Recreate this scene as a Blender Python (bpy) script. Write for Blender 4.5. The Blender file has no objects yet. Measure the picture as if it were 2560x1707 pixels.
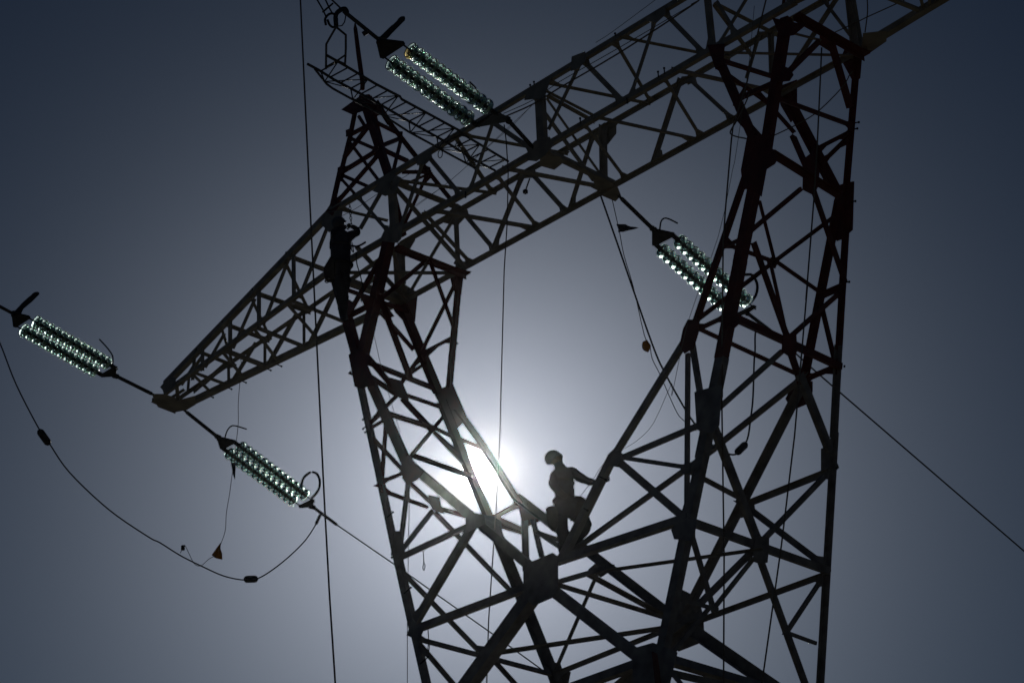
import bpy, bmesh, math, random
from mathutils import Vector, Matrix

# Tower axes: X along the crossbeam, Y along the line, Z up; metres; ground at z = 0.
CAM_LOC = (19.893, -21.027, 1.6)
CAM_AXES = ((0.696153, 0.71655, -0.043902), (0.354415, -0.289857, 0.889029), (0.624309, -0.63446, -0.45574))  # right, up, back
LENS = 78.388
SUN_DIR = (-0.654579, 0.639872, 0.402604)
ZB = 19.679

sc = bpy.context.scene
COL = bpy.context.collection
random.seed(4)

# ------------------------------------------------------------------ camera
cd = bpy.data.cameras.new('camera')
cam = bpy.data.objects.new('camera', cd)
COL.objects.link(cam)
r_, u_, b_ = [Vector(v) for v in CAM_AXES]
cam.matrix_world = Matrix(((r_.x, u_.x, b_.x, CAM_LOC[0]), (r_.y, u_.y, b_.y, CAM_LOC[1]),
                           (r_.z, u_.z, b_.z, CAM_LOC[2]), (0, 0, 0, 1)))
cd.lens = LENS
cd.sensor_width = 36
cd.clip_end = 6000
sc.camera = cam

# ------------------------------------------------------------------ sky
sun_v = Vector(SUN_DIR).normalized()
w = bpy.data.worlds.new('World')
sc.world = w
w.use_nodes = True
nt = w.node_tree
L = nt.links.new
sky = nt.nodes.new('ShaderNodeTexSky')
sky.sky_type = 'NISHITA'
sky.sun_disc = False
sky.sun_elevation = math.asin(sun_v.z)
sky.sun_rotation = math.atan2(sun_v.x, sun_v.y)
sky.dust_density = 1.0


def wm(op, a, b=None, c=None):
    n = nt.nodes.new('ShaderNodeMath')
    n.operation = op
    for i, v in enumerate((a, b, c)):
        if v is None:
            continue
        if isinstance(v, (int, float)):
            n.inputs[i].default_value = v
        else:
            L(v, n.inputs[i])
    return n.outputs[0]


tc = nt.nodes.new('ShaderNodeTexCoord')
dot = nt.nodes.new('ShaderNodeVectorMath')
dot.operation = 'DOT_PRODUCT'
nrm = nt.nodes.new('ShaderNodeVectorMath')
nrm.operation = 'NORMALIZE'
L(tc.outputs['Generated'], nrm.inputs[0])
L(nrm.outputs[0], dot.inputs[0])
dot.inputs[1].default_value = sun_v
ang = wm('ARCCOSINE', wm('MINIMUM', dot.outputs['Value'], 1.0))
# the bright ring of sky round the sun, and the sun itself
sepz = nt.nodes.new('ShaderNodeSeparateXYZ')
L(nrm.outputs[0], sepz.inputs[0])
core = wm('SUBTRACT', 1.0, wm('MULTIPLY', wm('EXPONENT', wm('MULTIPLY', wm('POWER', wm('DIVIDE', ang, 0.025), 2.0), -1.0)), 0.45))
low = wm('MAXIMUM', wm('SUBTRACT', 1.0, wm('MULTIPLY', wm('SUBTRACT', sepz.outputs['Z'], sun_v.z), 2.2)), 0.0)   # thicker air lower down
aur = wm('ADD', wm('MULTIPLY', wm('MULTIPLY', wm('EXPONENT', wm('MULTIPLY', ang, -1 / 0.063)), 26.0), wm('MULTIPLY', low, core)),
         wm('MULTIPLY', wm('EXPONENT', wm('MULTIPLY', ang, -1 / 0.012)), 0.2))
disc = wm('MULTIPLY', wm('EXPONENT', wm('MULTIPLY', wm('POWER', wm('DIVIDE', ang, 0.0033), 2.0), -1.0)), 145000.0)
glow = nt.nodes.new('ShaderNodeVectorMath')
glow.operation = 'SCALE'
glow.inputs[0].default_value = (0.93, 0.975, 1.12)
L(aur, glow.inputs['Scale'])
disv = nt.nodes.new('ShaderNodeVectorMath')
disv.operation = 'SCALE'
disv.inputs[0].default_value = (1.0, 0.97, 0.92)
L(disc, disv.inputs['Scale'])
tint = nt.nodes.new('ShaderNodeVectorMath')
tint.operation = 'MULTIPLY'
L(sky.outputs[0], tint.inputs[0])
tint.inputs[1].default_value = (0.44, 0.78, 1.38)
add1 = nt.nodes.new('ShaderNodeVectorMath')
add1.operation = 'ADD'
L(glow.outputs[0], add1.inputs[0])
L(disv.outputs[0], add1.inputs[1])
bg = nt.nodes['Background']
L(tint.outputs[0], bg.inputs['Color'])
bg.inputs['Strength'].default_value = 0.1
bg2 = nt.nodes.new('ShaderNodeBackground')
L(add1.outputs[0], bg2.inputs['Color'])
bg2.inputs['Strength'].default_value = 1.0
mixs = nt.nodes.new('ShaderNodeAddShader')
L(bg.outputs[0], mixs.inputs[0])
L(bg2.outputs[0], mixs.inputs[1])
L(mixs.outputs[0], nt.nodes['World Output'].inputs['Surface'])

# ------------------------------------------------------------------ sun
sd_ = bpy.data.lights.new('sun', 'SUN')
sd_.energy = 5.0
sd_.angle = math.radians(0.53)
sd_.color = (1.0, 0.96, 0.9)
so = bpy.data.objects.new('sun', sd_)
so.rotation_euler = sun_v.to_track_quat('Z', 'Y').to_euler()
so.location = sun_v * 80
COL.objects.link(so)

sc.view_settings.view_transform = 'Standard'
sc.view_settings.look = 'None'
sc.view_settings.gamma = 1
sc.view_settings.exposure = -5.0
sc.render.engine = 'CYCLES'
sc.cycles.transmission_bounces = 16
sc.cycles.max_bounces = 20
sc.cycles.sample_clamp_indirect = 0
sc.cycles.caustics_refractive = True
sc.cycles.caustics_reflective = True
sc.cycles.transparent_max_bounces = 16

# ------------------------------------------------------------------ materials


def material(name, col, rough=0.6, metal=0.0, var=0.25, scale=6.0, bump=0.0, **kw):
    m = bpy.data.materials.new(name)
    m.use_nodes = True
    t = m.node_tree
    p = t.nodes['Principled BSDF']
    p.inputs['Roughness'].default_value = rough
    p.inputs['Metallic'].default_value = metal
    n = t.nodes.new('ShaderNodeTexNoise')
    n.inputs['Scale'].default_value = scale
    n.inputs['Detail'].default_value = 6
    tcn = t.nodes.new('ShaderNodeTexCoord')
    t.links.new(tcn.outputs['Object'], n.inputs['Vector'])
    cr = t.nodes.new('ShaderNodeValToRGB')
    cr.color_ramp.elements[0].position = 0.3
    cr.color_ramp.elements[1].position = 0.7
    cr.color_ramp.elements[0].color = tuple(c * (1 - var) for c in col) + (1,)
    cr.color_ramp.elements[1].color = tuple(min(1, c * (1 + var)) for c in col) + (1,)
    t.links.new(n.outputs['Fac'], cr.inputs['Fac'])
    t.links.new(cr.outputs['Color'], p.inputs['Base Color'])
    if bump:
        b = t.nodes.new('ShaderNodeBump')
        b.inputs['Strength'].default_value = bump
        b.inputs['Distance'].default_value = 0.004
        t.links.new(n.outputs['Fac'], b.inputs['Height'])
        t.links.new(b.outputs['Normal'], p.inputs['Normal'])
    for k, v in kw.items():
        p.inputs[k].default_value = v
    return m


M_STEEL = material('weathered_galvanised_steel', (0.30, 0.285, 0.26), 0.6, 0.15, 0.35, 5, 0.3)
M_WHITE = material('grimy_white_tower_paint', (0.38, 0.355, 0.285), 0.6, 0.0, 0.3, 4, 0.25)
M_RED = material('faded_red_tower_paint', (0.16, 0.027, 0.02), 0.6, 0.0, 0.35, 4, 0.25)
M_FIT = material('dark_fitting_steel', (0.05, 0.05, 0.05), 0.5, 0.6, 0.3, 12)
M_ALU = material('aluminium_tube', (0.10, 0.10, 0.105), 0.45, 0.5, 0.2, 12)
M_WIRE = material('stranded_aluminium_wire', (0.16, 0.16, 0.17), 0.5, 0.6, 0.3, 40)
M_ROPE = material('grubby_climbing_rope', (0.22, 0.19, 0.15), 0.9, 0.0, 0.3, 60)
M_BLACK = material('black_rubber', (0.02, 0.02, 0.02), 0.6)
M_FLAGD = material('dark_blue_pennant_cloth', (0.03, 0.03, 0.05), 0.8, 0.0, 0.15, 20)
M_SKIN = material('weathered_skin', (0.15, 0.09, 0.06), 0.5, 0, 0.1, 20)
M_JACKET = material('navy_work_jacket', (0.035, 0.04, 0.06), 0.85, 0, 0.3, 14, 0.5)
M_TROUSER = material('charcoal_work_trousers', (0.03, 0.03, 0.032), 0.85, 0, 0.3, 14, 0.5)
M_BOOT = material('black_leather_boots', (0.02, 0.017, 0.015), 0.5)
M_HELM = material('grey_helmet_shell', (0.10, 0.10, 0.105), 0.42, 0, 0.04, 10)
M_HARN = material('dark_harness_webbing', (0.03, 0.03, 0.035), 0.8, 0, 0.2, 30)
M_BAG = material('canvas_tool_bag', (0.07, 0.055, 0.04), 0.9, 0, 0.3, 20, 0.4)
M_GRASS = material('dry_pale_ground', (0.27, 0.24, 0.17), 0.95, 0, 0.4, 0.35, 0.6)


GR = 0.19


def cloth(name, col):
    m = bpy.data.materials.new(name)
    m.use_nodes = True
    t = m.node_tree
    p = t.nodes['Principled BSDF']
    p.inputs['Base Color'].default_value = col + (1,)
    p.inputs['Roughness'].default_value = 0.8
    tr = t.nodes.new('ShaderNodeBsdfTranslucent')
    n = t.nodes.new('ShaderNodeTexNoise')
    n.inputs['Scale'].default_value = 25
    cr = t.nodes.new('ShaderNodeValToRGB')
    cr.color_ramp.elements[0].color = tuple(c * 0.7 for c in col) + (1,)
    cr.color_ramp.elements[1].color = tuple(min(1, c * 1.1) for c in col) + (1,)
    t.links.new(n.outputs['Fac'], cr.inputs['Fac'])
    t.links.new(cr.outputs['Color'], tr.inputs['Color'])
    mx = t.nodes.new('ShaderNodeMixShader')
    mx.inputs[0].default_value = 0.6
    t.links.new(p.outputs[0], mx.inputs[1])
    t.links.new(tr.outputs[0], mx.inputs[2])
    t.links.new(mx.outputs[0], t.nodes['Material Output'].inputs['Surface'])
    return m


M_FLAG = cloth('orange_pennant_cloth', (0.50, 0.29, 0.04))


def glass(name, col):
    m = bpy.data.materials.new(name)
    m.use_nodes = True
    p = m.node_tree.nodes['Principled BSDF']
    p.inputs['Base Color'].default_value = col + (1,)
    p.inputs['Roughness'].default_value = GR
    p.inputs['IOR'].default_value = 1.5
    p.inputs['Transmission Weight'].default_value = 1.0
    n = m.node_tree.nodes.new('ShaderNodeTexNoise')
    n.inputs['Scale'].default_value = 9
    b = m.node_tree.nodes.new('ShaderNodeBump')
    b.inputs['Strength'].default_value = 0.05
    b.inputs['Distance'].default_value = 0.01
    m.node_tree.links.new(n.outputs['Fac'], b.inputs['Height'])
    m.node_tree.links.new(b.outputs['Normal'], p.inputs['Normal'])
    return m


M_GLASS = glass('toughened_green_glass', (0.76, 0.98, 0.89))
M_AMBER_REFLECTION = glass('amber_reflection_glass', (0.93, 0.74, 0.30))  # an amber reflection put into the glass colour

# ------------------------------------------------------------------ survey of the tower, in metres
MEMBERS = [
    ('beam', 'chord', (-4.95, 0.0, 20.843), (5.0, 0.0, 20.843), 0.086, (-0.0, -1.0, -0.0), 24473, (0.0, 0.0, -1.0), 0.073, (), ()),
    ('beam', 'chord', (-4.95, 0.0, 19.713), (5.0, 0.0, 19.713), 0.092, (-0.0, -1.0, -0.0), 26659, (0.0, 0.0, -1.0), 0.078, (), ()),
    ('beam', 'chord', (-4.95, 1.655, 19.654), (5.0, 1.655, 19.654), 0.076, (0.0, 1.0, 0.0), 20878, (0.0, 0.0, 1.0), 0.064, (), ()),
    ('beam', 'chord', (-4.95, 1.655, 20.783), (5.0, 1.655, 20.783), 0.074, (0.0, 1.0, 0.0), 20081, (0.0, 0.0, 1.0), 0.063, (), ()),
    ('beam', 'post', (0.003, 0.0, 20.843), (-0.009, 0.0, 19.644), 0.15, (-0.0, -1.0, -0.0), 4378, (1.0, -0.0, -0.01), 0.097, (1.0, 0.0, 0.0), (1.0, 0.0, 0.0)),
    ('beam', 'post', (-3.462, 0.0, 20.532), (-3.421, 0.0, 19.704), 0.132, (-0.0, -1.0, -0.0), 2519, (0.999, -0.0, 0.05), 0.086, (), (1.0, 0.0, 0.0)),
    ('beam', 'post', (3.44, 0.0, 20.843), (3.442, 0.0, 19.713), 0.092, (-0.0, -1.0, -0.0), 2355, (1.0, -0.0, 0.002), 0.06, (1.0, 0.0, 0.0), (1.0, 0.0, 0.0)),
    ('beam', 'post', (-4.92, 0.0, 19.679), (-4.92, 0.0, 20.809), 0.104, (-0.0, -1.0, -0.0), 2618, (1.0, 0.0, 0.0), 0.068, (-0.993, 0.116, 0.0), (0.047, -0.261, -0.964)),
    ('beam', 'post', (4.901, 0.0, 19.679), (4.901, 0.0, 20.843), 0.083, (-0.0, -1.0, -0.0), 2956, (1.0, 0.0, 0.0), 0.054, (1.0, 0.0, 0.0), (1.0, 0.0, 0.0)),
    ('beam', 'brace', (-0.96, 0.0, 20.843), (-1.629, 0.0, 19.713), 0.051, (-0.0, -1.0, -0.0), 1533, (0.86, -0.0, -0.51), 0.033, (1.0, 0.0, 0.0), (1.0, 0.0, 0.0)),
    ('beam', 'brace', (-1.01, 0.0, 20.669), (-0.132, 0.0, 19.713), 0.074, (-0.0, -1.0, -0.0), 1380, (0.736, -0.0, 0.677), 0.048, (), (1.0, 0.0, 0.0)),
    ('beam', 'brace', (-2.579, 0.0, 20.843), (-1.797, 0.0, 19.68), 0.064, (-0.0, -1.0, -0.0), 1360, (0.83, -0.0, 0.558), 0.042, (1.0, 0.0, 0.0), (1.0, 0.0, 0.0)),
    ('beam', 'brace', (-2.626, 0.0, 20.843), (-3.303, -0.0, 19.713), 0.056, (-0.0, -1.0, -0.0), 1595, (0.858, -0.0, -0.514), 0.037, (1.0, 0.0, 0.0), (1.0, 0.0, 0.0)),
    ('beam', 'brace', (-3.525, -0.0, 20.843), (-4.266, 0.0, 20.212), 0.064, (-0.0, -1.0, -0.0), 1101, (0.649, -0.0, -0.761), 0.041, (1.0, 0.0, 0.0), ()),
    ('beam', 'brace', (-4.296, 0.0, 20.843), (-3.527, 0.0, 19.798), 0.052, (-0.0, -1.0, -0.0), 930, (0.805, -0.0, 0.593), 0.034, (1.0, 0.0, 0.0), (-0.235, -0.092, -0.968)),
    ('beam', 'brace', (0.932, 0.0, 20.843), (0.152, 0.0, 19.981), 0.05, (-0.0, -1.0, -0.0), 1430, (0.741, -0.0, -0.671), 0.032, (1.0, 0.0, 0.0), ()),
    ('beam', 'brace', (0.947, 0.0, 20.843), (1.693, 0.0, 19.713), 0.073, (-0.0, -1.0, -0.0), 1714, (0.835, -0.0, 0.551), 0.047, (1.0, 0.0, 0.0), (1.0, 0.0, 0.0)),
    ('beam', 'brace', (2.512, 0.0, 20.843), (1.86, 0.0, 19.713), 0.047, (-0.0, -1.0, -0.0), 1700, (0.866, -0.0, -0.5), 0.031, (1.0, 0.0, 0.0), (1.0, 0.0, 0.0)),
    ('beam', 'brace', (2.613, 0.0, 20.843), (3.311, 0.0, 19.713), 0.068, (-0.0, -1.0, -0.0), 1651, (0.851, -0.0, 0.525), 0.044, (1.0, 0.0, 0.0), (1.0, 0.0, 0.0)),
    ('beam', 'brace', (4.177, 0.0, 20.25), (3.527, 0.0, 19.713), 0.043, (-0.0, -1.0, -0.0), 958, (0.637, -0.0, -0.771), 0.028, (), (1.0, 0.0, 0.0)),
    ('beam', 'brace', (3.641, 0.0, 20.449), (3.936, 0.0, 19.713), 0.042, (-0.0, -1.0, -0.0), 724, (0.928, -0.0, 0.372), 0.027, (), (1.0, 0.0, 0.0)),
    ('beam', 'brace', (1.69, -0.005, 20.809), (0.9, 1.657, 20.809), 0.048, (0.0, 0.0, 1.0), 1575, (-0.903, -0.429, 0.0), 0.031, (1.0, 0.0, 0.0), (1.0, 0.0, 0.0)),
    ('beam', 'brace', (1.83, -0.063, 20.809), (2.537, 1.655, 20.809), 0.043, (0.0, 0.0, 1.0), 2196, (-0.925, 0.38, -0.0), 0.028, (1.0, 0.0, 0.0), (1.0, 0.0, 0.0)),
    ('beam', 'brace', (0.226, 0.0, 20.809), (0.87, 1.671, 20.809), 0.048, (0.0, 0.0, 1.0), 1941, (-0.933, 0.36, -0.0), 0.031, (1.0, 0.0, 0.0), (1.0, 0.0, 0.0)),
    ('beam', 'brace', (3.287, 0.423, 20.809), (2.782, 1.894, 20.809), 0.056, (0.0, 0.0, 1.0), 1729, (-0.946, -0.324, 0.0), 0.037, (), ()),
    ('beam', 'brace', (-1.694, -0.068, 20.809), (-0.982, 1.704, 20.809), 0.05, (0.0, 0.0, 1.0), 2316, (-0.928, 0.373, -0.0), 0.033, (1.0, 0.0, 0.0), (1.0, 0.0, 0.0)),
    ('beam', 'brace', (-3.417, 0.0, 20.809), (-2.61, 1.655, 20.809), 0.053, (0.0, 0.0, 1.0), 2120, (-0.899, 0.438, -0.0), 0.034, (1.0, 0.0, 0.0), (1.0, 0.0, 0.0)),
    ('beam', 'brace', (-1.777, -0.091, 20.809), (-2.692, 1.655, 20.809), 0.063, (0.0, 0.0, 1.0), 1900, (-0.886, -0.464, 0.0), 0.041, (1.0, 0.0, 0.0), (1.0, 0.0, 0.0)),
    ('beam', 'brace', (-3.438, 0.0, 20.809), (-3.367, 1.431, 20.809), 0.09, (0.0, 0.0, 1.0), 2294, (-0.999, 0.049, -0.0), 0.059, (1.0, 0.0, 0.0), ()),
    ('beam', 'brace', (0.092, 0.0, 20.809), (0.087, 1.275, 20.809), 0.041, (0.0, 0.0, 1.0), 1043, (-1.0, -0.003, 0.0), 0.027, (1.0, 0.0, 0.0), ()),
    ('beam', 'brace', (-0.013, 0.263, 20.809), (-0.054, 1.379, 20.809), 0.057, (0.0, 0.0, 1.0), 1357, (-0.999, -0.037, 0.0), 0.037, (), ()),
    ('beam', 'brace', (3.322, 0.39, 20.809), (3.406, 1.752, 20.809), 0.051, (0.0, 0.0, 1.0), 1722, (-0.998, 0.062, -0.0), 0.033, (), (1.0, 0.0, 0.0)),
    ('beam', 'brace', (-4.688, -0.0, 20.809), (-4.456, 0.869, 20.809), 0.047, (0.0, 0.0, 1.0), 750, (-0.966, 0.258, -0.0), 0.031, (1.0, 0.0, 0.0), ()),
    ('beam', 'brace', (-3.4, -0.048, 20.637), (-3.4, 1.619, 19.596), 0.071, (-1.0, -0.0, -0.0), 2898, (0.0, 0.53, 0.848), 0.046, (0.471, -0.231, -0.851), (1.0, 0.0, 0.0)),
    ('beam', 'brace', (0.02, 0.13, 20.479), (0.02, 1.212, 19.615), 0.06, (1.0, 0.0, 0.0), 2230, (0.0, -0.624, -0.781), 0.039, (), ()),
    ('beam', 'brace', (0.02, 0.255, 20.734), (0.02, 1.416, 19.773), 0.037, (1.0, 0.0, 0.0), 1504, (0.0, -0.638, -0.77), 0.024, (), ()),
    ('beam', 'brace', (-4.9, 0.466, 20.257), (-4.9, 1.616, 19.587), 0.072, (-1.0, -0.0, -0.0), 1922, (0.0, 0.503, 0.864), 0.047, (), (1.0, 0.0, 0.0)),
    ('beam', 'post', (-0.09, 1.655, 20.848), (-0.17, 1.655, 19.654), 0.113, (0.0, 1.0, 0.0), 3410, (-0.998, 0.0, 0.067), 0.074, (1.0, 0.0, 0.0), (1.0, 0.0, 0.0)),
    ('beam', 'post', (-3.544, 1.655, 20.783), (-3.54, 1.655, 19.654), 0.074, (0.0, 1.0, 0.0), 1595, (-1.0, 0.0, -0.004), 0.048, (1.0, 0.0, 0.0), (1.0, 0.0, 0.0)),
    ('beam', 'post', (-5.017, 1.655, 20.753), (-4.985, 1.655, 19.926), 0.129, (0.0, 1.0, 0.0), 2215, (-0.999, 0.0, -0.039), 0.084, (-0.985, -0.072, -0.155), ()),
    ('beam', 'post', (3.381, 1.655, 20.833), (3.313, 1.655, 20.061), 0.079, (0.0, 1.0, 0.0), 1776, (-0.996, -0.0, 0.087), 0.051, (1.0, 0.0, 0.0), ()),
    ('beam', 'post', (4.852, 1.655, 20.783), (4.822, 1.655, 19.654), 0.1, (0.0, 1.0, 0.0), 2416, (-1.0, -0.0, 0.026), 0.065, (1.0, 0.0, 0.0), (1.0, 0.0, 0.0)),
    ('beam', 'brace', (4.911, 1.655, 20.783), (4.943, 1.655, 19.679), 0.054, (0.0, 1.0, 0.0), 1190, (-1.0, 0.0, -0.03), 0.035, (1.0, 0.0, 0.0), (0.999, -0.051, 0.0)),
    ('beam', 'brace', (-3.529, 1.655, 20.783), (-4.862, 1.655, 19.677), 0.052, (0.0, 1.0, 0.0), 1696, (-0.639, -0.0, 0.77), 0.034, (1.0, 0.0, 0.0), (-0.998, -0.067, 0.0)),
    ('beam', 'brace', (-1.924, 1.655, 20.783), (-2.726, 1.655, 19.654), 0.075, (0.0, 1.0, 0.0), 2379, (-0.815, -0.0, 0.579), 0.048, (1.0, 0.0, 0.0), (1.0, 0.0, 0.0)),
    ('beam', 'brace', (-1.786, 1.655, 20.783), (-1.018, 1.655, 19.654), 0.069, (0.0, 1.0, 0.0), 1304, (-0.827, 0.0, -0.562), 0.045, (1.0, 0.0, 0.0), (1.0, 0.0, 0.0)),
    ('beam', 'brace', (-0.328, 1.655, 20.783), (-0.956, 1.655, 19.654), 0.066, (0.0, 1.0, 0.0), 2040, (-0.874, -0.0, 0.486), 0.043, (1.0, 0.0, 0.0), (1.0, 0.0, 0.0)),
    ('beam', 'brace', (1.575, 1.655, 20.874), (0.874, 1.655, 19.654), 0.08, (0.0, 1.0, 0.0), 2894, (-0.867, -0.0, 0.498), 0.052, (1.0, 0.0, 0.0), (1.0, 0.0, 0.0)),
    ('beam', 'brace', (1.733, 1.655, 20.783), (2.506, 1.655, 19.654), 0.059, (0.0, 1.0, 0.0), 1314, (-0.825, -0.0, -0.565), 0.038, (1.0, 0.0, 0.0), (1.0, 0.0, 0.0)),
    ('beam', 'brace', (-3.296, 1.655, 20.595), (-2.654, 1.655, 19.654), 0.067, (0.0, 1.0, 0.0), 1211, (-0.826, 0.0, -0.564), 0.044, (), (1.0, 0.0, 0.0)),
    ('beam', 'brace', (4.719, 1.655, 20.783), (3.593, 1.655, 19.902), 0.065, (0.0, 1.0, 0.0), 2649, (-0.616, -0.0, 0.788), 0.042, (1.0, 0.0, 0.0), ()),
    ('beam', 'brace', (4.362, 1.655, 20.859), (4.771, 1.655, 19.968), 0.046, (0.0, 1.0, 0.0), 1001, (-0.909, 0.0, -0.417), 0.03, (1.0, 0.0, 0.0), ()),
    ('beam', 'brace', (3.195, 1.655, 20.876), (2.844, 1.655, 20.211), 0.048, (0.0, 1.0, 0.0), 1000, (-0.884, -0.0, 0.467), 0.031, (1.0, 0.0, 0.0), ()),
    ('beam', 'brace', (-2.468, -0.0, 19.679), (-1.801, 1.658, 19.679), 0.069, (-0.0, -0.0, -1.0), 2937, (0.928, -0.373, -0.0), 0.045, (1.0, 0.0, 0.0), (1.0, 0.0, 0.0)),
    ('beam', 'brace', (-0.991, 0.0, 19.679), (-1.744, 1.655, 19.679), 0.054, (-0.0, -0.0, -1.0), 1372, (0.91, 0.414, -0.0), 0.035, (1.0, 0.0, 0.0), (1.0, 0.0, 0.0)),
    ('beam', 'brace', (-0.841, 0.0, 19.679), (-0.213, 1.655, 19.679), 0.067, (-0.0, -0.0, -1.0), 2741, (0.935, -0.355, -0.0), 0.043, (1.0, 0.0, 0.0), (1.0, 0.0, 0.0)),
    ('beam', 'brace', (-0.043, 0.0, 19.679), (-0.029, 1.655, 19.679), 0.107, (-0.0, -0.0, -1.0), 3065, (1.0, -0.009, -0.0), 0.069, (1.0, 0.0, 0.0), (1.0, 0.0, 0.0)),
    ('beam', 'brace', (1.112, -0.0, 19.679), (1.695, 1.655, 19.679), 0.049, (-0.0, -0.0, -1.0), 2253, (0.943, -0.332, 0.0), 0.032, (1.0, 0.0, 0.0), (1.0, 0.0, 0.0)),
    ('beam', 'brace', (2.538, -0.0, 19.679), (1.796, 1.655, 19.679), 0.046, (-0.0, -0.0, -1.0), 1498, (0.912, 0.409, -0.0), 0.03, (1.0, 0.0, 0.0), (1.0, 0.0, 0.0)),
    ('beam', 'brace', (2.7, -0.0, 19.679), (3.321, 1.656, 19.679), 0.061, (-0.0, -0.0, -1.0), 3045, (0.936, -0.351, -0.0), 0.039, (1.0, 0.0, 0.0), (1.0, 0.0, 0.0)),
    ('beam', 'brace', (0.922, -0.0, 19.679), (0.22, 1.655, 19.679), 0.045, (-0.0, -0.0, -1.0), 1424, (0.92, 0.391, -0.0), 0.029, (1.0, 0.0, 0.0), (1.0, 0.0, 0.0)),
    ('beam', 'brace', (-2.593, -0.055, 19.679), (-3.322, 1.658, 19.679), 0.056, (-0.0, -0.0, -1.0), 1685, (0.92, 0.392, -0.0), 0.036, (1.0, 0.0, 0.0), (1.0, 0.0, 0.0)),
    ('leg_left', 'brace', (-3.426, 0.112, 19.579), (-3.368, 1.655, 19.579), 0.12, (0.0, 0.0, 1.0), 3661, (-0.999, 0.038, -0.0), 0.078, (), (1.0, 0.0, 0.0)),
    ('leg_right', 'brace', (4.944, 0.101, 19.579), (4.971, 1.655, 19.579), 0.125, (0.0, 0.0, 1.0), 5124, (-1.0, 0.018, -0.0), 0.082, (), (1.0, 0.0, 0.0)),
    ('beam', 'brace', (-4.931, -0.014, 19.579), (-3.569, 1.655, 19.579), 0.058, (-0.0, -0.0, -1.0), 2729, (0.775, -0.632, -0.0), 0.038, (0.369, -0.088, -0.925), (1.0, 0.0, 0.0)),
    ('beam', 'brace', (-3.815, 0.375, 19.679), (-4.904, 1.655, 19.679), 0.064, (-0.0, -0.0, -1.0), 1167, (0.762, 0.648, -0.0), 0.042, (), (1.0, 0.0, 0.0)),
    ('beam', 'brace', (3.522, 0.0, 19.579), (4.827, 1.655, 19.579), 0.037, (-0.0, -0.0, -1.0), 2223, (0.785, -0.619, -0.0), 0.024, (0.323, -0.09, -0.942), (1.0, 0.0, 0.0)),
    ('beam', 'brace', (4.543, 0.48, 19.579), (4.707, 0.955, 19.579), 0.032, (-0.0, -0.0, -1.0), 435, (0.945, -0.327, -0.0), 0.021, (), ()),
    ('beam', 'brace', (-5.06, 0.054, 19.579), (-4.964, 1.655, 19.579), 0.14, (-0.0, -0.0, -1.0), 4038, (0.998, -0.06, -0.0), 0.091, (-0.993, 0.116, 0.0), (1.0, 0.0, 0.0)),
    ('arm_left', 'chord', (-4.911, 0.001, 20.874), (-10.499, 0.655, 19.909), 0.119, (-0.116, -0.993, 0.0), 13186, (0.168, -0.02, -0.986), 0.101, (), ()),
    ('arm_left', 'chord', (-4.896, 0.035, 19.679), (-10.464, 0.687, 19.679), 0.084, (-0.0, -0.0, -1.0), 8287, (-0.116, -0.993, 0.0), 0.072, (), ()),
    ('arm_left', 'chord', (-4.876, 1.689, 19.679), (-10.822, 1.288, 19.679), 0.114, (-0.0, -0.0, -1.0), 12966, (0.067, -0.998, 0.0), 0.097, (), ()),
    ('arm_left', 'chord', (-4.897, 1.655, 20.772), (-10.764, 1.227, 19.849), 0.061, (-0.073, 0.997, -0.0), 7695, (-0.155, -0.011, 0.988), 0.052, (), ()),
    ('arm_left', 'post', (-9.185, 0.502, 20.136), (-9.166, 0.499, 19.613), 0.065, (-0.116, -0.993, 0.0), 395, (0.992, -0.116, 0.038), 0.042, (-0.979, 0.115, -0.169), (-0.993, 0.116, 0.0)),
    ('arm_left', 'post', (-9.477, 0.536, 20.086), (-9.529, 0.542, 19.587), 0.059, (-0.116, -0.993, 0.0), 332, (0.988, -0.116, -0.104), 0.039, (-0.979, 0.115, -0.169), (-0.993, 0.116, 0.0)),
    ('arm_left', 'post', (-8.277, 0.395, 20.293), (-8.259, 0.393, 19.631), 0.07, (-0.116, -0.993, 0.0), 683, (0.993, -0.116, 0.027), 0.046, (-0.979, 0.115, -0.169), (-0.993, 0.116, 0.0)),
    ('arm_left', 'post', (-7.272, 0.278, 20.466), (-7.26, 0.276, 19.636), 0.069, (-0.116, -0.993, 0.0), 929, (0.993, -0.116, 0.015), 0.045, (-0.979, 0.115, -0.169), (-0.993, 0.116, 0.0)),
    ('arm_left', 'post', (-6.175, 0.149, 20.656), (-6.159, 0.147, 19.666), 0.067, (-0.116, -0.993, 0.0), 1202, (0.993, -0.116, 0.017), 0.044, (-0.979, 0.115, -0.169), (-0.993, 0.116, 0.0)),
    ('arm_left', 'brace', (-9.464, 0.534, 19.902), (-9.926, 0.588, 19.67), 0.052, (-0.116, -0.993, 0.0), 403, (0.445, -0.052, -0.894), 0.034, (), (-0.993, 0.116, 0.0)),
    ('arm_left', 'brace', (-8.394, 0.409, 20.047), (-9.046, 0.485, 19.645), 0.055, (-0.116, -0.993, 0.0), 718, (0.518, -0.061, -0.853), 0.036, (), (-0.993, 0.116, 0.0)),
    ('arm_left', 'brace', (-7.402, 0.293, 20.296), (-8.126, 0.378, 19.627), 0.058, (-0.116, -0.993, 0.0), 1089, (0.671, -0.079, -0.737), 0.038, (), (-0.993, 0.116, 0.0)),
    ('arm_left', 'brace', (-6.294, 0.163, 20.635), (-7.134, 0.262, 19.679), 0.06, (-0.116, -0.993, 0.0), 1331, (0.744, -0.087, -0.663), 0.039, (-0.979, 0.115, -0.169), (-0.993, 0.116, 0.0)),
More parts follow.
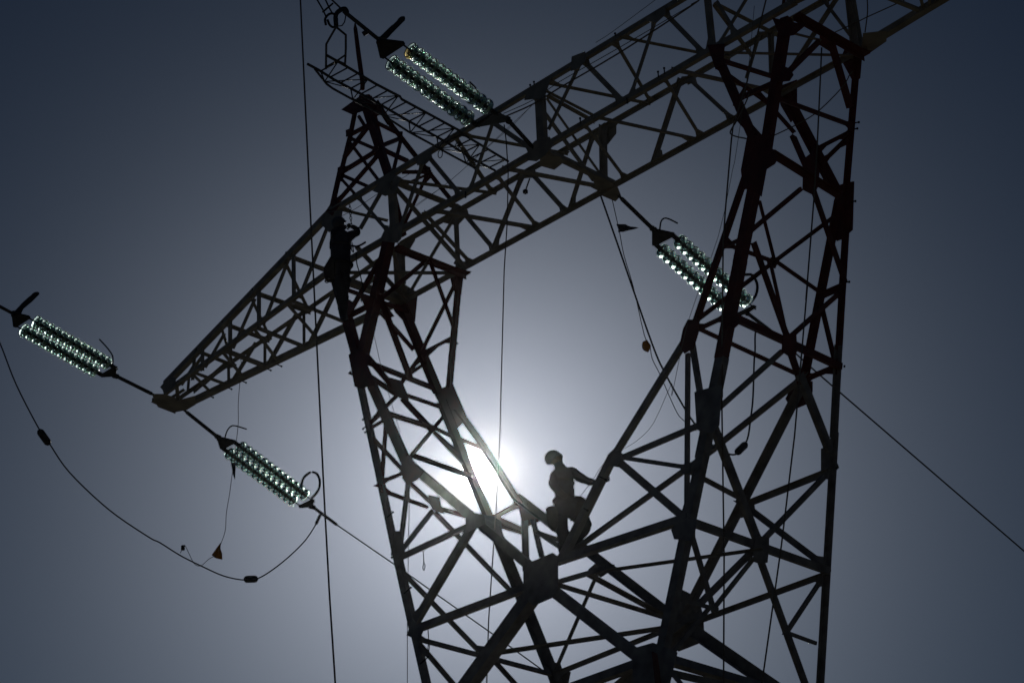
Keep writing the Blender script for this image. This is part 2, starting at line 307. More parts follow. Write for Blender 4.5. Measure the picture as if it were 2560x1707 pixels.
    ('arm_left', 'brace', (-5.135, 0.028, 20.659), (-6.023, 0.131, 19.679), 0.062, (-0.116, -0.993, 0.0), 1676, (0.734, -0.086, -0.674), 0.04, (), (-0.993, 0.116, 0.0)),
    ('arm_left', 'brace', (-9.221, 0.507, 20.063), (-9.266, 1.336, 20.055), 0.061, (-0.17, 0.0, 0.985), 720, (-0.984, -0.055, -0.17), 0.039, (-0.979, 0.115, -0.169), (-0.985, -0.072, -0.155)),
    ('arm_left', 'brace', (-8.299, 0.399, 20.222), (-8.308, 1.406, 20.221), 0.069, (-0.17, 0.0, 0.985), 1132, (-0.985, -0.009, -0.17), 0.045, (-0.979, 0.115, -0.169), (-0.985, -0.072, -0.155)),
    ('arm_left', 'brace', (-7.286, 0.281, 20.397), (-7.241, 1.484, 20.405), 0.075, (-0.17, 0.0, 0.985), 1605, (-0.985, 0.038, -0.17), 0.049, (-0.979, 0.115, -0.169), (-0.985, -0.072, -0.155)),
    ('arm_left', 'brace', (-6.192, 0.153, 20.586), (-6.156, 1.563, 20.593), 0.073, (-0.17, 0.0, 0.985), 1636, (-0.985, 0.026, -0.17), 0.047, (-0.979, 0.115, -0.169), (-0.985, -0.072, -0.155)),
    ('arm_left', 'brace', (-7.464, 0.301, 20.367), (-8.288, 1.407, 20.224), 0.048, (-0.17, 0.0, 0.985), 755, (-0.786, -0.603, -0.136), 0.031, (-0.979, 0.115, -0.169), (-0.985, -0.072, -0.155)),
    ('arm_left', 'brace', (-8.45, 0.417, 20.196), (-9.281, 1.334, 20.053), 0.047, (-0.17, 0.0, 0.985), 573, (-0.725, -0.677, -0.125), 0.031, (-0.979, 0.115, -0.169), (-0.985, -0.072, -0.155)),
    ('arm_left', 'brace', (-6.367, 0.173, 20.556), (-7.289, 1.48, 20.397), 0.054, (-0.17, 0.0, 0.985), 1108, (-0.801, -0.582, -0.138), 0.035, (-0.979, 0.115, -0.169), (-0.985, -0.072, -0.155)),
    ('arm_left', 'brace', (-9.25, 0.623, 20.058), (-9.779, 0.755, 19.967), 0.053, (-0.17, 0.0, 0.985), 380, (0.236, 0.971, 0.041), 0.034, (), ()),
    ('arm_left', 'post', (-9.351, 1.33, 20.071), (-9.337, 1.331, 19.679), 0.048, (-0.073, 0.997, -0.0), 292, (-0.997, -0.073, -0.038), 0.031, (-0.985, -0.072, -0.155), (-0.998, -0.067, 0.0)),
    ('arm_left', 'post', (-8.408, 1.399, 20.225), (-8.405, 1.399, 19.679), 0.048, (-0.073, 0.997, -0.0), 488, (-0.997, -0.073, -0.004), 0.031, (-0.985, -0.072, -0.155), (-0.998, -0.067, 0.0)),
    ('arm_left', 'post', (-7.381, 1.474, 20.394), (-7.377, 1.474, 19.679), 0.047, (-0.073, 0.997, -0.0), 644, (-0.997, -0.073, -0.005), 0.03, (-0.985, -0.072, -0.155), (-0.998, -0.067, 0.0)),
    ('arm_left', 'post', (-10.45, 1.25, 20.177), (-10.472, 1.248, 19.895), 0.046, (-0.073, 0.997, -0.0), 182, (-0.994, -0.073, 0.078), 0.03, (), (-0.985, -0.072, -0.155)),
    ('arm_left', 'brace', (-8.603, 1.384, 20.212), (-9.192, 1.341, 19.68), 0.066, (-0.073, 0.997, -0.0), 852, (-0.668, -0.049, 0.743), 0.043, (-0.985, -0.072, -0.155), (-0.998, -0.067, 0.0)),
    ('arm_left', 'brace', (-7.584, 1.459, 20.388), (-8.288, 1.408, 19.68), 0.075, (-0.073, 0.997, -0.0), 1340, (-0.706, -0.052, 0.706), 0.048, (-0.985, -0.072, -0.155), (-0.998, -0.067, 0.0)),
    ('arm_left', 'brace', (-6.531, 1.536, 20.515), (-7.214, 1.486, 19.68), 0.077, (-0.073, 0.997, -0.0), 1390, (-0.772, -0.056, 0.634), 0.05, (-0.985, -0.072, -0.155), (-0.998, -0.067, 0.0)),
    ('arm_left', 'brace', (-9.456, 1.322, 20.068), (-10.032, 1.28, 19.89), 0.074, (-0.073, 0.997, -0.0), 720, (-0.294, -0.021, 0.956), 0.048, (), ()),
    ('arm_left', 'brace', (-9.902, 1.29, 19.977), (-10.343, 1.257, 19.855), 0.074, (-0.073, 0.997, -0.0), 509, (-0.265, -0.019, 0.964), 0.048, (), ()),
    ('arm_left', 'brace', (-6.033, 1.572, 20.173), (-5.556, 1.607, 20.391), 0.055, (-0.073, 0.997, -0.0), 546, (-0.414, -0.03, 0.91), 0.036, (), ()),
    ('arm_left', 'brace', (-9.502, 0.575, 19.679), (-9.528, 1.375, 19.679), 0.055, (-0.0, -0.0, -1.0), 599, (0.999, 0.032, -0.0), 0.036, (-0.993, 0.116, 0.0), (-0.998, -0.067, 0.0)),
    ('arm_left', 'brace', (-8.427, 0.449, 19.679), (-8.468, 1.477, 19.679), 0.087, (-0.0, -0.0, -1.0), 1307, (0.999, 0.04, -0.0), 0.056, (-0.993, 0.116, 0.0), (-0.998, -0.067, 0.0)),
    ('arm_left', 'brace', (-7.394, 0.28, 19.679), (-7.437, 1.516, 19.679), 0.068, (-0.0, -0.0, -1.0), 1441, (0.999, 0.034, -0.0), 0.044, (-0.993, 0.116, 0.0), (-0.998, -0.067, 0.0)),
    ('arm_left', 'brace', (-6.259, 0.195, 19.679), (-6.283, 1.594, 19.679), 0.06, (-0.0, -0.0, -1.0), 1198, (1.0, 0.018, -0.0), 0.039, (-0.993, 0.116, 0.0), (-0.998, -0.067, 0.0)),
    ('arm_left', 'brace', (-9.547, 0.58, 19.679), (-9.971, 1.345, 19.679), 0.047, (-0.0, -0.0, -1.0), 414, (0.874, 0.485, -0.0), 0.031, (-0.993, 0.116, 0.0), (-0.998, -0.067, 0.0)),
    ('arm_left', 'brace', (-8.478, 0.455, 19.679), (-9.073, 1.406, 19.679), 0.052, (-0.0, -0.0, -1.0), 628, (0.848, 0.53, -0.0), 0.034, (-0.993, 0.116, 0.0), (-0.998, -0.067, 0.0)),
    ('arm_left', 'brace', (-7.435, 0.333, 19.679), (-8.166, 1.467, 19.679), 0.051, (-0.0, -0.0, -1.0), 743, (0.84, 0.542, -0.0), 0.033, (-0.993, 0.116, 0.0), (-0.998, -0.067, 0.0)),
    ('arm_left', 'brace', (-6.372, 0.208, 19.679), (-7.102, 1.539, 19.679), 0.05, (-0.0, -0.0, -1.0), 878, (0.877, 0.481, -0.0), 0.033, (-0.993, 0.116, 0.0), (-0.998, -0.067, 0.0)),
    ('arm_left', 'brace', (-10.863, 0.67, 19.679), (-10.458, 1.312, 19.679), 0.067, (-0.0, -0.0, -1.0), 469, (0.846, -0.534, -0.0), 0.043, (-0.161, 0.987, 0.0), (-0.998, -0.067, 0.0)),
    ('arm_left', 'brace', (-10.904, 0.92, 19.679), (-10.143, 0.883, 19.679), 0.049, (-0.0, -0.0, -1.0), 368, (-0.048, -0.999, -0.0), 0.032, (-0.161, 0.987, 0.0), ()),
    ('arm_left', 'chord', (-10.868, 0.698, 19.679), (-10.962, 1.28, 19.679), 0.09, (-0.0, -0.0, -1.0), 943, (0.987, 0.161, -0.0), 0.076, (), ()),
    ('arm_left', 'brace', (-10.054, 0.639, 19.679), (-10.867, 1.284, 19.679), 0.071, (-0.0, -0.0, -1.0), 522, (0.622, 0.783, -0.0), 0.046, (-0.993, 0.116, 0.0), (-0.998, -0.067, 0.0)),
    ('peak_left', 'chord', (-5.049, 0.658, 23.234), (-4.989, 0.455, 22.487), 0.067, (0.0, -0.965, 0.262), 955, (0.997, 0.02, 0.075), 0.057, (), ()),
    ('peak_left', 'chord', (-5.01, 0.471, 22.546), (-4.998, 0.255, 21.75), 0.067, (0.0, -0.965, 0.262), 1094, (1.0, 0.004, 0.014), 0.057, (), ()),
    ('peak_left', 'chord', (-5.018, 0.269, 21.803), (-4.972, 0.018, 20.874), 0.074, (0.0, -0.965, 0.262), 1440, (0.999, 0.012, 0.046), 0.063, (), ()),
    ('peak_left', 'chord', (-4.757, 0.625, 23.113), (-3.451, -0.016, 20.752), 0.127, (0.0, -0.965, 0.262), 4692, (0.882, 0.123, 0.454), 0.108, (), ()),
    ('peak_left', 'chord', (-4.912, 0.926, 23.497), (-4.864, 1.629, 20.907), 0.109, (-0.0, 0.965, 0.262), 7298, (-1.0, 0.005, -0.017), 0.093, (), ()),
    ('peak_left', 'chord', (-4.766, 0.965, 23.352), (-4.559, 1.104, 22.839), 0.08, (-0.0, 0.965, 0.262), 984, (-0.931, 0.095, -0.351), 0.068, (), ()),
    ('peak_left', 'chord', (-4.582, 1.097, 22.866), (-3.986, 1.407, 21.725), 0.069, (-0.0, 0.965, 0.262), 1946, (-0.893, 0.118, -0.435), 0.058, (), ()),
    ('peak_left', 'chord', (-3.999, 1.395, 21.767), (-3.604, 1.595, 21.03), 0.062, (-0.0, 0.965, 0.262), 1192, (-0.888, 0.12, -0.444), 0.053, (), ()),
    ('peak_left', 'brace', (-5.003, 0.5, 22.654), (-4.473, 0.486, 22.6), 0.074, (0.0, -0.965, 0.262), 508, (-0.105, -0.26, -0.96), 0.048, (0.077, -0.261, -0.962), (0.471, -0.231, -0.851)),
    ('peak_left', 'brace', (-4.992, 0.464, 22.521), (-3.956, 0.232, 21.665), 0.056, (0.0, -0.965, 0.262), 561, (-0.65, -0.199, -0.733), 0.037, (0.077, -0.261, -0.962), (0.471, -0.231, -0.851)),
    ('peak_left', 'brace', (-4.913, 0.592, 22.993), (-4.637, 0.489, 22.612), 0.055, (0.0, -0.965, 0.262), 221, (0.82, 0.15, 0.552), 0.036, (), ()),
    ('peak_left', 'brace', (-4.998, 0.264, 21.783), (-4.017, 0.262, 21.775), 0.08, (0.0, -0.965, 0.262), 1183, (-0.008, -0.262, -0.965), 0.052, (0.014, -0.262, -0.965), (0.471, -0.231, -0.851)),
    ('peak_left', 'brace', (-5.031, 0.35, 22.098), (-4.463, 0.48, 22.581), 0.088, (0.0, -0.965, 0.262), 1112, (0.661, -0.196, -0.724), 0.057, (0.014, -0.262, -0.965), (0.471, -0.231, -0.851)),
    ('peak_left', 'brace', (-4.978, 0.048, 20.987), (-3.95, 0.229, 21.654), 0.078, (0.0, -0.965, 0.262), 1665, (0.558, -0.217, -0.801), 0.051, (0.047, -0.261, -0.964), (0.471, -0.231, -0.851)),
    ('peak_left', 'brace', (-4.997, 0.243, 21.704), (-3.929, 0.008, 20.841), 0.056, (0.0, -0.965, 0.262), 666, (-0.642, -0.201, -0.74), 0.036, (0.014, -0.262, -0.965), (1.0, 0.0, 0.0)),
    ('peak_left', 'brace', (-4.984, 0.437, 22.42), (-3.723, 0.008, 20.841), 0.052, (0.0, -0.965, 0.262), 1026, (0.792, 0.16, 0.589), 0.034, (0.077, -0.261, -0.962), (1.0, 0.0, 0.0)),
    ('peak_left', 'brace', (-4.996, 0.224, 21.637), (-4.296, 0.008, 20.841), 0.047, (0.0, -0.965, 0.262), 393, (0.762, 0.169, 0.625), 0.03, (0.014, -0.262, -0.965), (1.0, 0.0, 0.0)),
    ('peak_left', 'brace', (-3.899, 0.22, 21.736), (-4.261, 1.031, 22.409), 0.067, (0.88, -0.0, 0.474), 611, (0.345, 0.686, -0.641), 0.043, (0.471, -0.231, -0.851), ()),
    ('peak_left', 'brace', (-3.921, 0.244, 21.777), (-3.918, 0.943, 21.771), 0.089, (0.88, -0.0, 0.474), 968, (0.474, -0.009, -0.88), 0.058, (0.471, -0.231, -0.851), ()),
    ('peak_left', 'brace', (-4.227, 1.03, 22.344), (-3.496, 0.164, 20.988), 0.056, (0.88, -0.0, 0.474), 788, (-0.232, -0.872, 0.431), 0.036, (), ()),
    ('peak_left', 'brace', (-4.392, 0.487, 22.65), (-4.37, 1.175, 22.611), 0.078, (0.88, -0.0, 0.474), 580, (0.473, -0.065, -0.879), 0.05, (0.471, -0.231, -0.851), (0.451, 0.234, -0.862)),
    ('peak_left', 'brace', (-3.957, 1.421, 21.671), (-4.866, 1.604, 20.996), 0.051, (-0.0, 0.965, 0.262), 1118, (-0.61, -0.207, 0.765), 0.033, (0.451, 0.234, -0.862), (0.018, 0.262, -0.965)),
    ('peak_left', 'brace', (-4.571, 1.346, 21.949), (-3.969, 1.415, 21.693), 0.066, (-0.0, 0.965, 0.262), 572, (0.403, -0.24, 0.883), 0.043, (), (0.451, 0.234, -0.862)),
    ('peak_left', 'brace', (-4.541, 1.409, 21.715), (-3.95, 1.425, 21.656), 0.039, (-0.0, 0.965, 0.262), 314, (0.103, -0.26, 0.96), 0.025, (), (0.451, 0.234, -0.862)),
    ('leg_left', 'chord', (-4.931, -0.002, 19.657), (-4.138, -0.191, 17.67), 0.149, (0.0, -0.996, 0.095), 6769, (0.929, 0.035, 0.368), 0.127, (), ()),
    ('leg_left', 'chord', (-3.552, 0.002, 19.697), (-4.059, -0.197, 17.608), 0.167, (0.0, -0.996, 0.095), 10411, (0.972, -0.022, -0.234), 0.142, (), ()),
    ('leg_left', 'chord', (-4.997, 1.655, 19.685), (-4.322, 1.838, 17.758), 0.138, (-0.0, 0.996, 0.095), 6583, (-0.944, 0.031, -0.328), 0.117, (), ()),
    ('leg_left', 'chord', (-3.507, 1.655, 19.679), (-4.059, 1.839, 17.744), 0.091, (-0.0, 0.996, 0.095), 5304, (-0.962, -0.026, 0.272), 0.078, (), ()),
    ('leg_left', 'brace', (-3.573, -0.006, 19.612), (-4.523, -0.099, 18.634), 0.079, (0.0, -0.996, 0.095), 2342, (0.719, -0.066, -0.692), 0.052, (-0.235, -0.092, -0.968), (0.369, -0.088, -0.925)),
    ('leg_left', 'brace', (-4.516, -0.101, 18.616), (-3.765, -0.104, 18.582), 0.087, (0.0, -0.996, 0.095), 1127, (-0.045, -0.094, -0.995), 0.056, (0.369, -0.088, -0.925), (-0.235, -0.092, -0.968)),
    ('leg_left', 'brace', (-3.436, 0.804, 19.564), (-3.758, -0.115, 18.522), 0.066, (-0.955, 0.0, 0.296), 1751, (-0.19, 0.765, -0.615), 0.043, (), (-0.235, -0.092, -0.968)),
    ('leg_left', 'brace', (-4.782, -0.029, 19.387), (-4.82, 1.677, 19.481), 0.069, (0.927, -0.0, 0.375), 1670, (0.375, 0.059, -0.925), 0.045, (0.369, -0.088, -0.925), (0.329, 0.089, -0.94)),
    ('leg_left', 'brace', (-3.448, 0.822, 19.523), (-3.714, 1.553, 18.665), 0.057, (-0.955, 0.0, 0.296), 1645, (0.187, 0.775, 0.603), 0.037, (), ()),
    ('leg_left', 'brace', (-3.54, 1.666, 19.563), (-4.615, 1.758, 18.594), 0.06, (-0.0, 0.996, 0.095), 1728, (-0.671, -0.07, 0.738), 0.039, (-0.273, 0.091, -0.958), (0.329, 0.089, -0.94)),
    ('leg_left', 'brace', (-4.601, 1.762, 18.554), (-3.827, 1.762, 18.557), 0.051, (-0.0, 0.996, 0.095), 702, (-0.004, -0.095, 0.996), 0.033, (0.329, 0.089, -0.94), (-0.273, 0.091, -0.958)),
    ('leg_left', 'brace', (-4.573, 1.77, 18.474), (-4.199, 1.759, 18.581), 0.043, (-0.0, 0.996, 0.095), 283, (-0.277, -0.091, 0.957), 0.028, (0.329, 0.089, -0.94), ()),
    ('leg_left', 'brace', (-3.709, -0.087, 18.68), (-4.043, 0.852, 17.6), 0.091, (-0.955, 0.0, 0.296), 3253, (0.189, 0.769, 0.611), 0.059, (-0.235, -0.092, -0.968), ()),
    ('leg_left', 'brace', (-4.689, 0.916, 19.159), (-4.421, 1.41, 18.496), 0.073, (0.927, -0.0, 0.375), 1298, (0.213, -0.823, -0.526), 0.047, (), ()),
    ('leg_left', 'brace', (-4.692, 1.206, 19.165), (-4.813, 1.056, 19.465), 0.056, (0.927, -0.0, 0.375), 331, (0.158, -0.907, -0.391), 0.036, (), ()),
    ('leg_left', 'chord', (-4.136, -0.204, 17.532), (-2.922, -0.548, 13.911), 0.095, (0.0, -0.996, 0.095), 9619, (0.949, 0.03, 0.315), 0.081, (), ()),
    ('leg_left', 'chord', (-2.949, -0.54, 13.999), (-2.403, -0.688, 12.44), 0.112, (0.0, -0.996, 0.095), 5752, (0.944, 0.031, 0.328), 0.096, (), ()),
    ('leg_left', 'chord', (-3.846, -0.233, 17.226), (-2.735, -0.425, 15.203), 0.13, (0.0, -0.996, 0.095), 6922, (0.877, 0.045, 0.477), 0.11, (), ()),
    ('leg_left', 'chord', (-2.743, -0.415, 15.308), (0.116, -0.674, 12.59), 0.125, (0.0, -0.996, 0.095), 10912, (0.691, 0.068, 0.72), 0.106, (), ()),
    ('leg_left', 'chord', (-4.262, 1.855, 17.571), (-3.905, 1.957, 16.502), 0.134, (-0.0, 0.996, 0.095), 3863, (-0.949, 0.03, -0.314), 0.114, (), ()),
    ('leg_left', 'chord', (-3.923, 1.952, 16.552), (-3.403, 2.092, 15.082), 0.131, (-0.0, 0.996, 0.095), 5531, (-0.943, 0.031, -0.331), 0.112, (), ()),
    ('leg_left', 'chord', (-3.424, 2.082, 15.189), (-2.547, 2.331, 12.563), 0.151, (-0.0, 0.996, 0.095), 12594, (-0.949, 0.03, -0.314), 0.128, (), ()),
    ('leg_left', 'chord', (-3.959, 1.877, 17.342), (-3.406, 1.962, 16.444), 0.097, (-0.0, 0.996, 0.095), 2377, (-0.853, 0.049, -0.52), 0.082, (), ()),
    ('leg_left', 'chord', (-3.432, 1.958, 16.489), (-2.793, 2.072, 15.293), 0.098, (-0.0, 0.996, 0.095), 3396, (-0.883, 0.044, -0.468), 0.083, (), ()),
    ('leg_left', 'chord', (-2.864, 2.057, 15.451), (-0.071, 2.318, 12.7), 0.124, (-0.0, 0.996, 0.095), 12198, (-0.703, 0.067, -0.708), 0.106, (), ()),
    ('leg_left', 'brace', (-3.739, -0.317, 16.347), (-3.378, -0.304, 16.474), 0.064, (0.0, -0.996, 0.095), 412, (0.334, -0.089, -0.938), 0.042, (0.317, -0.09, -0.944), (0.48, -0.083, -0.874)),
    ('leg_left', 'brace', (-3.713, -0.324, 16.27), (-3.284, -0.321, 16.297), 0.048, (0.0, -0.996, 0.095), 325, (0.062, -0.094, -0.994), 0.031, (0.317, -0.09, -0.944), (0.48, -0.083, -0.874)),
    ('leg_left', 'brace', (-3.353, -0.318, 16.328), (-3.372, -0.422, 15.237), 0.063, (0.0, -0.996, 0.095), 1620, (1.0, -0.002, -0.018), 0.041, (0.48, -0.083, -0.874), (0.317, -0.09, -0.944)),
    ('leg_left', 'brace', (-3.654, -0.341, 16.095), (-2.795, -0.429, 15.167), 0.062, (0.0, -0.996, 0.095), 1217, (0.735, 0.064, 0.675), 0.04, (0.317, -0.09, -0.944), ()),
    ('leg_left', 'brace', (-3.36, -0.424, 15.217), (-2.725, -0.427, 15.183), 0.052, (0.0, -0.996, 0.095), 618, (-0.053, -0.094, -0.994), 0.034, (0.317, -0.09, -0.944), (0.48, -0.083, -0.874)),
    ('leg_left', 'brace', (-2.73, -0.426, 15.193), (-2.848, -0.535, 14.049), 0.07, (0.0, -0.996, 0.095), 1937, (0.995, -0.01, -0.101), 0.046, (0.48, -0.083, -0.874), ()),
    ('leg_left', 'brace', (-4.152, -0.183, 17.758), (-4.129, 1.499, 17.718), 0.091, (0.869, -0.0, 0.495), 2544, (0.495, -0.027, -0.869), 0.059, (0.369, -0.088, -0.925), ()),
    ('leg_left', 'brace', (-4.147, 0.109, 17.873), (-3.951, 0.599, 17.28), 0.092, (0.949, -0.0, 0.315), 1689, (0.195, -0.787, -0.586), 0.06, (), ()),
    ('leg_left', 'brace', (-4.03, -0.208, 17.519), (-3.94, 0.546, 17.249), 0.084, (0.949, -0.0, 0.315), 1182, (0.295, -0.353, -0.888), 0.055, (0.317, -0.09, -0.944), ()),
    ('leg_left', 'brace', (-3.944, 0.61, 17.259), (-3.95, 1.495, 17.279), 0.061, (0.949, -0.0, 0.315), 1041, (0.315, 0.023, -0.949), 0.04, (), ()),
    ('leg_left', 'brace', (-3.913, 0.516, 17.166), (-3.688, -0.165, 16.489), 0.067, (0.949, -0.0, 0.315), 773, (-0.217, -0.724, 0.655), 0.044, (), ()),
    ('leg_left', 'brace', (-3.924, 0.674, 17.2), (-3.758, 1.174, 16.699), 0.095, (0.949, -0.0, 0.315), 1598, (0.217, -0.726, -0.652), 0.062, (), ()),
    ('leg_left', 'brace', (-3.789, 1.078, 16.794), (-3.598, 1.664, 16.219), 0.062, (0.949, -0.0, 0.315), 1215, (0.219, -0.719, -0.66), 0.04, (), ()),
    ('leg_left', 'brace', (-5.262, 1.796, 18.193), (-4.601, 1.762, 18.554), 0.068, (-0.0, 0.996, 0.095), 814, (-0.48, -0.083, 0.873), 0.044, (), (0.329, 0.089, -0.94)),
    ('leg_left', 'brace', (-5.07, 1.786, 18.297), (-4.535, 1.78, 18.367), 0.052, (-0.0, 0.996, 0.095), 445, (-0.13, -0.094, 0.987), 0.034, (), (0.329, 0.089, -0.94)),
    ('leg_left', 'brace', (-3.459, -0.298, 16.543), (-3.492, 0.766, 16.6), 0.085, (0.869, -0.0, 0.495), 1567, (0.494, 0.062, -0.867), 0.055, (0.48, -0.083, -0.874), ()),
    ('leg_left', 'brace', (-3.498, 0.661, 16.611), (-3.437, 1.279, 16.504), 0.067, (0.869, -0.0, 0.495), 819, (0.486, -0.195, -0.852), 0.044, (), ()),
    ('leg_left', 'brace', (-2.855, -0.233, 15.482), (-3.699, 1.322, 16.964), 0.066, (0.869, -0.0, 0.495), 1417, (0.334, 0.739, -0.585), 0.043, (), ()),
    ('leg_left', 'brace', (-3.475, 0.785, 16.571), (-3.221, 1.228, 16.125), 0.063, (0.869, -0.0, 0.495), 911, (0.323, -0.757, -0.567), 0.041, (), ()),
    ('leg_left', 'brace', (-4.018, 1.925, 16.841), (-3.394, 1.965, 16.419), 0.065, (-0.0, 0.996, 0.095), 472, (-0.562, 0.078, -0.823), 0.042, (0.316, 0.09, -0.945), (0.47, 0.083, -0.879)),
    ('leg_left', 'brace', (-3.059, -0.053, 15.578), (-3.019, 1.186, 15.54), 0.104, (-0.691, 0.0, -0.723), 2167, (-0.722, 0.045, 0.69), 0.068, (), ()),
    ('leg_left', 'brace', (-3.207, -0.479, 15.042), (-3.195, 0.478, 15.005), 0.059, (0.949, -0.0, 0.315), 1304, (0.315, -0.04, -0.948), 0.039, (0.317, -0.09, -0.944), ()),
    ('leg_left', 'brace', (-3.205, 0.643, 15.033), (-3.231, 2.569, 15.112), 0.072, (0.949, -0.0, 0.315), 2933, (0.315, 0.043, -0.948), 0.047, (), ()),
    ('leg_left', 'brace', (-3.317, 0.23, 15.371), (-3.22, 0.602, 15.08), 0.067, (0.949, -0.0, 0.315), 763, (0.243, -0.636, -0.732), 0.044, (), ()),
    ('leg_left', 'brace', (-3.178, 0.553, 14.953), (-2.851, -0.392, 13.969), 0.075, (0.949, -0.0, 0.315), 1567, (-0.212, -0.739, 0.639), 0.048, (), ()),
    ('leg_left', 'brace', (-3.182, 0.623, 14.964), (-2.803, 1.847, 13.824), 0.076, (0.949, -0.0, 0.315), 3563, (0.225, -0.7, -0.677), 0.05, (), ()),
    ('leg_left', 'brace', (-2.873, -0.56, 13.783), (-1.157, -0.558, 13.81), 0.08, (0.0, -0.996, 0.095), 3264, (0.016, -0.095, -0.995), 0.052, (0.329, -0.089, -0.94), (0.723, -0.065, -0.688)),
    ('leg_left', 'brace', (-2.465, -0.671, 12.618), (-1.224, -0.552, 13.865), 0.123, (0.0, -0.996, 0.095), 6739, (0.71, -0.067, -0.701), 0.08, (0.332, -0.089, -0.939), (0.723, -0.065, -0.688)),
    ('leg_left', 'brace', (-2.744, -0.575, 13.645), (-2.351, 0.697, 12.464), 0.072, (0.949, -0.0, 0.315), 3775, (0.225, -0.7, -0.678), 0.047, (0.329, -0.089, -0.94), ()),
    ('leg_left', 'brace', (-2.325, -0.695, 12.383), (-2.335, 2.081, 12.415), 0.066, (0.949, -0.0, 0.315), 4594, (0.315, 0.012, -0.949), 0.043, (0.332, -0.089, -0.939), ()),
    ('leg_left', 'brace', (-3.446, 2.075, 15.255), (-2.794, 2.071, 15.296), 0.078, (-0.0, 0.996, 0.095), 795, (-0.063, -0.094, 0.994), 0.051, (0.315, 0.09, -0.945), (0.47, 0.083, -0.879)),
    ('leg_left', 'brace', (-2.702, 2.1, 14.996), (-2.802, 2.176, 14.194), 0.099, (-0.0, 0.996, 0.095), 2123, (-0.992, -0.012, 0.122), 0.064, (), ()),
    ('leg_left', 'brace', (-2.066, 1.515, 14.629), (-0.563, 0.117, 13.192), 0.073, (-0.691, 0.0, -0.723), 1395, (0.403, 0.83, -0.386), 0.047, (), ()),
    ('leg_left', 'brace', (-3.307, 2.078, 15.223), (-2.775, 2.114, 14.849), 0.084, (-0.0, 0.996, 0.095), 931, (-0.578, 0.077, -0.812), 0.055, (), ()),
    ('leg_left', 'brace', (-1.436, 0.88, 14.026), (-1.431, 1.599, 14.022), 0.079, (-0.691, 0.0, -0.723), 926, (-0.723, 0.009, 0.691), 0.051, (), ()),
    ('leg_left', 'brace', (-1.427, 0.897, 14.018), (-0.985, 1.061, 13.595), 0.089, (-0.691, 0.0, -0.723), 1026, (-0.188, 0.966, 0.179), 0.058, (), ()),
    ('leg_left', 'brace', (-1.255, 2.207, 13.867), (-2.505, 2.337, 12.497), 0.049, (-0.0, 0.996, 0.095), 2261, (-0.74, -0.064, 0.669), 0.032, (0.711, 0.067, -0.7), (0.283, 0.091, -0.955)),
    ('leg_right', 'chord', (3.507, -0.002, 19.662), (4.242, -0.206, 17.516), 0.111, (0.0, -0.996, 0.095), 7096, (0.947, 0.031, 0.321), 0.094, (), ()),
    ('leg_right', 'chord', (4.793, -0.013, 19.544), (4.336, -0.2, 17.573), 0.134, (0.0, -0.996, 0.095), 10541, (0.974, -0.021, -0.224), 0.114, (), ()),
    ('leg_right', 'chord', (4.853, 1.654, 19.686), (4.185, 1.85, 17.625), 0.079, (-0.0, 0.996, 0.095), 6732, (-0.952, -0.029, 0.306), 0.067, (), ()),
    ('leg_right', 'chord', (3.514, 1.663, 19.595), (4.064, 1.837, 17.76), 0.136, (-0.0, 0.996, 0.095), 8172, (-0.958, 0.027, -0.285), 0.116, (), ()),
    ('leg_right', 'chord', (4.875, 1.032, 19.51), (4.647, 1.611, 18.807), 0.086, (0.951, -0.0, -0.308), 3276, (-0.19, -0.787, -0.587), 0.073, (), ()),
    ('leg_right', 'brace', (4.853, 0.746, 19.441), (4.613, 0.139, 18.701), 0.074, (0.951, -0.0, -0.308), 1825, (0.189, -0.789, 0.585), 0.048, (), ()),
    ('leg_right', 'brace', (3.547, -0.013, 19.548), (3.377, 1.632, 20.025), 0.071, (0.942, -0.0, 0.336), 1915, (0.321, 0.294, -0.9), 0.046, (0.323, -0.09, -0.942), ()),
    ('leg_right', 'brace', (3.61, -0.029, 19.372), (3.689, 0.965, 19.151), 0.067, (0.942, -0.0, 0.336), 1541, (0.327, -0.229, -0.917), 0.043, (0.323, -0.09, -0.942), ()),
    ('leg_right', 'brace', (3.648, 0.797, 19.265), (3.871, 1.267, 18.641), 0.069, (0.942, -0.0, 0.336), 1419, (0.195, -0.815, -0.545), 0.045, (), ()),
    ('leg_right', 'brace', (3.864, -0.101, 18.621), (4.658, -0.108, 18.541), 0.069, (0.0, -0.996, 0.095), 1613, (-0.1, -0.094, -0.991), 0.045, (0.323, -0.09, -0.942), (-0.225, -0.092, -0.97)),
    ('leg_right', 'brace', (4.048, -0.088, 18.756), (3.817, -0.109, 18.528), 0.058, (0.0, -0.996, 0.095), 523, (0.705, -0.067, -0.706), 0.038, (), (0.323, -0.09, -0.942)),
    ('leg_right', 'brace', (4.516, 0.15, 18.4), (4.578, 1.756, 18.592), 0.06, (0.951, -0.0, -0.308), 2165, (-0.306, 0.125, -0.944), 0.039, (), (-0.307, 0.09, -0.947)),
    ('leg_right', 'brace', (3.804, 1.764, 18.536), (4.478, 1.764, 18.529), 0.052, (-0.0, 0.996, 0.095), 933, (0.01, -0.095, 0.995), 0.034, (0.286, 0.091, -0.954), (-0.307, 0.09, -0.947)),
    ('leg_right', 'brace', (3.88, 1.789, 18.268), (4.459, 1.77, 18.468), 0.057, (-0.0, 0.996, 0.095), 1005, (-0.328, -0.089, 0.94), 0.037, (0.286, 0.091, -0.954), (-0.307, 0.09, -0.947)),
    ('leg_right', 'brace', (3.882, -0.128, 18.334), (4.339, -0.199, 17.586), 0.118, (0.0, -0.996, 0.095), 2233, (0.854, 0.049, 0.518), 0.077, (), (-0.225, -0.092, -0.97)),
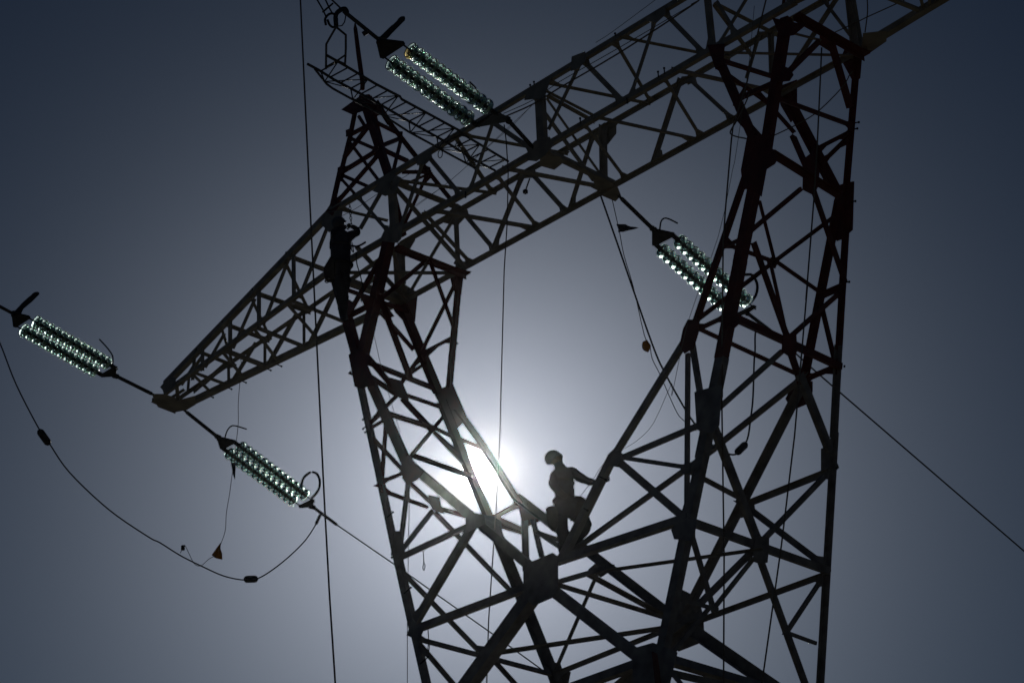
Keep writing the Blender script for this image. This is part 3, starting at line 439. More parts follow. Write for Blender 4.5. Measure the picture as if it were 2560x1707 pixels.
    ('leg_right', 'brace', (4.257, 0.037, 17.592), (4.218, 1.58, 17.522), 0.109, (-0.876, 0.0, 0.483), 4420, (0.482, 0.052, 0.875), 0.071, (), ()),
    ('leg_right', 'brace', (3.9, 1.212, 18.559), (4.203, 1.088, 17.71), 0.092, (0.942, -0.0, 0.336), 1652, (-0.046, -0.991, 0.128), 0.06, (), ()),
    ('leg_right', 'brace', (3.869, 1.76, 18.645), (4.221, 1.086, 17.661), 0.073, (0.942, -0.0, 0.336), 988, (-0.182, -0.84, 0.51), 0.047, (0.286, 0.091, -0.954), ()),
    ('leg_right', 'chord', (4.253, -0.208, 17.494), (3.814, -0.354, 15.954), 0.148, (0.0, -0.996, 0.095), 9985, (0.962, -0.026, -0.272), 0.126, (), ()),
    ('leg_right', 'chord', (3.82, -0.351, 15.983), (3.44, -0.48, 14.631), 0.149, (0.0, -0.996, 0.095), 9223, (0.963, -0.025, -0.268), 0.127, (), ()),
    ('leg_right', 'chord', (3.45, -0.478, 14.646), (3.057, -0.606, 13.3), 0.146, (0.0, -0.996, 0.095), 9513, (0.96, -0.026, -0.277), 0.124, (), ()),
    ('leg_right', 'chord', (3.079, -0.6, 13.361), (2.298, -0.851, 10.722), 0.136, (0.0, -0.996, 0.095), 18620, (0.959, -0.027, -0.281), 0.116, (), ()),
    ('leg_right', 'chord', (4.031, -0.222, 17.347), (2.979, -0.423, 15.228), 0.078, (0.0, -0.996, 0.095), 8071, (0.896, -0.042, -0.441), 0.066, (), ()),
    ('leg_right', 'chord', (3.016, -0.414, 15.32), (1.457, -0.556, 13.822), 0.085, (0.0, -0.996, 0.095), 8261, (0.694, -0.068, -0.716), 0.072, (), ()),
    ('leg_right', 'chord', (1.472, -0.55, 13.889), (0.506, -0.668, 12.652), 0.112, (0.0, -0.996, 0.095), 7875, (0.79, -0.058, -0.611), 0.095, (), ()),
    ('leg_right', 'chord', (4.056, 1.854, 17.581), (2.957, 2.07, 15.307), 0.104, (-0.0, 0.996, 0.095), 10748, (-0.901, -0.041, 0.432), 0.088, (), ()),
    ('leg_right', 'chord', (4.227, 1.852, 17.608), (3.606, 2.054, 15.48), 0.08, (-0.0, 0.996, 0.095), 7245, (-0.96, -0.026, 0.278), 0.068, (), ()),
    ('leg_right', 'chord', (3.623, 2.048, 15.545), (3.267, 2.168, 14.282), 0.089, (-0.0, 0.996, 0.095), 4900, (-0.963, -0.025, 0.268), 0.075, (), ()),
    ('leg_right', 'chord', (3.29, 2.16, 14.36), (2.254, 2.498, 10.804), 0.087, (-0.0, 0.996, 0.095), 14306, (-0.96, -0.026, 0.277), 0.074, (), ()),
    ('leg_right', 'chord', (2.94, 2.076, 15.245), (0.188, 2.325, 12.623), 0.111, (-0.0, 0.996, 0.095), 16894, (-0.691, -0.068, 0.719), 0.095, (), ()),
    ('leg_right', 'brace', (4.194, 0.844, 17.375), (3.947, -0.063, 16.479), 0.059, (0.964, -0.0, -0.266), 1951, (0.186, -0.716, 0.673), 0.039, (), ()),
    ('leg_right', 'brace', (4.223, 1.04, 17.48), (3.925, 1.964, 16.402), 0.072, (0.964, -0.0, -0.266), 3073, (-0.169, -0.771, -0.614), 0.047, (), (-0.279, 0.091, -0.956)),
    ('leg_right', 'brace', (3.931, 0.086, 17.0), (3.604, 0.719, 16.408), 0.042, (-0.876, 0.0, 0.483), 1329, (0.33, 0.73, 0.599), 0.028, (), ()),
    ('leg_right', 'brace', (4.077, 1.579, 17.265), (3.607, 0.682, 16.412), 0.05, (-0.876, 0.0, 0.483), 1913, (-0.327, 0.736, -0.593), 0.033, (), ()),
    ('leg_right', 'brace', (3.611, 0.725, 16.42), (3.552, 1.749, 16.312), 0.051, (-0.876, 0.0, 0.483), 1334, (0.479, 0.119, 0.87), 0.033, (), ()),
    ('leg_right', 'brace', (3.639, 0.754, 16.47), (3.024, -0.411, 15.355), 0.054, (-0.876, 0.0, 0.483), 2809, (-0.326, 0.738, -0.591), 0.035, (), (-0.443, -0.085, -0.892)),
    ('leg_right', 'brace', (3.57, -0.316, 16.345), (3.609, 0.764, 16.415), 0.056, (-0.876, 0.0, 0.483), 1462, (0.481, -0.074, 0.873), 0.036, (-0.443, -0.085, -0.892), ()),
    ('leg_right', 'brace', (3.862, 0.409, 16.17), (3.606, 0.949, 15.244), 0.046, (0.964, -0.0, -0.266), 1674, (-0.13, -0.872, -0.472), 0.03, (), (-0.002, 1.0, -0.006)),
    ('leg_right', 'brace', (3.908, -0.005, 16.339), (3.607, 0.941, 15.244), 0.077, (0.964, -0.0, -0.266), 3949, (-0.17, -0.769, -0.617), 0.05, (), (-0.002, 1.0, -0.006)),
    ('leg_right', 'brace', (3.519, -0.319, 16.317), (3.939, -0.321, 16.302), 0.049, (0.0, -0.996, 0.095), 452, (-0.034, -0.095, -0.995), 0.032, (-0.443, -0.085, -0.892), (-0.273, -0.091, -0.958)),
    ('leg_right', 'brace', (3.607, 0.879, 15.245), (3.898, 1.975, 16.303), 0.063, (0.964, -0.0, -0.266), 2116, (0.188, -0.708, 0.681), 0.041, (-0.002, 1.0, -0.006), (-0.279, 0.091, -0.956)),
    ('leg_right', 'brace', (3.425, 1.97, 16.359), (3.859, 1.972, 16.348), 0.092, (-0.0, 0.996, 0.095), 991, (0.025, -0.095, 0.995), 0.06, (-0.434, 0.085, -0.897), (-0.279, 0.091, -0.956)),
    ('leg_right', 'brace', (3.452, 1.973, 16.33), (3.516, 2.077, 15.233), 0.063, (-0.0, 0.996, 0.095), 1872, (-0.998, 0.005, -0.057), 0.041, (-0.434, 0.085, -0.897), (-0.002, 1.0, -0.006)),
    ('leg_right', 'chord', (3.609, -0.326, 15.252), (3.605, 2.073, 15.238), 0.096, (0.964, -0.0, -0.266), 6919, (-0.266, -0.006, -0.964), 0.081, (), ()),
    ('leg_right', 'brace', (3.024, -0.416, 15.267), (3.005, 2.073, 15.247), 0.061, (0.705, -0.0, -0.709), 3372, (0.709, 0.011, 0.705), 0.039, (-0.72, -0.066, -0.691), (-0.723, 0.065, -0.688)),
    ('leg_right', 'brace', (2.979, -0.423, 15.228), (3.606, -0.423, 15.222), 0.055, (0.0, -0.996, 0.095), 897, (-0.01, -0.095, -0.995), 0.036, (-0.443, -0.085, -0.892), (-0.269, -0.091, -0.959)),
    ('leg_right', 'brace', (3.565, 0.832, 15.092), (3.248, -0.35, 13.942), 0.066, (0.964, -0.0, -0.266), 3183, (0.187, -0.71, 0.678), 0.043, (), ()),
    ('leg_right', 'brace', (3.607, 0.941, 15.244), (3.483, 1.32, 14.795), 0.089, (0.964, -0.0, -0.266), 1515, (-0.168, -0.775, -0.609), 0.058, (-0.002, 1.0, -0.006), ()),
    ('leg_right', 'brace', (3.512, 1.242, 14.901), (3.281, 2.043, 14.062), 0.117, (0.964, -0.0, -0.266), 4738, (-0.18, -0.735, -0.653), 0.076, (), ()),
    ('leg_right', 'brace', (2.916, 2.074, 15.265), (3.541, 2.075, 15.255), 0.07, (-0.0, 0.996, 0.095), 1166, (0.017, -0.095, 0.995), 0.045, (-0.434, 0.085, -0.897), (-0.27, 0.091, -0.959)),
    ('leg_right', 'brace', (3.035, 2.031, 15.277), (1.805, 0.938, 14.054), 0.077, (0.705, -0.0, -0.709), 4910, (0.378, -0.846, 0.376), 0.05, (-0.434, 0.085, -0.897), ()),
    ('leg_right', 'brace', (2.005, 1.099, 14.254), (0.289, -0.656, 12.548), 0.072, (0.705, -0.0, -0.709), 7915, (0.416, -0.809, 0.414), 0.047, (), (0.998, -0.006, -0.066)),
    ('leg_right', 'brace', (1.507, -0.552, 13.87), (2.841, -0.686, 12.455), 0.097, (0.0, -0.996, 0.095), 4607, (0.729, 0.065, 0.681), 0.063, (-0.72, -0.066, -0.691), (0.001, 1.0, 0.002)),
    ('leg_right', 'brace', (1.436, 2.195, 13.994), (2.769, 2.33, 12.573), 0.085, (-0.0, 0.996, 0.095), 4471, (-0.731, 0.065, -0.68), 0.055, (), (-0.279, 0.091, -0.956)),
    ('leg_right', 'brace', (1.712, 0.687, 13.962), (1.617, 2.201, 13.868), 0.073, (0.705, -0.0, -0.709), 2305, (0.706, 0.088, 0.702), 0.048, (), (-0.723, 0.065, -0.688)),
    ('leg_right', 'brace', (1.518, -0.551, 13.881), (3.017, -0.62, 13.151), 0.053, (0.0, -0.996, 0.095), 1934, (-0.439, -0.085, -0.894), 0.035, (-0.72, -0.066, -0.691), (-0.283, -0.091, -0.955)),
    ('leg_right', 'brace', (1.455, -0.557, 13.819), (3.227, -0.56, 13.79), 0.072, (0.0, -0.996, 0.095), 3762, (-0.017, -0.095, -0.995), 0.047, (-0.72, -0.066, -0.691), (-0.279, -0.091, -0.956)),
    ('leg_right', 'brace', (2.857, -0.45, 14.947), (2.784, -0.68, 12.52), 0.065, (0.0, -0.996, 0.095), 5697, (1.0, -0.003, -0.03), 0.042, (), (0.998, -0.006, -0.066)),
    ('leg_right', 'brace', (2.942, -0.43, 15.154), (3.098, -0.529, 14.108), 0.078, (0.0, -0.996, 0.095), 2300, (0.989, 0.014, 0.146), 0.051, (-0.443, -0.085, -0.892), ()),
    ('leg_right', 'brace', (3.221, -0.386, 13.847), (2.845, 0.859, 12.481), 0.11, (0.964, -0.0, -0.266), 7499, (-0.175, -0.751, -0.636), 0.072, (), (0.001, 1.0, 0.002)),
    ('leg_right', 'brace', (3.177, 1.994, 13.686), (2.845, 0.801, 12.48), 0.072, (0.964, -0.0, -0.266), 3545, (0.183, -0.724, 0.665), 0.047, (), (0.001, 1.0, 0.002)),
    ('leg_right', 'brace', (1.487, 2.208, 13.861), (3.141, 2.209, 13.849), 0.088, (-0.0, 0.996, 0.095), 4007, (0.007, -0.095, 0.995), 0.057, (-0.723, 0.065, -0.688), (-0.279, 0.091, -0.956)),
    ('leg_right', 'chord', (2.844, -0.545, 12.478), (2.846, 2.278, 12.483), 0.101, (0.964, -0.0, -0.266), 8393, (-0.266, 0.002, -0.964), 0.086, (), ()),
    ('body_frame', 'chord', (-2.353, -0.679, 12.527), (0.031, -0.685, 12.466), 0.1, (0.0, -0.996, 0.095), 7393, (-0.026, -0.095, -0.995), 0.085, (), ()),
    ('body_frame', 'chord', (0.41, -0.665, 12.677), (2.835, -0.68, 12.517), 0.108, (0.0, -0.996, 0.095), 9440, (-0.066, -0.094, -0.993), 0.092, (), ()),
    ('body_frame', 'chord', (0.058, -0.689, 12.422), (-1.475, -0.801, 11.246), 0.2, (0.0, -0.996, 0.095), 16383, (0.611, -0.075, -0.788), 0.17, (), ()),
    ('body_frame', 'chord', (0.285, -0.696, 12.349), (2.141, -0.854, 10.687), 0.145, (0.0, -0.996, 0.095), 10291, (0.669, 0.07, 0.74), 0.123, (), ()),
    ('body_frame', 'chord', (-2.449, -0.675, 12.574), (-2.019, -0.791, 11.357), 0.101, (0.0, -0.996, 0.095), 4399, (0.943, 0.031, 0.331), 0.086, (), ()),
    ('body_frame', 'brace', (0.473, -0.695, 12.36), (1.383, -0.703, 12.275), 0.062, (0.0, -0.996, 0.095), 1628, (-0.093, -0.094, -0.991), 0.04, (), ()),
    ('body_frame', 'brace', (1.135, -0.549, 12.379), (3.029, 0.577, 12.379), 0.052, (0.0, 0.0, 1.0), 3809, (-0.511, 0.86, -0.0), 0.034, (), ()),
    ('body_frame', 'brace', (1.027, -0.653, 12.379), (0.526, 1.546, 12.379), 0.071, (0.0, 0.0, 1.0), 3359, (-0.975, -0.222, 0.0), 0.046, (), ()),
    ('body_frame', 'brace', (0.444, -0.652, 12.379), (0.471, 1.569, 12.379), 0.067, (0.0, 0.0, 1.0), 3615, (-1.0, 0.012, -0.0), 0.043, (), ()),
    ('body_frame', 'brace', (-2.205, 0.494, 12.379), (0.191, 1.771, 12.379), 0.076, (0.0, 0.0, 1.0), 5659, (-0.47, 0.882, -0.0), 0.05, (), ()),
    ('body_frame', 'brace', (-2.496, 2.34, 12.468), (0.082, 2.335, 12.523), 0.07, (-0.0, 0.996, 0.095), 4264, (-0.021, -0.095, 0.995), 0.046, (0.283, 0.091, -0.955), (-0.723, 0.065, -0.688)),
    ('body_frame', 'brace', (0.175, 2.339, 12.482), (2.74, 2.34, 12.473), 0.077, (-0.0, 0.996, 0.095), 5302, (0.004, -0.095, 0.996), 0.05, (0.737, 0.064, -0.672), (-0.279, 0.091, -0.956)),
    ('body_frame', 'brace', (-2.266, -0.728, 12.208), (-2.056, -0.19, 11.573), 0.072, (-0.949, 0.0, -0.315), 1936, (-0.198, 0.779, 0.595), 0.047, (0.332, -0.089, -0.939), ()),
    ('body_frame', 'brace', (-2.293, 0.728, 12.288), (-2.151, 1.133, 11.861), 0.072, (-0.949, 0.0, -0.315), 1209, (-0.211, 0.743, 0.635), 0.047, (), ()),
    ('body_frame', 'brace', (2.845, 0.717, 12.48), (2.384, 2.152, 10.809), 0.088, (0.964, -0.0, -0.266), 6775, (-0.169, -0.77, -0.615), 0.057, (0.001, 1.0, 0.002), ()),
    ('body_frame', 'brace', (2.784, 2.09, 12.26), (2.564, 1.508, 11.461), 0.061, (0.964, -0.0, -0.266), 1959, (0.153, -0.819, 0.554), 0.04, (), ()),
    ('body_frame', 'brace', (2.58, 1.492, 11.52), (2.575, 2.189, 11.502), 0.05, (0.964, -0.0, -0.266), 830, (-0.266, -0.027, -0.964), 0.033, (), ()),
    ('body_frame', 'brace', (2.845, 0.813, 12.48), (2.553, -0.27, 11.421), 0.082, (0.964, -0.0, -0.266), 3728, (0.186, -0.713, 0.676), 0.054, (0.001, 1.0, 0.002), ()),
    ('body_frame', 'brace', (2.795, 0.721, 12.3), (2.571, 0.047, 11.487), 0.056, (0.964, -0.0, -0.266), 2002, (0.166, -0.781, 0.602), 0.037, (), ()),
    ('body_frame', 'brace', (2.593, 0.048, 11.566), (2.379, -0.616, 10.791), 0.055, (0.964, -0.0, -0.266), 1998, (0.169, -0.771, 0.614), 0.036, (), ()),
    ('body_frame', 'brace', (2.844, -0.581, 12.478), (2.569, 0.123, 11.481), 0.068, (0.964, -0.0, -0.266), 3235, (-0.149, -0.827, -0.542), 0.044, (0.001, 1.0, 0.002), ()),
    ('body_frame', 'brace', (2.571, -0.777, 11.488), (2.58, 0.148, 11.52), 0.052, (0.964, -0.0, -0.266), 1183, (-0.266, 0.036, -0.963), 0.034, (-0.283, -0.091, -0.955), ()),
    ('body_frame', 'chord', (0.245, 2.345, 12.418), (1.727, 2.473, 11.066), 0.165, (-0.0, 0.996, 0.095), 10166, (-0.676, 0.07, -0.734), 0.14, (), ()),
    ('body_frame', 'chord', (0.252, 2.346, 12.409), (-1.359, 2.395, 11.887), 0.157, (-0.0, 0.996, 0.095), 8798, (-0.309, -0.09, 0.947), 0.133, (), ()),
    ('body_frame', 'brace', (2.32, -0.863, 10.575), (2.336, 0.582, 10.636), 0.089, (0.964, -0.0, -0.266), 3002, (-0.265, 0.044, -0.963), 0.058, (-0.283, -0.091, -0.955), ()),
    ('body_frame', 'chord', (-2.547, 2.324, 12.64), (-2.357, 2.385, 11.999), 0.147, (-0.0, 0.996, 0.095), 3249, (-0.959, 0.027, -0.282), 0.125, (), ()),
    ('arm_right', 'brace', (5.839, 0.808, 19.679), (5.986, 1.621, 19.679), 0.065, (-0.0, -0.0, -1.0), 1429, (0.984, -0.178, -0.0), 0.043, (), (0.999, -0.051, 0.0)),
    ('arm_right', 'brace', (6.248, 1.212, 19.679), (6.0, 1.666, 19.679), 0.045, (-0.0, -0.0, -1.0), 387, (0.877, 0.48, -0.0), 0.029, (), (0.999, -0.051, 0.0)),
    ('arm_right', 'brace', (6.346, 1.287, 19.679), (6.143, 1.613, 19.679), 0.041, (-0.0, -0.0, -1.0), 216, (-0.849, -0.529, 0.0), 0.027, (), (0.999, -0.051, 0.0)),
    ('arm_right', 'chord', (5.026, 1.67, 19.679), (6.722, 1.583, 19.679), 0.111, (-0.0, -0.0, -1.0), 6975, (-0.051, -0.999, -0.0), 0.094, (), ()),
    ('arm_right', 'chord', (4.971, 0.001, 20.874), (10.559, 0.655, 19.909), 0.119, (0.116, -0.993, 0.0), 3955, (-0.168, -0.02, -0.986), 0.101, (), ()),
    ('arm_right', 'chord', (4.956, 0.035, 19.679), (10.524, 0.687, 19.679), 0.084, (0.0, -0.0, -1.0), 2486, (0.116, -0.993, 0.0), 0.072, (), ()),
    ('arm_right', 'chord', (4.936, 1.689, 19.679), (10.882, 1.288, 19.679), 0.114, (0.0, -0.0, -1.0), 3890, (-0.067, -0.998, 0.0), 0.097, (), ()),
    ('arm_right', 'chord', (4.957, 1.655, 20.772), (10.824, 1.227, 19.849), 0.061, (0.073, 0.997, -0.0), 2308, (0.155, -0.011, 0.988), 0.052, (), ()),
    ('arm_right', 'post', (9.245, 0.502, 20.136), (9.226, 0.499, 19.613), 0.065, (0.116, -0.993, 0.0), 118, (-0.992, -0.116, 0.038), 0.042, (0.979, 0.115, -0.169), (0.993, 0.116, 0.0)),
    ('arm_right', 'post', (9.537, 0.536, 20.086), (9.589, 0.542, 19.587), 0.059, (0.116, -0.993, 0.0), 99, (-0.988, -0.116, -0.104), 0.039, (0.979, 0.115, -0.169), (0.993, 0.116, 0.0)),
    ('arm_right', 'post', (8.337, 0.395, 20.293), (8.319, 0.393, 19.631), 0.07, (0.116, -0.993, 0.0), 204, (-0.993, -0.116, 0.027), 0.046, (0.979, 0.115, -0.169), (0.993, 0.116, 0.0)),
    ('arm_right', 'post', (7.332, 0.278, 20.466), (7.32, 0.276, 19.636), 0.069, (0.116, -0.993, 0.0), 278, (-0.993, -0.116, 0.015), 0.045, (0.979, 0.115, -0.169), (0.993, 0.116, 0.0)),
    ('arm_right', 'post', (6.235, 0.149, 20.656), (6.219, 0.147, 19.666), 0.067, (0.116, -0.993, 0.0), 360, (-0.993, -0.116, 0.017), 0.044, (0.979, 0.115, -0.169), (0.993, 0.116, 0.0)),
    ('arm_right', 'brace', (9.524, 0.534, 19.902), (9.986, 0.588, 19.67), 0.052, (0.116, -0.993, 0.0), 121, (-0.445, -0.052, -0.894), 0.034, (), (0.993, 0.116, 0.0)),
    ('arm_right', 'brace', (8.454, 0.409, 20.047), (9.106, 0.485, 19.645), 0.055, (0.116, -0.993, 0.0), 215, (-0.518, -0.061, -0.853), 0.036, (), (0.993, 0.116, 0.0)),
    ('arm_right', 'brace', (7.462, 0.293, 20.296), (8.186, 0.378, 19.627), 0.058, (0.116, -0.993, 0.0), 326, (-0.671, -0.079, -0.737), 0.038, (), (0.993, 0.116, 0.0)),
    ('arm_right', 'brace', (6.354, 0.163, 20.635), (7.194, 0.262, 19.679), 0.06, (0.116, -0.993, 0.0), 399, (-0.744, -0.087, -0.663), 0.039, (0.979, 0.115, -0.169), (0.993, 0.116, 0.0)),
    ('arm_right', 'brace', (5.195, 0.028, 20.659), (6.083, 0.131, 19.679), 0.062, (0.116, -0.993, 0.0), 502, (-0.734, -0.086, -0.674), 0.04, (), (0.993, 0.116, 0.0)),
    ('arm_right', 'brace', (9.281, 0.507, 20.063), (9.326, 1.336, 20.055), 0.061, (0.17, 0.0, 0.985), 216, (0.984, -0.055, -0.17), 0.039, (0.979, 0.115, -0.169), (0.985, -0.072, -0.155)),
    ('arm_right', 'brace', (8.359, 0.399, 20.222), (8.368, 1.406, 20.221), 0.069, (0.17, 0.0, 0.985), 339, (0.985, -0.009, -0.17), 0.045, (0.979, 0.115, -0.169), (0.985, -0.072, -0.155)),
    ('arm_right', 'brace', (7.346, 0.281, 20.397), (7.301, 1.484, 20.405), 0.075, (0.17, 0.0, 0.985), 481, (0.985, 0.038, -0.17), 0.049, (0.979, 0.115, -0.169), (0.985, -0.072, -0.155)),
    ('arm_right', 'brace', (6.252, 0.153, 20.586), (6.216, 1.563, 20.593), 0.073, (0.17, 0.0, 0.985), 490, (0.985, 0.026, -0.17), 0.047, (0.979, 0.115, -0.169), (0.985, -0.072, -0.155)),
    ('arm_right', 'brace', (7.524, 0.301, 20.367), (8.348, 1.407, 20.224), 0.048, (0.17, 0.0, 0.985), 226, (0.786, -0.603, -0.136), 0.031, (0.979, 0.115, -0.169), (0.985, -0.072, -0.155)),
    ('arm_right', 'brace', (8.51, 0.417, 20.196), (9.341, 1.334, 20.053), 0.047, (0.17, 0.0, 0.985), 172, (0.725, -0.677, -0.125), 0.031, (0.979, 0.115, -0.169), (0.985, -0.072, -0.155)),
    ('arm_right', 'brace', (6.427, 0.173, 20.556), (7.349, 1.48, 20.397), 0.054, (0.17, 0.0, 0.985), 332, (0.801, -0.582, -0.138), 0.035, (0.979, 0.115, -0.169), (0.985, -0.072, -0.155)),
    ('arm_right', 'brace', (9.31, 0.623, 20.058), (9.839, 0.755, 19.967), 0.053, (0.17, 0.0, 0.985), 114, (-0.236, 0.971, 0.041), 0.034, (), ()),
    ('arm_right', 'post', (9.411, 1.33, 20.071), (9.397, 1.331, 19.679), 0.048, (0.073, 0.997, -0.0), 87, (0.997, -0.073, -0.038), 0.031, (0.985, -0.072, -0.155), (0.998, -0.067, 0.0)),
    ('arm_right', 'post', (8.468, 1.399, 20.225), (8.465, 1.399, 19.679), 0.048, (0.073, 0.997, -0.0), 146, (0.997, -0.073, -0.004), 0.031, (0.985, -0.072, -0.155), (0.998, -0.067, 0.0)),
    ('arm_right', 'post', (7.441, 1.474, 20.394), (7.437, 1.474, 19.679), 0.047, (0.073, 0.997, -0.0), 193, (0.997, -0.073, -0.005), 0.03, (0.985, -0.072, -0.155), (0.998, -0.067, 0.0)),
    ('arm_right', 'post', (10.51, 1.25, 20.177), (10.532, 1.248, 19.895), 0.046, (0.073, 0.997, -0.0), 54, (0.994, -0.073, 0.078), 0.03, (), (0.985, -0.072, -0.155)),
    ('arm_right', 'brace', (8.663, 1.384, 20.212), (9.252, 1.341, 19.68), 0.066, (0.073, 0.997, -0.0), 255, (0.668, -0.049, 0.743), 0.043, (0.985, -0.072, -0.155), (0.998, -0.067, 0.0)),
    ('arm_right', 'brace', (7.644, 1.459, 20.388), (8.348, 1.408, 19.68), 0.075, (0.073, 0.997, -0.0), 402, (0.706, -0.052, 0.706), 0.048, (0.985, -0.072, -0.155), (0.998, -0.067, 0.0)),
    ('arm_right', 'brace', (6.591, 1.536, 20.515), (7.274, 1.486, 19.68), 0.077, (0.073, 0.997, -0.0), 417, (0.772, -0.056, 0.634), 0.05, (0.985, -0.072, -0.155), (0.998, -0.067, 0.0)),
    ('arm_right', 'brace', (9.516, 1.322, 20.068), (10.092, 1.28, 19.89), 0.074, (0.073, 0.997, -0.0), 216, (0.294, -0.021, 0.956), 0.048, (), ()),
    ('arm_right', 'brace', (9.962, 1.29, 19.977), (10.403, 1.257, 19.855), 0.074, (0.073, 0.997, -0.0), 152, (0.265, -0.019, 0.964), 0.048, (), ()),
    ('arm_right', 'brace', (6.093, 1.572, 20.173), (5.616, 1.607, 20.391), 0.055, (0.073, 0.997, -0.0), 164, (0.414, -0.03, 0.91), 0.036, (), ()),
    ('arm_right', 'brace', (9.562, 0.575, 19.679), (9.588, 1.375, 19.679), 0.055, (0.0, -0.0, -1.0), 179, (-0.999, 0.032, -0.0), 0.036, (0.993, 0.116, 0.0), (0.998, -0.067, 0.0)),
    ('arm_right', 'brace', (8.487, 0.449, 19.679), (8.528, 1.477, 19.679), 0.087, (0.0, -0.0, -1.0), 392, (-0.999, 0.04, -0.0), 0.056, (0.993, 0.116, 0.0), (0.998, -0.067, 0.0)),
    ('arm_right', 'brace', (7.454, 0.28, 19.679), (7.497, 1.516, 19.679), 0.068, (0.0, -0.0, -1.0), 432, (-0.999, 0.034, -0.0), 0.044, (0.993, 0.116, 0.0), (0.998, -0.067, 0.0)),
    ('arm_right', 'brace', (6.319, 0.195, 19.679), (6.343, 1.594, 19.679), 0.06, (0.0, -0.0, -1.0), 359, (-1.0, 0.018, -0.0), 0.039, (0.993, 0.116, 0.0), (0.998, -0.067, 0.0)),
    ('arm_right', 'brace', (9.607, 0.58, 19.679), (10.031, 1.345, 19.679), 0.047, (0.0, -0.0, -1.0), 124, (-0.874, 0.485, -0.0), 0.031, (0.993, 0.116, 0.0), (0.998, -0.067, 0.0)),
    ('arm_right', 'brace', (8.538, 0.455, 19.679), (9.133, 1.406, 19.679), 0.052, (0.0, -0.0, -1.0), 188, (-0.848, 0.53, -0.0), 0.034, (0.993, 0.116, 0.0), (0.998, -0.067, 0.0)),
    ('arm_right', 'brace', (7.495, 0.333, 19.679), (8.226, 1.467, 19.679), 0.051, (0.0, -0.0, -1.0), 223, (-0.84, 0.542, -0.0), 0.033, (0.993, 0.116, 0.0), (0.998, -0.067, 0.0)),
    ('arm_right', 'brace', (6.432, 0.208, 19.679), (7.162, 1.539, 19.679), 0.05, (0.0, -0.0, -1.0), 263, (-0.877, 0.481, -0.0), 0.033, (0.993, 0.116, 0.0), (0.998, -0.067, 0.0)),
    ('arm_right', 'brace', (10.923, 0.67, 19.679), (10.518, 1.312, 19.679), 0.067, (0.0, -0.0, -1.0), 140, (-0.846, -0.534, -0.0), 0.043, (0.161, 0.987, 0.0), (0.998, -0.067, 0.0)),
    ('arm_right', 'brace', (10.964, 0.92, 19.679), (10.203, 0.883, 19.679), 0.049, (0.0, -0.0, -1.0), 110, (0.048, -0.999, -0.0), 0.032, (0.161, 0.987, 0.0), ()),
    ('arm_right', 'chord', (10.928, 0.698, 19.679), (11.022, 1.28, 19.679), 0.09, (0.0, -0.0, -1.0), 283, (-0.987, 0.161, -0.0), 0.076, (), ()),
    ('arm_right', 'brace', (10.114, 0.639, 19.679), (10.927, 1.284, 19.679), 0.071, (0.0, -0.0, -1.0), 156, (-0.622, 0.783, -0.0), 0.046, (0.993, 0.116, 0.0), (0.998, -0.067, 0.0)),
    ('peak_right', 'chord', (5.109, 0.658, 23.234), (5.049, 0.455, 22.487), 0.067, (-0.0, -0.965, 0.262), 95, (-0.997, 0.02, 0.075), 0.057, (), ()),
    ('peak_right', 'chord', (5.07, 0.471, 22.546), (5.058, 0.255, 21.75), 0.067, (-0.0, -0.965, 0.262), 109, (-1.0, 0.004, 0.014), 0.057, (), ()),
    ('peak_right', 'chord', (5.078, 0.269, 21.803), (5.032, 0.018, 20.874), 0.074, (-0.0, -0.965, 0.262), 144, (-0.999, 0.012, 0.046), 0.063, (), ()),
    ('peak_right', 'chord', (4.817, 0.625, 23.113), (3.511, -0.016, 20.752), 0.127, (-0.0, -0.965, 0.262), 469, (-0.882, 0.123, 0.454), 0.108, (), ()),
    ('peak_right', 'chord', (4.972, 0.926, 23.497), (4.924, 1.629, 20.907), 0.109, (0.0, 0.965, 0.262), 729, (1.0, 0.005, -0.017), 0.093, (), ()),
    ('peak_right', 'chord', (4.826, 0.965, 23.352), (4.619, 1.104, 22.839), 0.08, (0.0, 0.965, 0.262), 98, (0.931, 0.095, -0.351), 0.068, (), ()),
    ('peak_right', 'chord', (4.642, 1.097, 22.866), (4.046, 1.407, 21.725), 0.069, (0.0, 0.965, 0.262), 194, (0.893, 0.118, -0.435), 0.058, (), ()),
    ('peak_right', 'chord', (4.059, 1.395, 21.767), (3.664, 1.595, 21.03), 0.062, (0.0, 0.965, 0.262), 119, (0.888, 0.12, -0.444), 0.053, (), ()),
    ('peak_right', 'brace', (5.063, 0.5, 22.654), (4.533, 0.486, 22.6), 0.074, (-0.0, -0.965, 0.262), 50, (0.105, -0.26, -0.96), 0.048, (-0.077, -0.261, -0.962), (-0.471, -0.231, -0.851)),
    ('peak_right', 'brace', (5.052, 0.464, 22.521), (4.016, 0.232, 21.665), 0.056, (-0.0, -0.965, 0.262), 56, (0.65, -0.199, -0.733), 0.037, (-0.077, -0.261, -0.962), (-0.471, -0.231, -0.851)),
    ('peak_right', 'brace', (4.973, 0.592, 22.993), (4.697, 0.489, 22.612), 0.055, (-0.0, -0.965, 0.262), 22, (-0.82, 0.15, 0.552), 0.036, (), ()),
    ('peak_right', 'brace', (5.058, 0.264, 21.783), (4.077, 0.262, 21.775), 0.08, (-0.0, -0.965, 0.262), 118, (0.008, -0.262, -0.965), 0.052, (-0.014, -0.262, -0.965), (-0.471, -0.231, -0.851)),
    ('peak_right', 'brace', (5.091, 0.35, 22.098), (4.523, 0.48, 22.581), 0.088, (-0.0, -0.965, 0.262), 111, (-0.661, -0.196, -0.724), 0.057, (-0.014, -0.262, -0.965), (-0.471, -0.231, -0.851)),
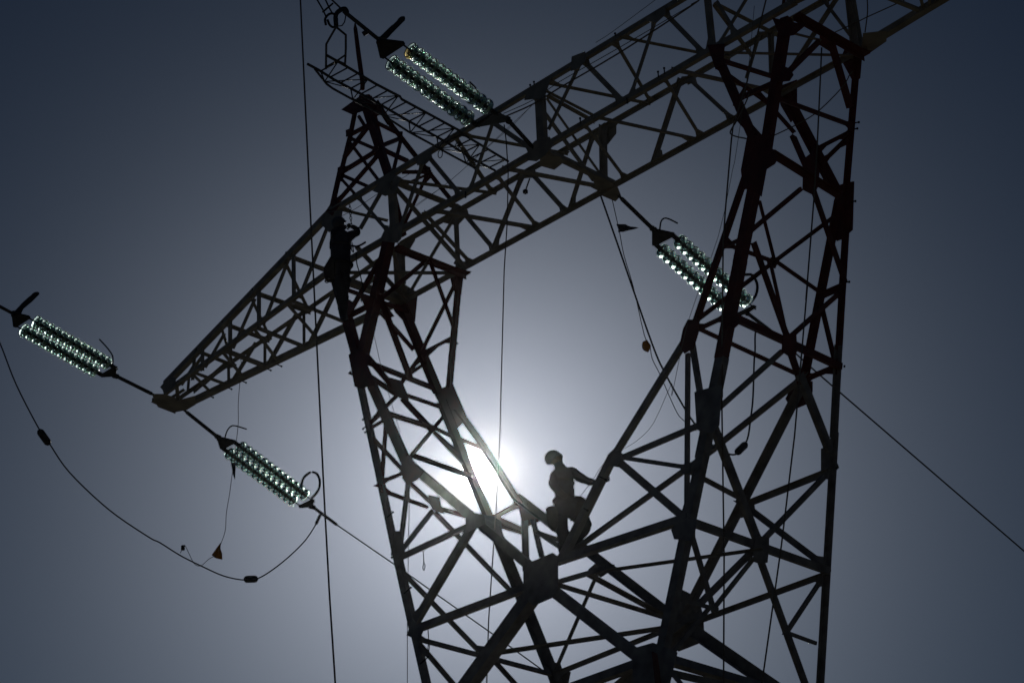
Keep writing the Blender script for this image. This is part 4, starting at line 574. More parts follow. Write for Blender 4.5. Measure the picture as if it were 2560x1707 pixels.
    ('peak_right', 'brace', (5.038, 0.048, 20.987), (4.01, 0.229, 21.654), 0.078, (-0.0, -0.965, 0.262), 166, (-0.558, -0.217, -0.801), 0.051, (-0.047, -0.261, -0.964), (-0.471, -0.231, -0.851)),
    ('peak_right', 'brace', (5.057, 0.243, 21.704), (3.989, 0.008, 20.841), 0.056, (-0.0, -0.965, 0.262), 66, (0.642, -0.201, -0.74), 0.036, (-0.014, -0.262, -0.965), (-1.0, 0.0, 0.0)),
    ('peak_right', 'brace', (5.044, 0.437, 22.42), (3.783, 0.008, 20.841), 0.052, (-0.0, -0.965, 0.262), 102, (-0.792, 0.16, 0.589), 0.034, (-0.077, -0.261, -0.962), (-1.0, 0.0, 0.0)),
    ('peak_right', 'brace', (5.056, 0.224, 21.637), (4.356, 0.008, 20.841), 0.047, (-0.0, -0.965, 0.262), 39, (-0.762, 0.169, 0.625), 0.03, (-0.014, -0.262, -0.965), (-1.0, 0.0, 0.0)),
    ('peak_right', 'brace', (3.959, 0.22, 21.736), (4.321, 1.031, 22.409), 0.067, (-0.88, -0.0, 0.474), 61, (-0.345, 0.686, -0.641), 0.043, (-0.471, -0.231, -0.851), ()),
    ('peak_right', 'brace', (3.981, 0.244, 21.777), (3.978, 0.943, 21.771), 0.089, (-0.88, -0.0, 0.474), 96, (-0.474, -0.009, -0.88), 0.058, (-0.471, -0.231, -0.851), ()),
    ('peak_right', 'brace', (4.287, 1.03, 22.344), (3.556, 0.164, 20.988), 0.056, (-0.88, -0.0, 0.474), 78, (0.232, -0.872, 0.431), 0.036, (), ()),
    ('peak_right', 'brace', (4.452, 0.487, 22.65), (4.43, 1.175, 22.611), 0.078, (-0.88, -0.0, 0.474), 58, (-0.473, -0.065, -0.879), 0.05, (-0.471, -0.231, -0.851), (-0.451, 0.234, -0.862)),
    ('peak_right', 'brace', (4.017, 1.421, 21.671), (4.926, 1.604, 20.996), 0.051, (0.0, 0.965, 0.262), 111, (0.61, -0.207, 0.765), 0.033, (-0.451, 0.234, -0.862), (-0.018, 0.262, -0.965)),
    ('peak_right', 'brace', (4.631, 1.346, 21.949), (4.029, 1.415, 21.693), 0.066, (0.0, 0.965, 0.262), 57, (-0.403, -0.24, 0.883), 0.043, (), (-0.451, 0.234, -0.862)),
    ('peak_right', 'brace', (4.601, 1.409, 21.715), (4.01, 1.425, 21.656), 0.039, (0.0, 0.965, 0.262), 31, (-0.103, -0.26, 0.96), 0.025, (), (-0.451, 0.234, -0.862)),
    ('body_frame', 'chord', (-2.15, -0.85, 10.779), (-3.9, -2.4, 0.0), 0.2, (0.0, -0.99, 0.142), 50, (1.0, 0.0, 0.0), 0.16, (), ()),
    ('body_frame', 'chord', (-2.15, -0.85, 10.779), (2.35, -0.85, 10.779), 0.12, (0.0, -0.99, 0.142), 60, (1.0, 0.0, 0.0), 0.096, (), ()),
    ('body_frame', 'brace', (-2.15, -0.85, 10.779), (2.933, -1.367, 7.186), 0.09, (0.0, -0.99, 0.142), 5, (1.0, 0.0, 0.0), 0.072, (), ()),
    ('body_frame', 'brace', (2.35, -0.85, 10.779), (-2.733, -1.367, 7.186), 0.09, (0.0, -0.99, 0.142), 5, (1.0, 0.0, 0.0), 0.072, (), ()),
    ('body_frame', 'brace', (-2.733, -1.367, 7.186), (3.517, -1.883, 3.593), 0.09, (0.0, -0.99, 0.142), 5, (1.0, 0.0, 0.0), 0.072, (), ()),
    ('body_frame', 'brace', (2.933, -1.367, 7.186), (-3.317, -1.883, 3.593), 0.09, (0.0, -0.99, 0.142), 5, (1.0, 0.0, 0.0), 0.072, (), ()),
    ('body_frame', 'brace', (-2.733, -1.367, 7.186), (2.933, -1.367, 7.186), 0.08, (0.0, -0.99, 0.142), 5, (1.0, 0.0, 0.0), 0.064, (), ()),
    ('body_frame', 'brace', (-3.317, -1.883, 3.593), (4.1, -2.4, 0.0), 0.09, (0.0, -0.99, 0.142), 5, (1.0, 0.0, 0.0), 0.072, (), ()),
    ('body_frame', 'brace', (3.517, -1.883, 3.593), (-3.9, -2.4, 0.0), 0.09, (0.0, -0.99, 0.142), 5, (1.0, 0.0, 0.0), 0.072, (), ()),
    ('body_frame', 'brace', (-3.317, -1.883, 3.593), (3.517, -1.883, 3.593), 0.08, (0.0, -0.99, 0.142), 5, (1.0, 0.0, 0.0), 0.064, (), ()),
    ('body_frame', 'chord', (2.35, -0.85, 10.779), (4.1, -2.4, 0.0), 0.2, (0.987, -0.0, 0.16), 50, (0.0, 1.0, 0.0), 0.16, (), ()),
    ('body_frame', 'chord', (2.35, -0.85, 10.779), (2.35, 2.505, 10.779), 0.12, (0.987, -0.0, 0.16), 60, (0.0, 1.0, 0.0), 0.096, (), ()),
    ('body_frame', 'brace', (2.35, -0.85, 10.779), (2.933, 3.022, 7.186), 0.09, (0.987, -0.0, 0.16), 5, (0.0, 1.0, 0.0), 0.072, (), ()),
    ('body_frame', 'brace', (2.35, 2.505, 10.779), (2.933, -1.367, 7.186), 0.09, (0.987, -0.0, 0.16), 5, (0.0, 1.0, 0.0), 0.072, (), ()),
    ('body_frame', 'brace', (2.933, -1.367, 7.186), (3.517, 3.538, 3.593), 0.09, (0.987, -0.0, 0.16), 5, (0.0, 1.0, 0.0), 0.072, (), ()),
    ('body_frame', 'brace', (2.933, 3.022, 7.186), (3.517, -1.883, 3.593), 0.09, (0.987, -0.0, 0.16), 5, (0.0, 1.0, 0.0), 0.072, (), ()),
    ('body_frame', 'brace', (2.933, -1.367, 7.186), (2.933, 3.022, 7.186), 0.08, (0.987, -0.0, 0.16), 5, (0.0, 1.0, 0.0), 0.064, (), ()),
    ('body_frame', 'brace', (3.517, -1.883, 3.593), (4.1, 4.055, 0.0), 0.09, (0.987, -0.0, 0.16), 5, (0.0, 1.0, 0.0), 0.072, (), ()),
    ('body_frame', 'brace', (3.517, 3.538, 3.593), (4.1, -2.4, 0.0), 0.09, (0.987, -0.0, 0.16), 5, (0.0, 1.0, 0.0), 0.072, (), ()),
    ('body_frame', 'brace', (3.517, -1.883, 3.593), (3.517, 3.538, 3.593), 0.08, (0.987, -0.0, 0.16), 5, (0.0, 1.0, 0.0), 0.064, (), ()),
    ('body_frame', 'chord', (2.35, 2.505, 10.779), (4.1, 4.055, 0.0), 0.2, (0.0, 0.99, 0.142), 50, (-1.0, 0.0, 0.0), 0.16, (), ()),
    ('body_frame', 'chord', (2.35, 2.505, 10.779), (-2.15, 2.505, 10.779), 0.12, (0.0, 0.99, 0.142), 60, (-1.0, 0.0, 0.0), 0.096, (), ()),
    ('body_frame', 'brace', (2.35, 2.505, 10.779), (-2.733, 3.022, 7.186), 0.09, (0.0, 0.99, 0.142), 5, (-1.0, 0.0, 0.0), 0.072, (), ()),
    ('body_frame', 'brace', (-2.15, 2.505, 10.779), (2.933, 3.022, 7.186), 0.09, (0.0, 0.99, 0.142), 5, (-1.0, 0.0, 0.0), 0.072, (), ()),
    ('body_frame', 'brace', (2.933, 3.022, 7.186), (-3.317, 3.538, 3.593), 0.09, (0.0, 0.99, 0.142), 5, (-1.0, 0.0, 0.0), 0.072, (), ()),
    ('body_frame', 'brace', (-2.733, 3.022, 7.186), (3.517, 3.538, 3.593), 0.09, (0.0, 0.99, 0.142), 5, (-1.0, 0.0, 0.0), 0.072, (), ()),
    ('body_frame', 'brace', (2.933, 3.022, 7.186), (-2.733, 3.022, 7.186), 0.08, (0.0, 0.99, 0.142), 5, (-1.0, 0.0, 0.0), 0.064, (), ()),
    ('body_frame', 'brace', (3.517, 3.538, 3.593), (-3.9, 4.055, 0.0), 0.09, (0.0, 0.99, 0.142), 5, (-1.0, 0.0, 0.0), 0.072, (), ()),
    ('body_frame', 'brace', (-3.317, 3.538, 3.593), (4.1, 4.055, 0.0), 0.09, (0.0, 0.99, 0.142), 5, (-1.0, 0.0, 0.0), 0.072, (), ()),
    ('body_frame', 'brace', (3.517, 3.538, 3.593), (-3.317, 3.538, 3.593), 0.08, (0.0, 0.99, 0.142), 5, (-1.0, 0.0, 0.0), 0.064, (), ()),
    ('body_frame', 'chord', (-2.15, 2.505, 10.779), (-3.9, 4.055, 0.0), 0.2, (-0.987, 0.0, 0.16), 50, (0.0, -1.0, 0.0), 0.16, (), ()),
    ('body_frame', 'chord', (-2.15, 2.505, 10.779), (-2.15, -0.85, 10.779), 0.12, (-0.987, 0.0, 0.16), 60, (0.0, -1.0, 0.0), 0.096, (), ()),
    ('body_frame', 'brace', (-2.15, 2.505, 10.779), (-2.733, -1.367, 7.186), 0.09, (-0.987, 0.0, 0.16), 5, (0.0, -1.0, 0.0), 0.072, (), ()),
    ('body_frame', 'brace', (-2.15, -0.85, 10.779), (-2.733, 3.022, 7.186), 0.09, (-0.987, 0.0, 0.16), 5, (0.0, -1.0, 0.0), 0.072, (), ()),
    ('body_frame', 'brace', (-2.733, 3.022, 7.186), (-3.317, -1.883, 3.593), 0.09, (-0.987, 0.0, 0.16), 5, (0.0, -1.0, 0.0), 0.072, (), ()),
    ('body_frame', 'brace', (-2.733, -1.367, 7.186), (-3.317, 3.538, 3.593), 0.09, (-0.987, 0.0, 0.16), 5, (0.0, -1.0, 0.0), 0.072, (), ()),
    ('body_frame', 'brace', (-2.733, 3.022, 7.186), (-2.733, -1.367, 7.186), 0.08, (-0.987, 0.0, 0.16), 5, (0.0, -1.0, 0.0), 0.064, (), ()),
    ('body_frame', 'brace', (-3.317, 3.538, 3.593), (-3.9, -2.4, 0.0), 0.09, (-0.987, 0.0, 0.16), 5, (0.0, -1.0, 0.0), 0.072, (), ()),
    ('body_frame', 'brace', (-3.317, -1.883, 3.593), (-3.9, 4.055, 0.0), 0.09, (-0.987, 0.0, 0.16), 5, (0.0, -1.0, 0.0), 0.072, (), ()),
    ('body_frame', 'brace', (-3.317, 3.538, 3.593), (-3.317, -1.883, 3.593), 0.08, (-0.987, 0.0, 0.16), 5, (0.0, -1.0, 0.0), 0.064, (), ()),
]
GUSSETS = [
    ('beam', [(-0.163, -0.0, 20.878), (0.324, 0.0, 20.799), (0.148, 0.0, 20.513), (-0.079, 0.0, 20.627), (-0.266, 0.0, 20.702)], (-0.0, -1.0, -0.0)),
    ('beam', [(-0.271, 0.0, 19.608), (-0.237, 0.0, 19.793), (-0.076, 0.0, 19.863), (0.228, 0.0, 19.789), (0.302, 0.0, 19.607), (0.12, 0.0, 19.512), (-0.079, 0.0, 19.498)], (-0.0, -1.0, -0.0)),
    ('beam', [(-0.083, 0.082, 19.679), (0.078, 0.364, 19.679), (-0.017, 0.527, 19.679), (-0.256, 0.567, 19.679), (-0.314, 0.312, 19.679)], (-0.0, -0.0, -1.0)),
    ('beam', [(0.018, 1.033, 19.679), (0.066, 1.374, 19.679), (0.02, 1.701, 19.679), (-0.137, 1.949, 19.679), (-0.314, 2.007, 19.679), (-0.33, 1.695, 19.679)], (-0.0, -0.0, -1.0)),
    ('beam', [(-0.33, 1.655, 20.883), (-0.123, 1.655, 20.917), (0.156, 1.655, 20.761), (0.014, 1.655, 20.676), (-0.209, 1.655, 20.708)], (0.0, 1.0, 0.0)),
    ('beam', [(-0.336, 1.655, 20.743), (-0.325, 1.655, 20.873), (-0.036, 1.655, 20.866), (0.119, 1.655, 20.79), (0.103, 1.655, 20.606), (-0.228, 1.655, 20.422)], (0.0, 1.0, 0.0)),
    ('beam', [(0.753, 0.0, 20.717), (0.794, 0.0, 20.958), (1.072, 0.0, 20.906), (1.08, 0.0, 20.734), (0.902, -0.0, 20.677)], (-0.0, -1.0, -0.0)),
    ('beam', [(2.386, 0.0, 20.744), (2.294, -0.0, 20.849), (2.723, 0.0, 20.836), (2.709, 0.0, 20.698), (2.521, -0.0, 20.653)], (-0.0, -1.0, -0.0)),
    ('beam', [(-2.092, 1.655, 20.78), (-1.988, 1.655, 20.889), (-1.709, 1.655, 20.757), (-1.649, 1.655, 20.592), (-1.88, 1.655, 20.7)], (0.0, 1.0, 0.0)),
    ('beam', [(1.501, 1.655, 20.888), (1.549, 1.655, 20.939), (1.792, 1.655, 20.833), (1.801, 1.655, 20.716), (1.655, 1.655, 20.734)], (0.0, 1.0, 0.0)),
    ('beam', [(0.952, 1.655, 19.919), (0.876, 1.655, 19.807), (1.018, 1.655, 19.721), (1.01, 1.655, 19.854)], (0.0, 1.0, 0.0)),
    ('beam', [(-3.845, 0.0, 20.712), (-3.535, -0.0, 20.843), (-3.333, 0.0, 20.808), (-3.137, 0.0, 20.638), (-3.294, 0.0, 20.419), (-3.545, 0.0, 20.476)], (-0.0, -1.0, -0.0)),
    ('beam', [(-2.738, 0.0, 20.683), (-2.781, 0.0, 20.859), (-2.389, 0.0, 20.808), (-2.395, 0.0, 20.656), (-2.544, 0.0, 20.61)], (-0.0, -1.0, -0.0)),
    ('beam', [(-3.7, 0.0, 19.701), (-3.57, 0.0, 19.854), (-3.221, 0.0, 19.832), (-3.125, 0.0, 19.713), (-3.181, 0.0, 19.511), (-3.281, 0.0, 19.479)], (-0.0, -1.0, -0.0)),
    ('beam', [(-5.105, 1.655, 20.886), (-4.655, 1.655, 20.85), (-4.659, 1.655, 20.751), (-4.931, 1.655, 20.525), (-4.922, 1.655, 19.999), (-5.13, 1.655, 20.087)], (0.0, 1.0, 0.0)),
    ('beam', [(-3.769, 1.655, 20.939), (-3.587, 1.655, 20.997), (-3.345, 1.655, 20.766), (-3.325, 1.655, 20.677), (-3.608, 1.655, 20.565), (-3.93, 1.655, 20.77)], (0.0, 1.0, 0.0)),
    ('beam', [(-3.716, 1.655, 19.881), (-3.611, 1.655, 19.973), (-3.493, 1.655, 19.824), (-3.273, 1.655, 19.729), (-3.478, 1.655, 19.622)], (0.0, 1.0, 0.0)),
    ('beam', [(-5.382, 1.685, 19.883), (-5.324, 1.685, 20.059), (-4.955, 1.685, 20.004), (-4.676, 1.685, 19.747), (-4.708, 1.685, 19.602), (-4.942, 1.685, 19.62)], (0.0, 1.0, 0.0)),
    ('leg_left', [(-5.336, 1.643, 19.809), (-4.645, 1.655, 19.684), (-4.775, 1.698, 19.222), (-5.012, 1.691, 19.296), (-5.223, 1.665, 19.571)], (-0.0, 0.996, 0.095)),
    ('leg_left', [(-4.587, -0.06, 19.049), (-4.279, -0.085, 18.78), (-4.242, -0.098, 18.648), (-4.432, -0.111, 18.516), (-4.549, -0.097, 18.662)], (0.0, -0.996, 0.095)),
    ('leg_left', [(-3.736, -0.404, 18.594), (-3.73, -0.128, 18.612), (-3.749, -0.004, 18.551), (-3.795, -0.227, 18.402), (-3.76, -0.341, 18.515)], (-0.955, 0.0, 0.296)),
    ('leg_left', [(-3.833, 1.643, 19.809), (-3.483, 1.66, 19.626), (-3.601, 1.695, 19.261), (-3.721, 1.692, 19.291), (-3.785, 1.677, 19.449)], (-0.0, 0.996, 0.095)),
    ('leg_left', [(-4.287, -0.18, 17.788), (-4.14, -0.176, 17.822), (-3.799, -0.196, 17.618), (-3.685, -0.214, 17.432), (-3.807, -0.214, 17.425), (-3.547, -0.259, 16.953), (-3.77, -0.254, 17.004), (-3.893, -0.253, 17.016), (-4.075, -0.243, 17.124)], (0.0, -0.996, 0.095)),
    ('leg_left', [(-4.206, -0.21, 17.464), (-4.258, -0.214, 17.428), (-4.133, -0.222, 17.341)], (0.0, -0.996, 0.095)),
    ('leg_left', [(-4.013, 0.419, 17.468), (-4.021, 0.689, 17.491), (-3.945, 0.725, 17.263), (-3.888, 0.713, 17.093), (-3.886, 0.514, 17.086), (-3.925, 0.378, 17.204)], (0.949, -0.0, 0.315)),
    ('leg_left', [(-4.521, 1.826, 17.874), (-4.301, 1.831, 17.83), (-4.031, 1.833, 17.803), (-3.79, 1.898, 17.119), (-3.973, 1.906, 17.041), (-4.128, 1.911, 16.988), (-4.296, 1.876, 17.355)], (-0.0, 0.996, 0.095)),
    ('leg_left', [(-2.855, -0.407, 15.395), (-2.649, -0.406, 15.406), (-2.519, -0.427, 15.188), (-2.325, -0.445, 14.999), (-2.455, -0.453, 14.909), (-2.681, -0.454, 14.905), (-2.795, -0.44, 15.047)], (0.0, -0.996, 0.095)),
    ('leg_left', [(-3.466, -0.429, 15.159), (-3.349, -0.429, 15.165), (-3.318, -0.437, 15.076)], (0.0, -0.996, 0.095)),
    ('leg_left', [(-3.252, 0.475, 15.176), (-3.261, 0.724, 15.203), (-3.21, 0.698, 15.051), (-3.156, 0.708, 14.887), (-3.158, 0.485, 14.893), (-3.193, 0.442, 14.999)], (0.949, -0.0, 0.315)),
    ('leg_left', [(-1.361, -0.548, 13.906), (-1.231, -0.543, 13.963), (-0.961, -0.556, 13.831), (-0.928, -0.57, 13.68), (-1.138, -0.571, 13.671), (-1.323, -0.571, 13.672)], (0.0, -0.996, 0.095)),
    ('leg_left', [(-2.897, -0.519, 14.216), (-2.751, -0.524, 14.168), (-2.64, -0.558, 13.801), (-2.776, -0.564, 13.742), (-2.953, -0.555, 13.841)], (0.0, -0.996, 0.095)),
    ('leg_left', [(-2.915, 2.056, 15.463), (-2.751, 2.061, 15.409), (-2.578, 2.076, 15.246), (-2.489, 2.107, 14.923), (-2.718, 2.108, 14.912), (-2.85, 2.102, 14.975)], (-0.0, 0.996, 0.095)),
    ('leg_left', [(-1.589, -0.12, 14.173), (-1.736, 0.388, 14.313), (-1.624, 0.431, 14.206), (-1.048, -0.13, 13.656), (-0.84, -0.267, 13.456), (-0.692, -0.642, 13.315), (-0.951, -0.678, 13.563)], (-0.691, 0.0, -0.723)),
    ('body_frame', [(-0.128, -0.658, 12.755), (0.009, -0.656, 12.778), (0.439, -0.655, 12.782), (0.538, -0.664, 12.693), (0.547, -0.708, 12.222), (0.428, -0.718, 12.12), (0.089, -0.719, 12.112), (-0.115, -0.698, 12.334)], (0.0, -0.996, 0.095)),
    ('body_frame', [(-2.392, -0.667, 12.659), (-2.274, -0.68, 12.525), (-2.159, -0.689, 12.423), (-2.23, -0.703, 12.279), (-2.513, -0.687, 12.449)], (0.0, -0.996, 0.095)),
    ('body_frame', [(-2.373, 0.537, 12.528), (-2.385, 0.782, 12.564), (-2.365, 0.994, 12.505), (-2.321, 0.893, 12.373), (-2.303, 0.563, 12.318)], (-0.949, 0.0, -0.315)),
    ('body_frame', [(-2.647, 2.333, 12.541), (-2.428, 2.318, 12.701), (-2.399, 2.332, 12.554), (-2.227, 2.342, 12.448), (-2.311, 2.359, 12.274), (-2.649, 2.35, 12.363)], (-0.0, 0.996, 0.095)),
    ('body_frame', [(0.119, 2.284, 13.055), (0.431, 2.306, 12.825), (0.464, 2.333, 12.541), (0.436, 2.354, 12.323), (0.365, 2.367, 12.184), (-0.079, 2.368, 12.172), (-0.2, 2.354, 12.319), (-0.041, 2.319, 12.686)], (-0.0, 0.996, 0.095)),
    ('body_frame', [(1.92, -0.828, 10.968), (2.261, -0.83, 10.947), (2.562, -0.846, 10.774), (2.667, -0.853, 10.701), (2.589, -0.873, 10.487), (2.532, -0.889, 10.317), (1.907, -0.873, 10.489)], (0.0, -0.996, 0.095)),
    ('body_frame', [(2.875, 0.661, 12.59), (2.881, 0.924, 12.611), (2.849, 0.945, 12.495), (2.794, 0.949, 12.296), (2.781, 0.817, 12.247), (2.78, 0.677, 12.246), (2.83, 0.644, 12.427)], (0.964, -0.0, -0.266)),
    ('body_frame', [(-1.406, 2.202, 13.926), (-1.06, 2.215, 13.78), (-1.206, 2.223, 13.704), (-1.371, 2.226, 13.674), (-1.605, 2.207, 13.865)], (-0.0, 0.996, 0.095)),
    ('body_frame', [(2.596, -0.691, 12.402), (2.757, -0.68, 12.521), (3.043, -0.691, 12.403), (3.014, -0.703, 12.284), (2.932, -0.716, 12.14), (2.646, -0.705, 12.255)], (0.0, -0.996, 0.095)),
    ('body_frame', [(2.5, 2.339, 12.479), (2.719, 2.337, 12.5), (2.659, 2.352, 12.344), (2.529, 2.35, 12.361)], (-0.0, 0.996, 0.095)),
    ('body_frame', [(1.427, 2.191, 14.036), (1.683, 2.206, 13.882), (1.675, 2.223, 13.701), (1.532, 2.223, 13.701), (1.366, 2.22, 13.731)], (-0.0, 0.996, 0.095)),
    ('leg_right', [(3.425, 0.01, 19.781), (3.748, -0.006, 19.621), (3.699, -0.037, 19.285), (3.564, -0.039, 19.267)], (0.0, -0.996, 0.095)),
    ('leg_right', [(4.613, -0.007, 19.611), (5.191, -0.049, 19.16), (4.972, -0.055, 19.105), (4.74, -0.046, 19.198)], (0.0, -0.996, 0.095)),
    ('leg_right', [(4.753, 0.872, 19.679), (4.886, 1.028, 19.679), (4.666, 1.352, 19.679), (4.553, 1.377, 19.679), (4.56, 1.111, 19.679)], (0.0, 0.0, 1.0)),
    ('leg_right', [(4.516, 1.652, 19.715), (4.617, 1.64, 19.835), (4.885, 1.661, 19.615), (4.772, 1.694, 19.267), (4.645, 1.693, 19.279)], (-0.0, 0.996, 0.095)),
    ('leg_right', [(4.085, -0.176, 17.83), (4.531, -0.191, 17.672), (4.503, -0.212, 17.45), (4.618, -0.232, 17.242), (4.543, -0.239, 17.163), (4.4, -0.24, 17.149), (4.293, -0.278, 16.754), (4.105, -0.257, 16.976), (3.981, -0.253, 17.019), (3.957, -0.221, 17.35)], (0.0, -0.996, 0.095)),
    ('leg_right', [(3.344, 1.641, 19.83), (3.703, 1.646, 19.776), (3.595, 1.695, 19.262), (3.461, 1.703, 19.173), (3.339, 1.67, 19.522)], (-0.0, 0.996, 0.095)),
    ('leg_right', [(4.098, 1.828, 17.857), (4.232, 1.83, 17.838), (4.343, 1.833, 17.804), (4.166, 1.899, 17.114), (3.97, 1.904, 17.054), (3.872, 1.904, 17.063), (3.816, 1.887, 17.232), (3.945, 1.847, 17.663)], (-0.0, 0.996, 0.095)),
    ('leg_right', [(4.298, 0.74, 17.752), (4.329, 0.855, 17.866), (4.298, 1.032, 17.752), (4.287, 1.095, 17.715), (4.223, 1.101, 17.482), (4.183, 1.037, 17.335), (4.182, 0.792, 17.331)], (0.964, -0.0, -0.266)),
    ('leg_right', [(3.6, 0.601, 16.399), (3.643, 0.693, 16.478), (3.627, 0.817, 16.449), (3.574, 0.8, 16.352), (3.565, 0.655, 16.337)], (-0.876, 0.0, 0.483)),
    ('leg_right', [(2.856, -0.417, 15.295), (2.944, -0.406, 15.405), (3.131, -0.414, 15.326), (3.126, -0.432, 15.128), (3.038, -0.451, 14.929), (2.869, -0.453, 14.907), (2.788, -0.438, 15.067)], (0.0, -0.996, 0.095)),
    ('leg_right', [(3.042, -0.516, 14.248), (3.246, -0.519, 14.221), (3.509, -0.523, 14.171), (3.45, -0.577, 13.604), (3.328, -0.584, 13.53), (3.069, -0.57, 13.679)], (0.0, -0.996, 0.095)),
    ('leg_right', [(3.603, -0.427, 15.182), (3.825, -0.434, 15.106), (3.84, -0.447, 14.974), (3.748, -0.45, 14.941), (3.638, -0.444, 15.005)], (0.0, -0.996, 0.095)),
    ('leg_right', [(3.611, 0.725, 15.261), (3.65, 0.988, 15.403), (3.584, 1.055, 15.163), (3.545, 1.005, 15.02), (3.555, 0.749, 15.058)], (0.964, -0.0, -0.266)),
    ('leg_right', [(2.765, 2.063, 15.382), (3.032, 2.078, 15.229), (3.0, 2.092, 15.08), (2.865, 2.105, 14.942), (2.61, 2.105, 14.946), (2.523, 2.086, 15.148)], (-0.0, 0.996, 0.095)),
    ('leg_right', [(2.749, -0.607, 13.288), (2.947, -0.612, 13.24), (2.944, -0.625, 13.099), (2.803, -0.623, 13.126)], (0.0, -0.996, 0.095)),
    ('leg_right', [(2.977, 2.173, 14.231), (3.095, 2.172, 14.239), (3.202, 2.201, 13.936), (3.217, 2.207, 13.871), (3.008, 2.21, 13.834), (2.91, 2.203, 13.915)], (-0.0, 0.996, 0.095)),
    ('leg_right', [(1.456, -0.549, 13.901), (1.578, -0.544, 13.956), (1.729, -0.561, 13.777), (1.608, -0.571, 13.673), (1.457, -0.563, 13.752)], (0.0, -0.996, 0.095)),
    ('peak_left', [(-5.424, 0.698, 23.383), (-4.952, 0.709, 23.424), (-4.632, 0.64, 23.169), (-4.735, 0.585, 22.964), (-5.032, 0.607, 23.048)], (0.0, -0.965, 0.262)),
    ('peak_right', [(5.484, 0.698, 23.383), (5.012, 0.709, 23.424), (4.692, 0.64, 23.169), (4.795, 0.585, 22.964), (5.092, 0.607, 23.048)], (-0.0, -0.965, 0.262)),
    ('peak_left', [(-5.114, 0.828, 23.599), (-4.841, 0.828, 23.483), (-4.629, 0.828, 23.205), (-4.422, 0.828, 22.89), (-4.636, 0.828, 22.933), (-4.799, 0.828, 22.908), (-4.958, 0.828, 23.135), (-5.118, 0.828, 23.407)], (0.0, 1.0, 0.0)),
    ('peak_right', [(5.174, 0.828, 23.599), (4.901, 0.828, 23.483), (4.689, 0.828, 23.205), (4.482, 0.828, 22.89), (4.696, 0.828, 22.933), (4.859, 0.828, 22.908), (5.018, 0.828, 23.135), (5.178, 0.828, 23.407)], (-0.0, 1.0, 0.0)),
    ('peak_left', [(-5.061, 0.28, 21.843), (-4.897, 0.278, 21.836), (-4.847, 0.222, 21.626), (-4.99, 0.23, 21.656)], (0.0, -0.965, 0.262)),
    ('peak_right', [(5.121, 0.28, 21.843), (4.957, 0.278, 21.836), (4.907, 0.222, 21.626), (5.05, 0.23, 21.656)], (-0.0, -0.965, 0.262)),
    ('peak_left', [(-5.096, 0.517, 22.714), (-4.949, 0.508, 22.68), (-4.882, 0.446, 22.455), (-5.028, 0.468, 22.535)], (0.0, -0.965, 0.262)),
    ('peak_right', [(5.156, 0.517, 22.714), (5.009, 0.508, 22.68), (4.942, 0.446, 22.455), (5.088, 0.468, 22.535)], (-0.0, -0.965, 0.262)),
    ('peak_left', [(-4.519, 1.145, 22.691), (-4.37, 1.165, 22.617), (-4.418, 1.192, 22.515), (-4.523, 1.17, 22.599)], (-0.0, 0.965, 0.262)),
    ('peak_right', [(4.579, 1.145, 22.691), (4.43, 1.165, 22.617), (4.478, 1.192, 22.515), (4.583, 1.17, 22.599)], (0.0, 0.965, 0.262)),
    ('peak_left', [(-4.076, 1.364, 21.881), (-3.942, 1.393, 21.777), (-3.955, 1.424, 21.662), (-4.086, 1.414, 21.699), (-4.173, 1.379, 21.829)], (-0.0, 0.965, 0.262)),
    ('peak_right', [(4.136, 1.364, 21.881), (4.002, 1.393, 21.777), (4.015, 1.424, 21.662), (4.146, 1.414, 21.699), (4.233, 1.379, 21.829)], (0.0, 0.965, 0.262)),
    ('peak_left', [(-5.073, 0.021, 20.885), (-4.942, 0.069, 21.065), (-4.688, 0.01, 20.846), (-4.85, -0.034, 20.684)], (0.0, -0.965, 0.262)),
    ('peak_right', [(5.133, 0.021, 20.885), (5.002, 0.069, 21.065), (4.748, 0.01, 20.846), (4.91, -0.034, 20.684)], (-0.0, -0.965, 0.262)),
    ('arm_left', [(-10.572, 0.664, 19.869), (-10.314, 0.634, 19.928), (-10.014, 0.599, 19.844), (-10.005, 0.598, 19.653), (-10.41, 0.645, 19.635), (-10.473, 0.652, 19.765)], (-0.116, -0.993, 0.0)),
    ('arm_right', [(10.632, 0.664, 19.869), (10.374, 0.634, 19.928), (10.074, 0.599, 19.844), (10.065, 0.598, 19.653), (10.47, 0.645, 19.635), (10.533, 0.652, 19.765)], (0.116, -0.993, 0.0)),
    ('arm_left', [(-10.568, 0.461, 19.679), (-10.428, 0.634, 19.679), (-10.426, 0.909, 19.679), (-10.966, 1.286, 19.679), (-10.935, 0.867, 19.679), (-10.812, 0.707, 19.679)], (-0.0, -0.0, -1.0)),
    ('arm_right', [(10.628, 0.461, 19.679), (10.488, 0.634, 19.679), (10.486, 0.909, 19.679), (11.026, 1.286, 19.679), (10.995, 0.867, 19.679), (10.872, 0.707, 19.679)], (0.0, -0.0, -1.0)),
    ('arm_left', [(-10.954, 1.23, 19.679), (-10.542, 0.972, 19.679), (-10.146, 1.118, 19.679), (-10.412, 1.341, 19.679), (-10.711, 1.355, 19.679)], (-0.0, -0.0, -1.0)),
    ('arm_right', [(11.014, 1.23, 19.679), (10.602, 0.972, 19.679), (10.206, 1.118, 19.679), (10.472, 1.341, 19.679), (10.771, 1.355, 19.679)], (0.0, -0.0, -1.0)),
    ('arm_left', [(-9.559, 1.315, 20.186), (-9.365, 1.329, 20.177), (-9.196, 1.341, 20.011), (-9.417, 1.325, 20.008), (-9.586, 1.313, 20.111)], (-0.073, 0.997, -0.0)),
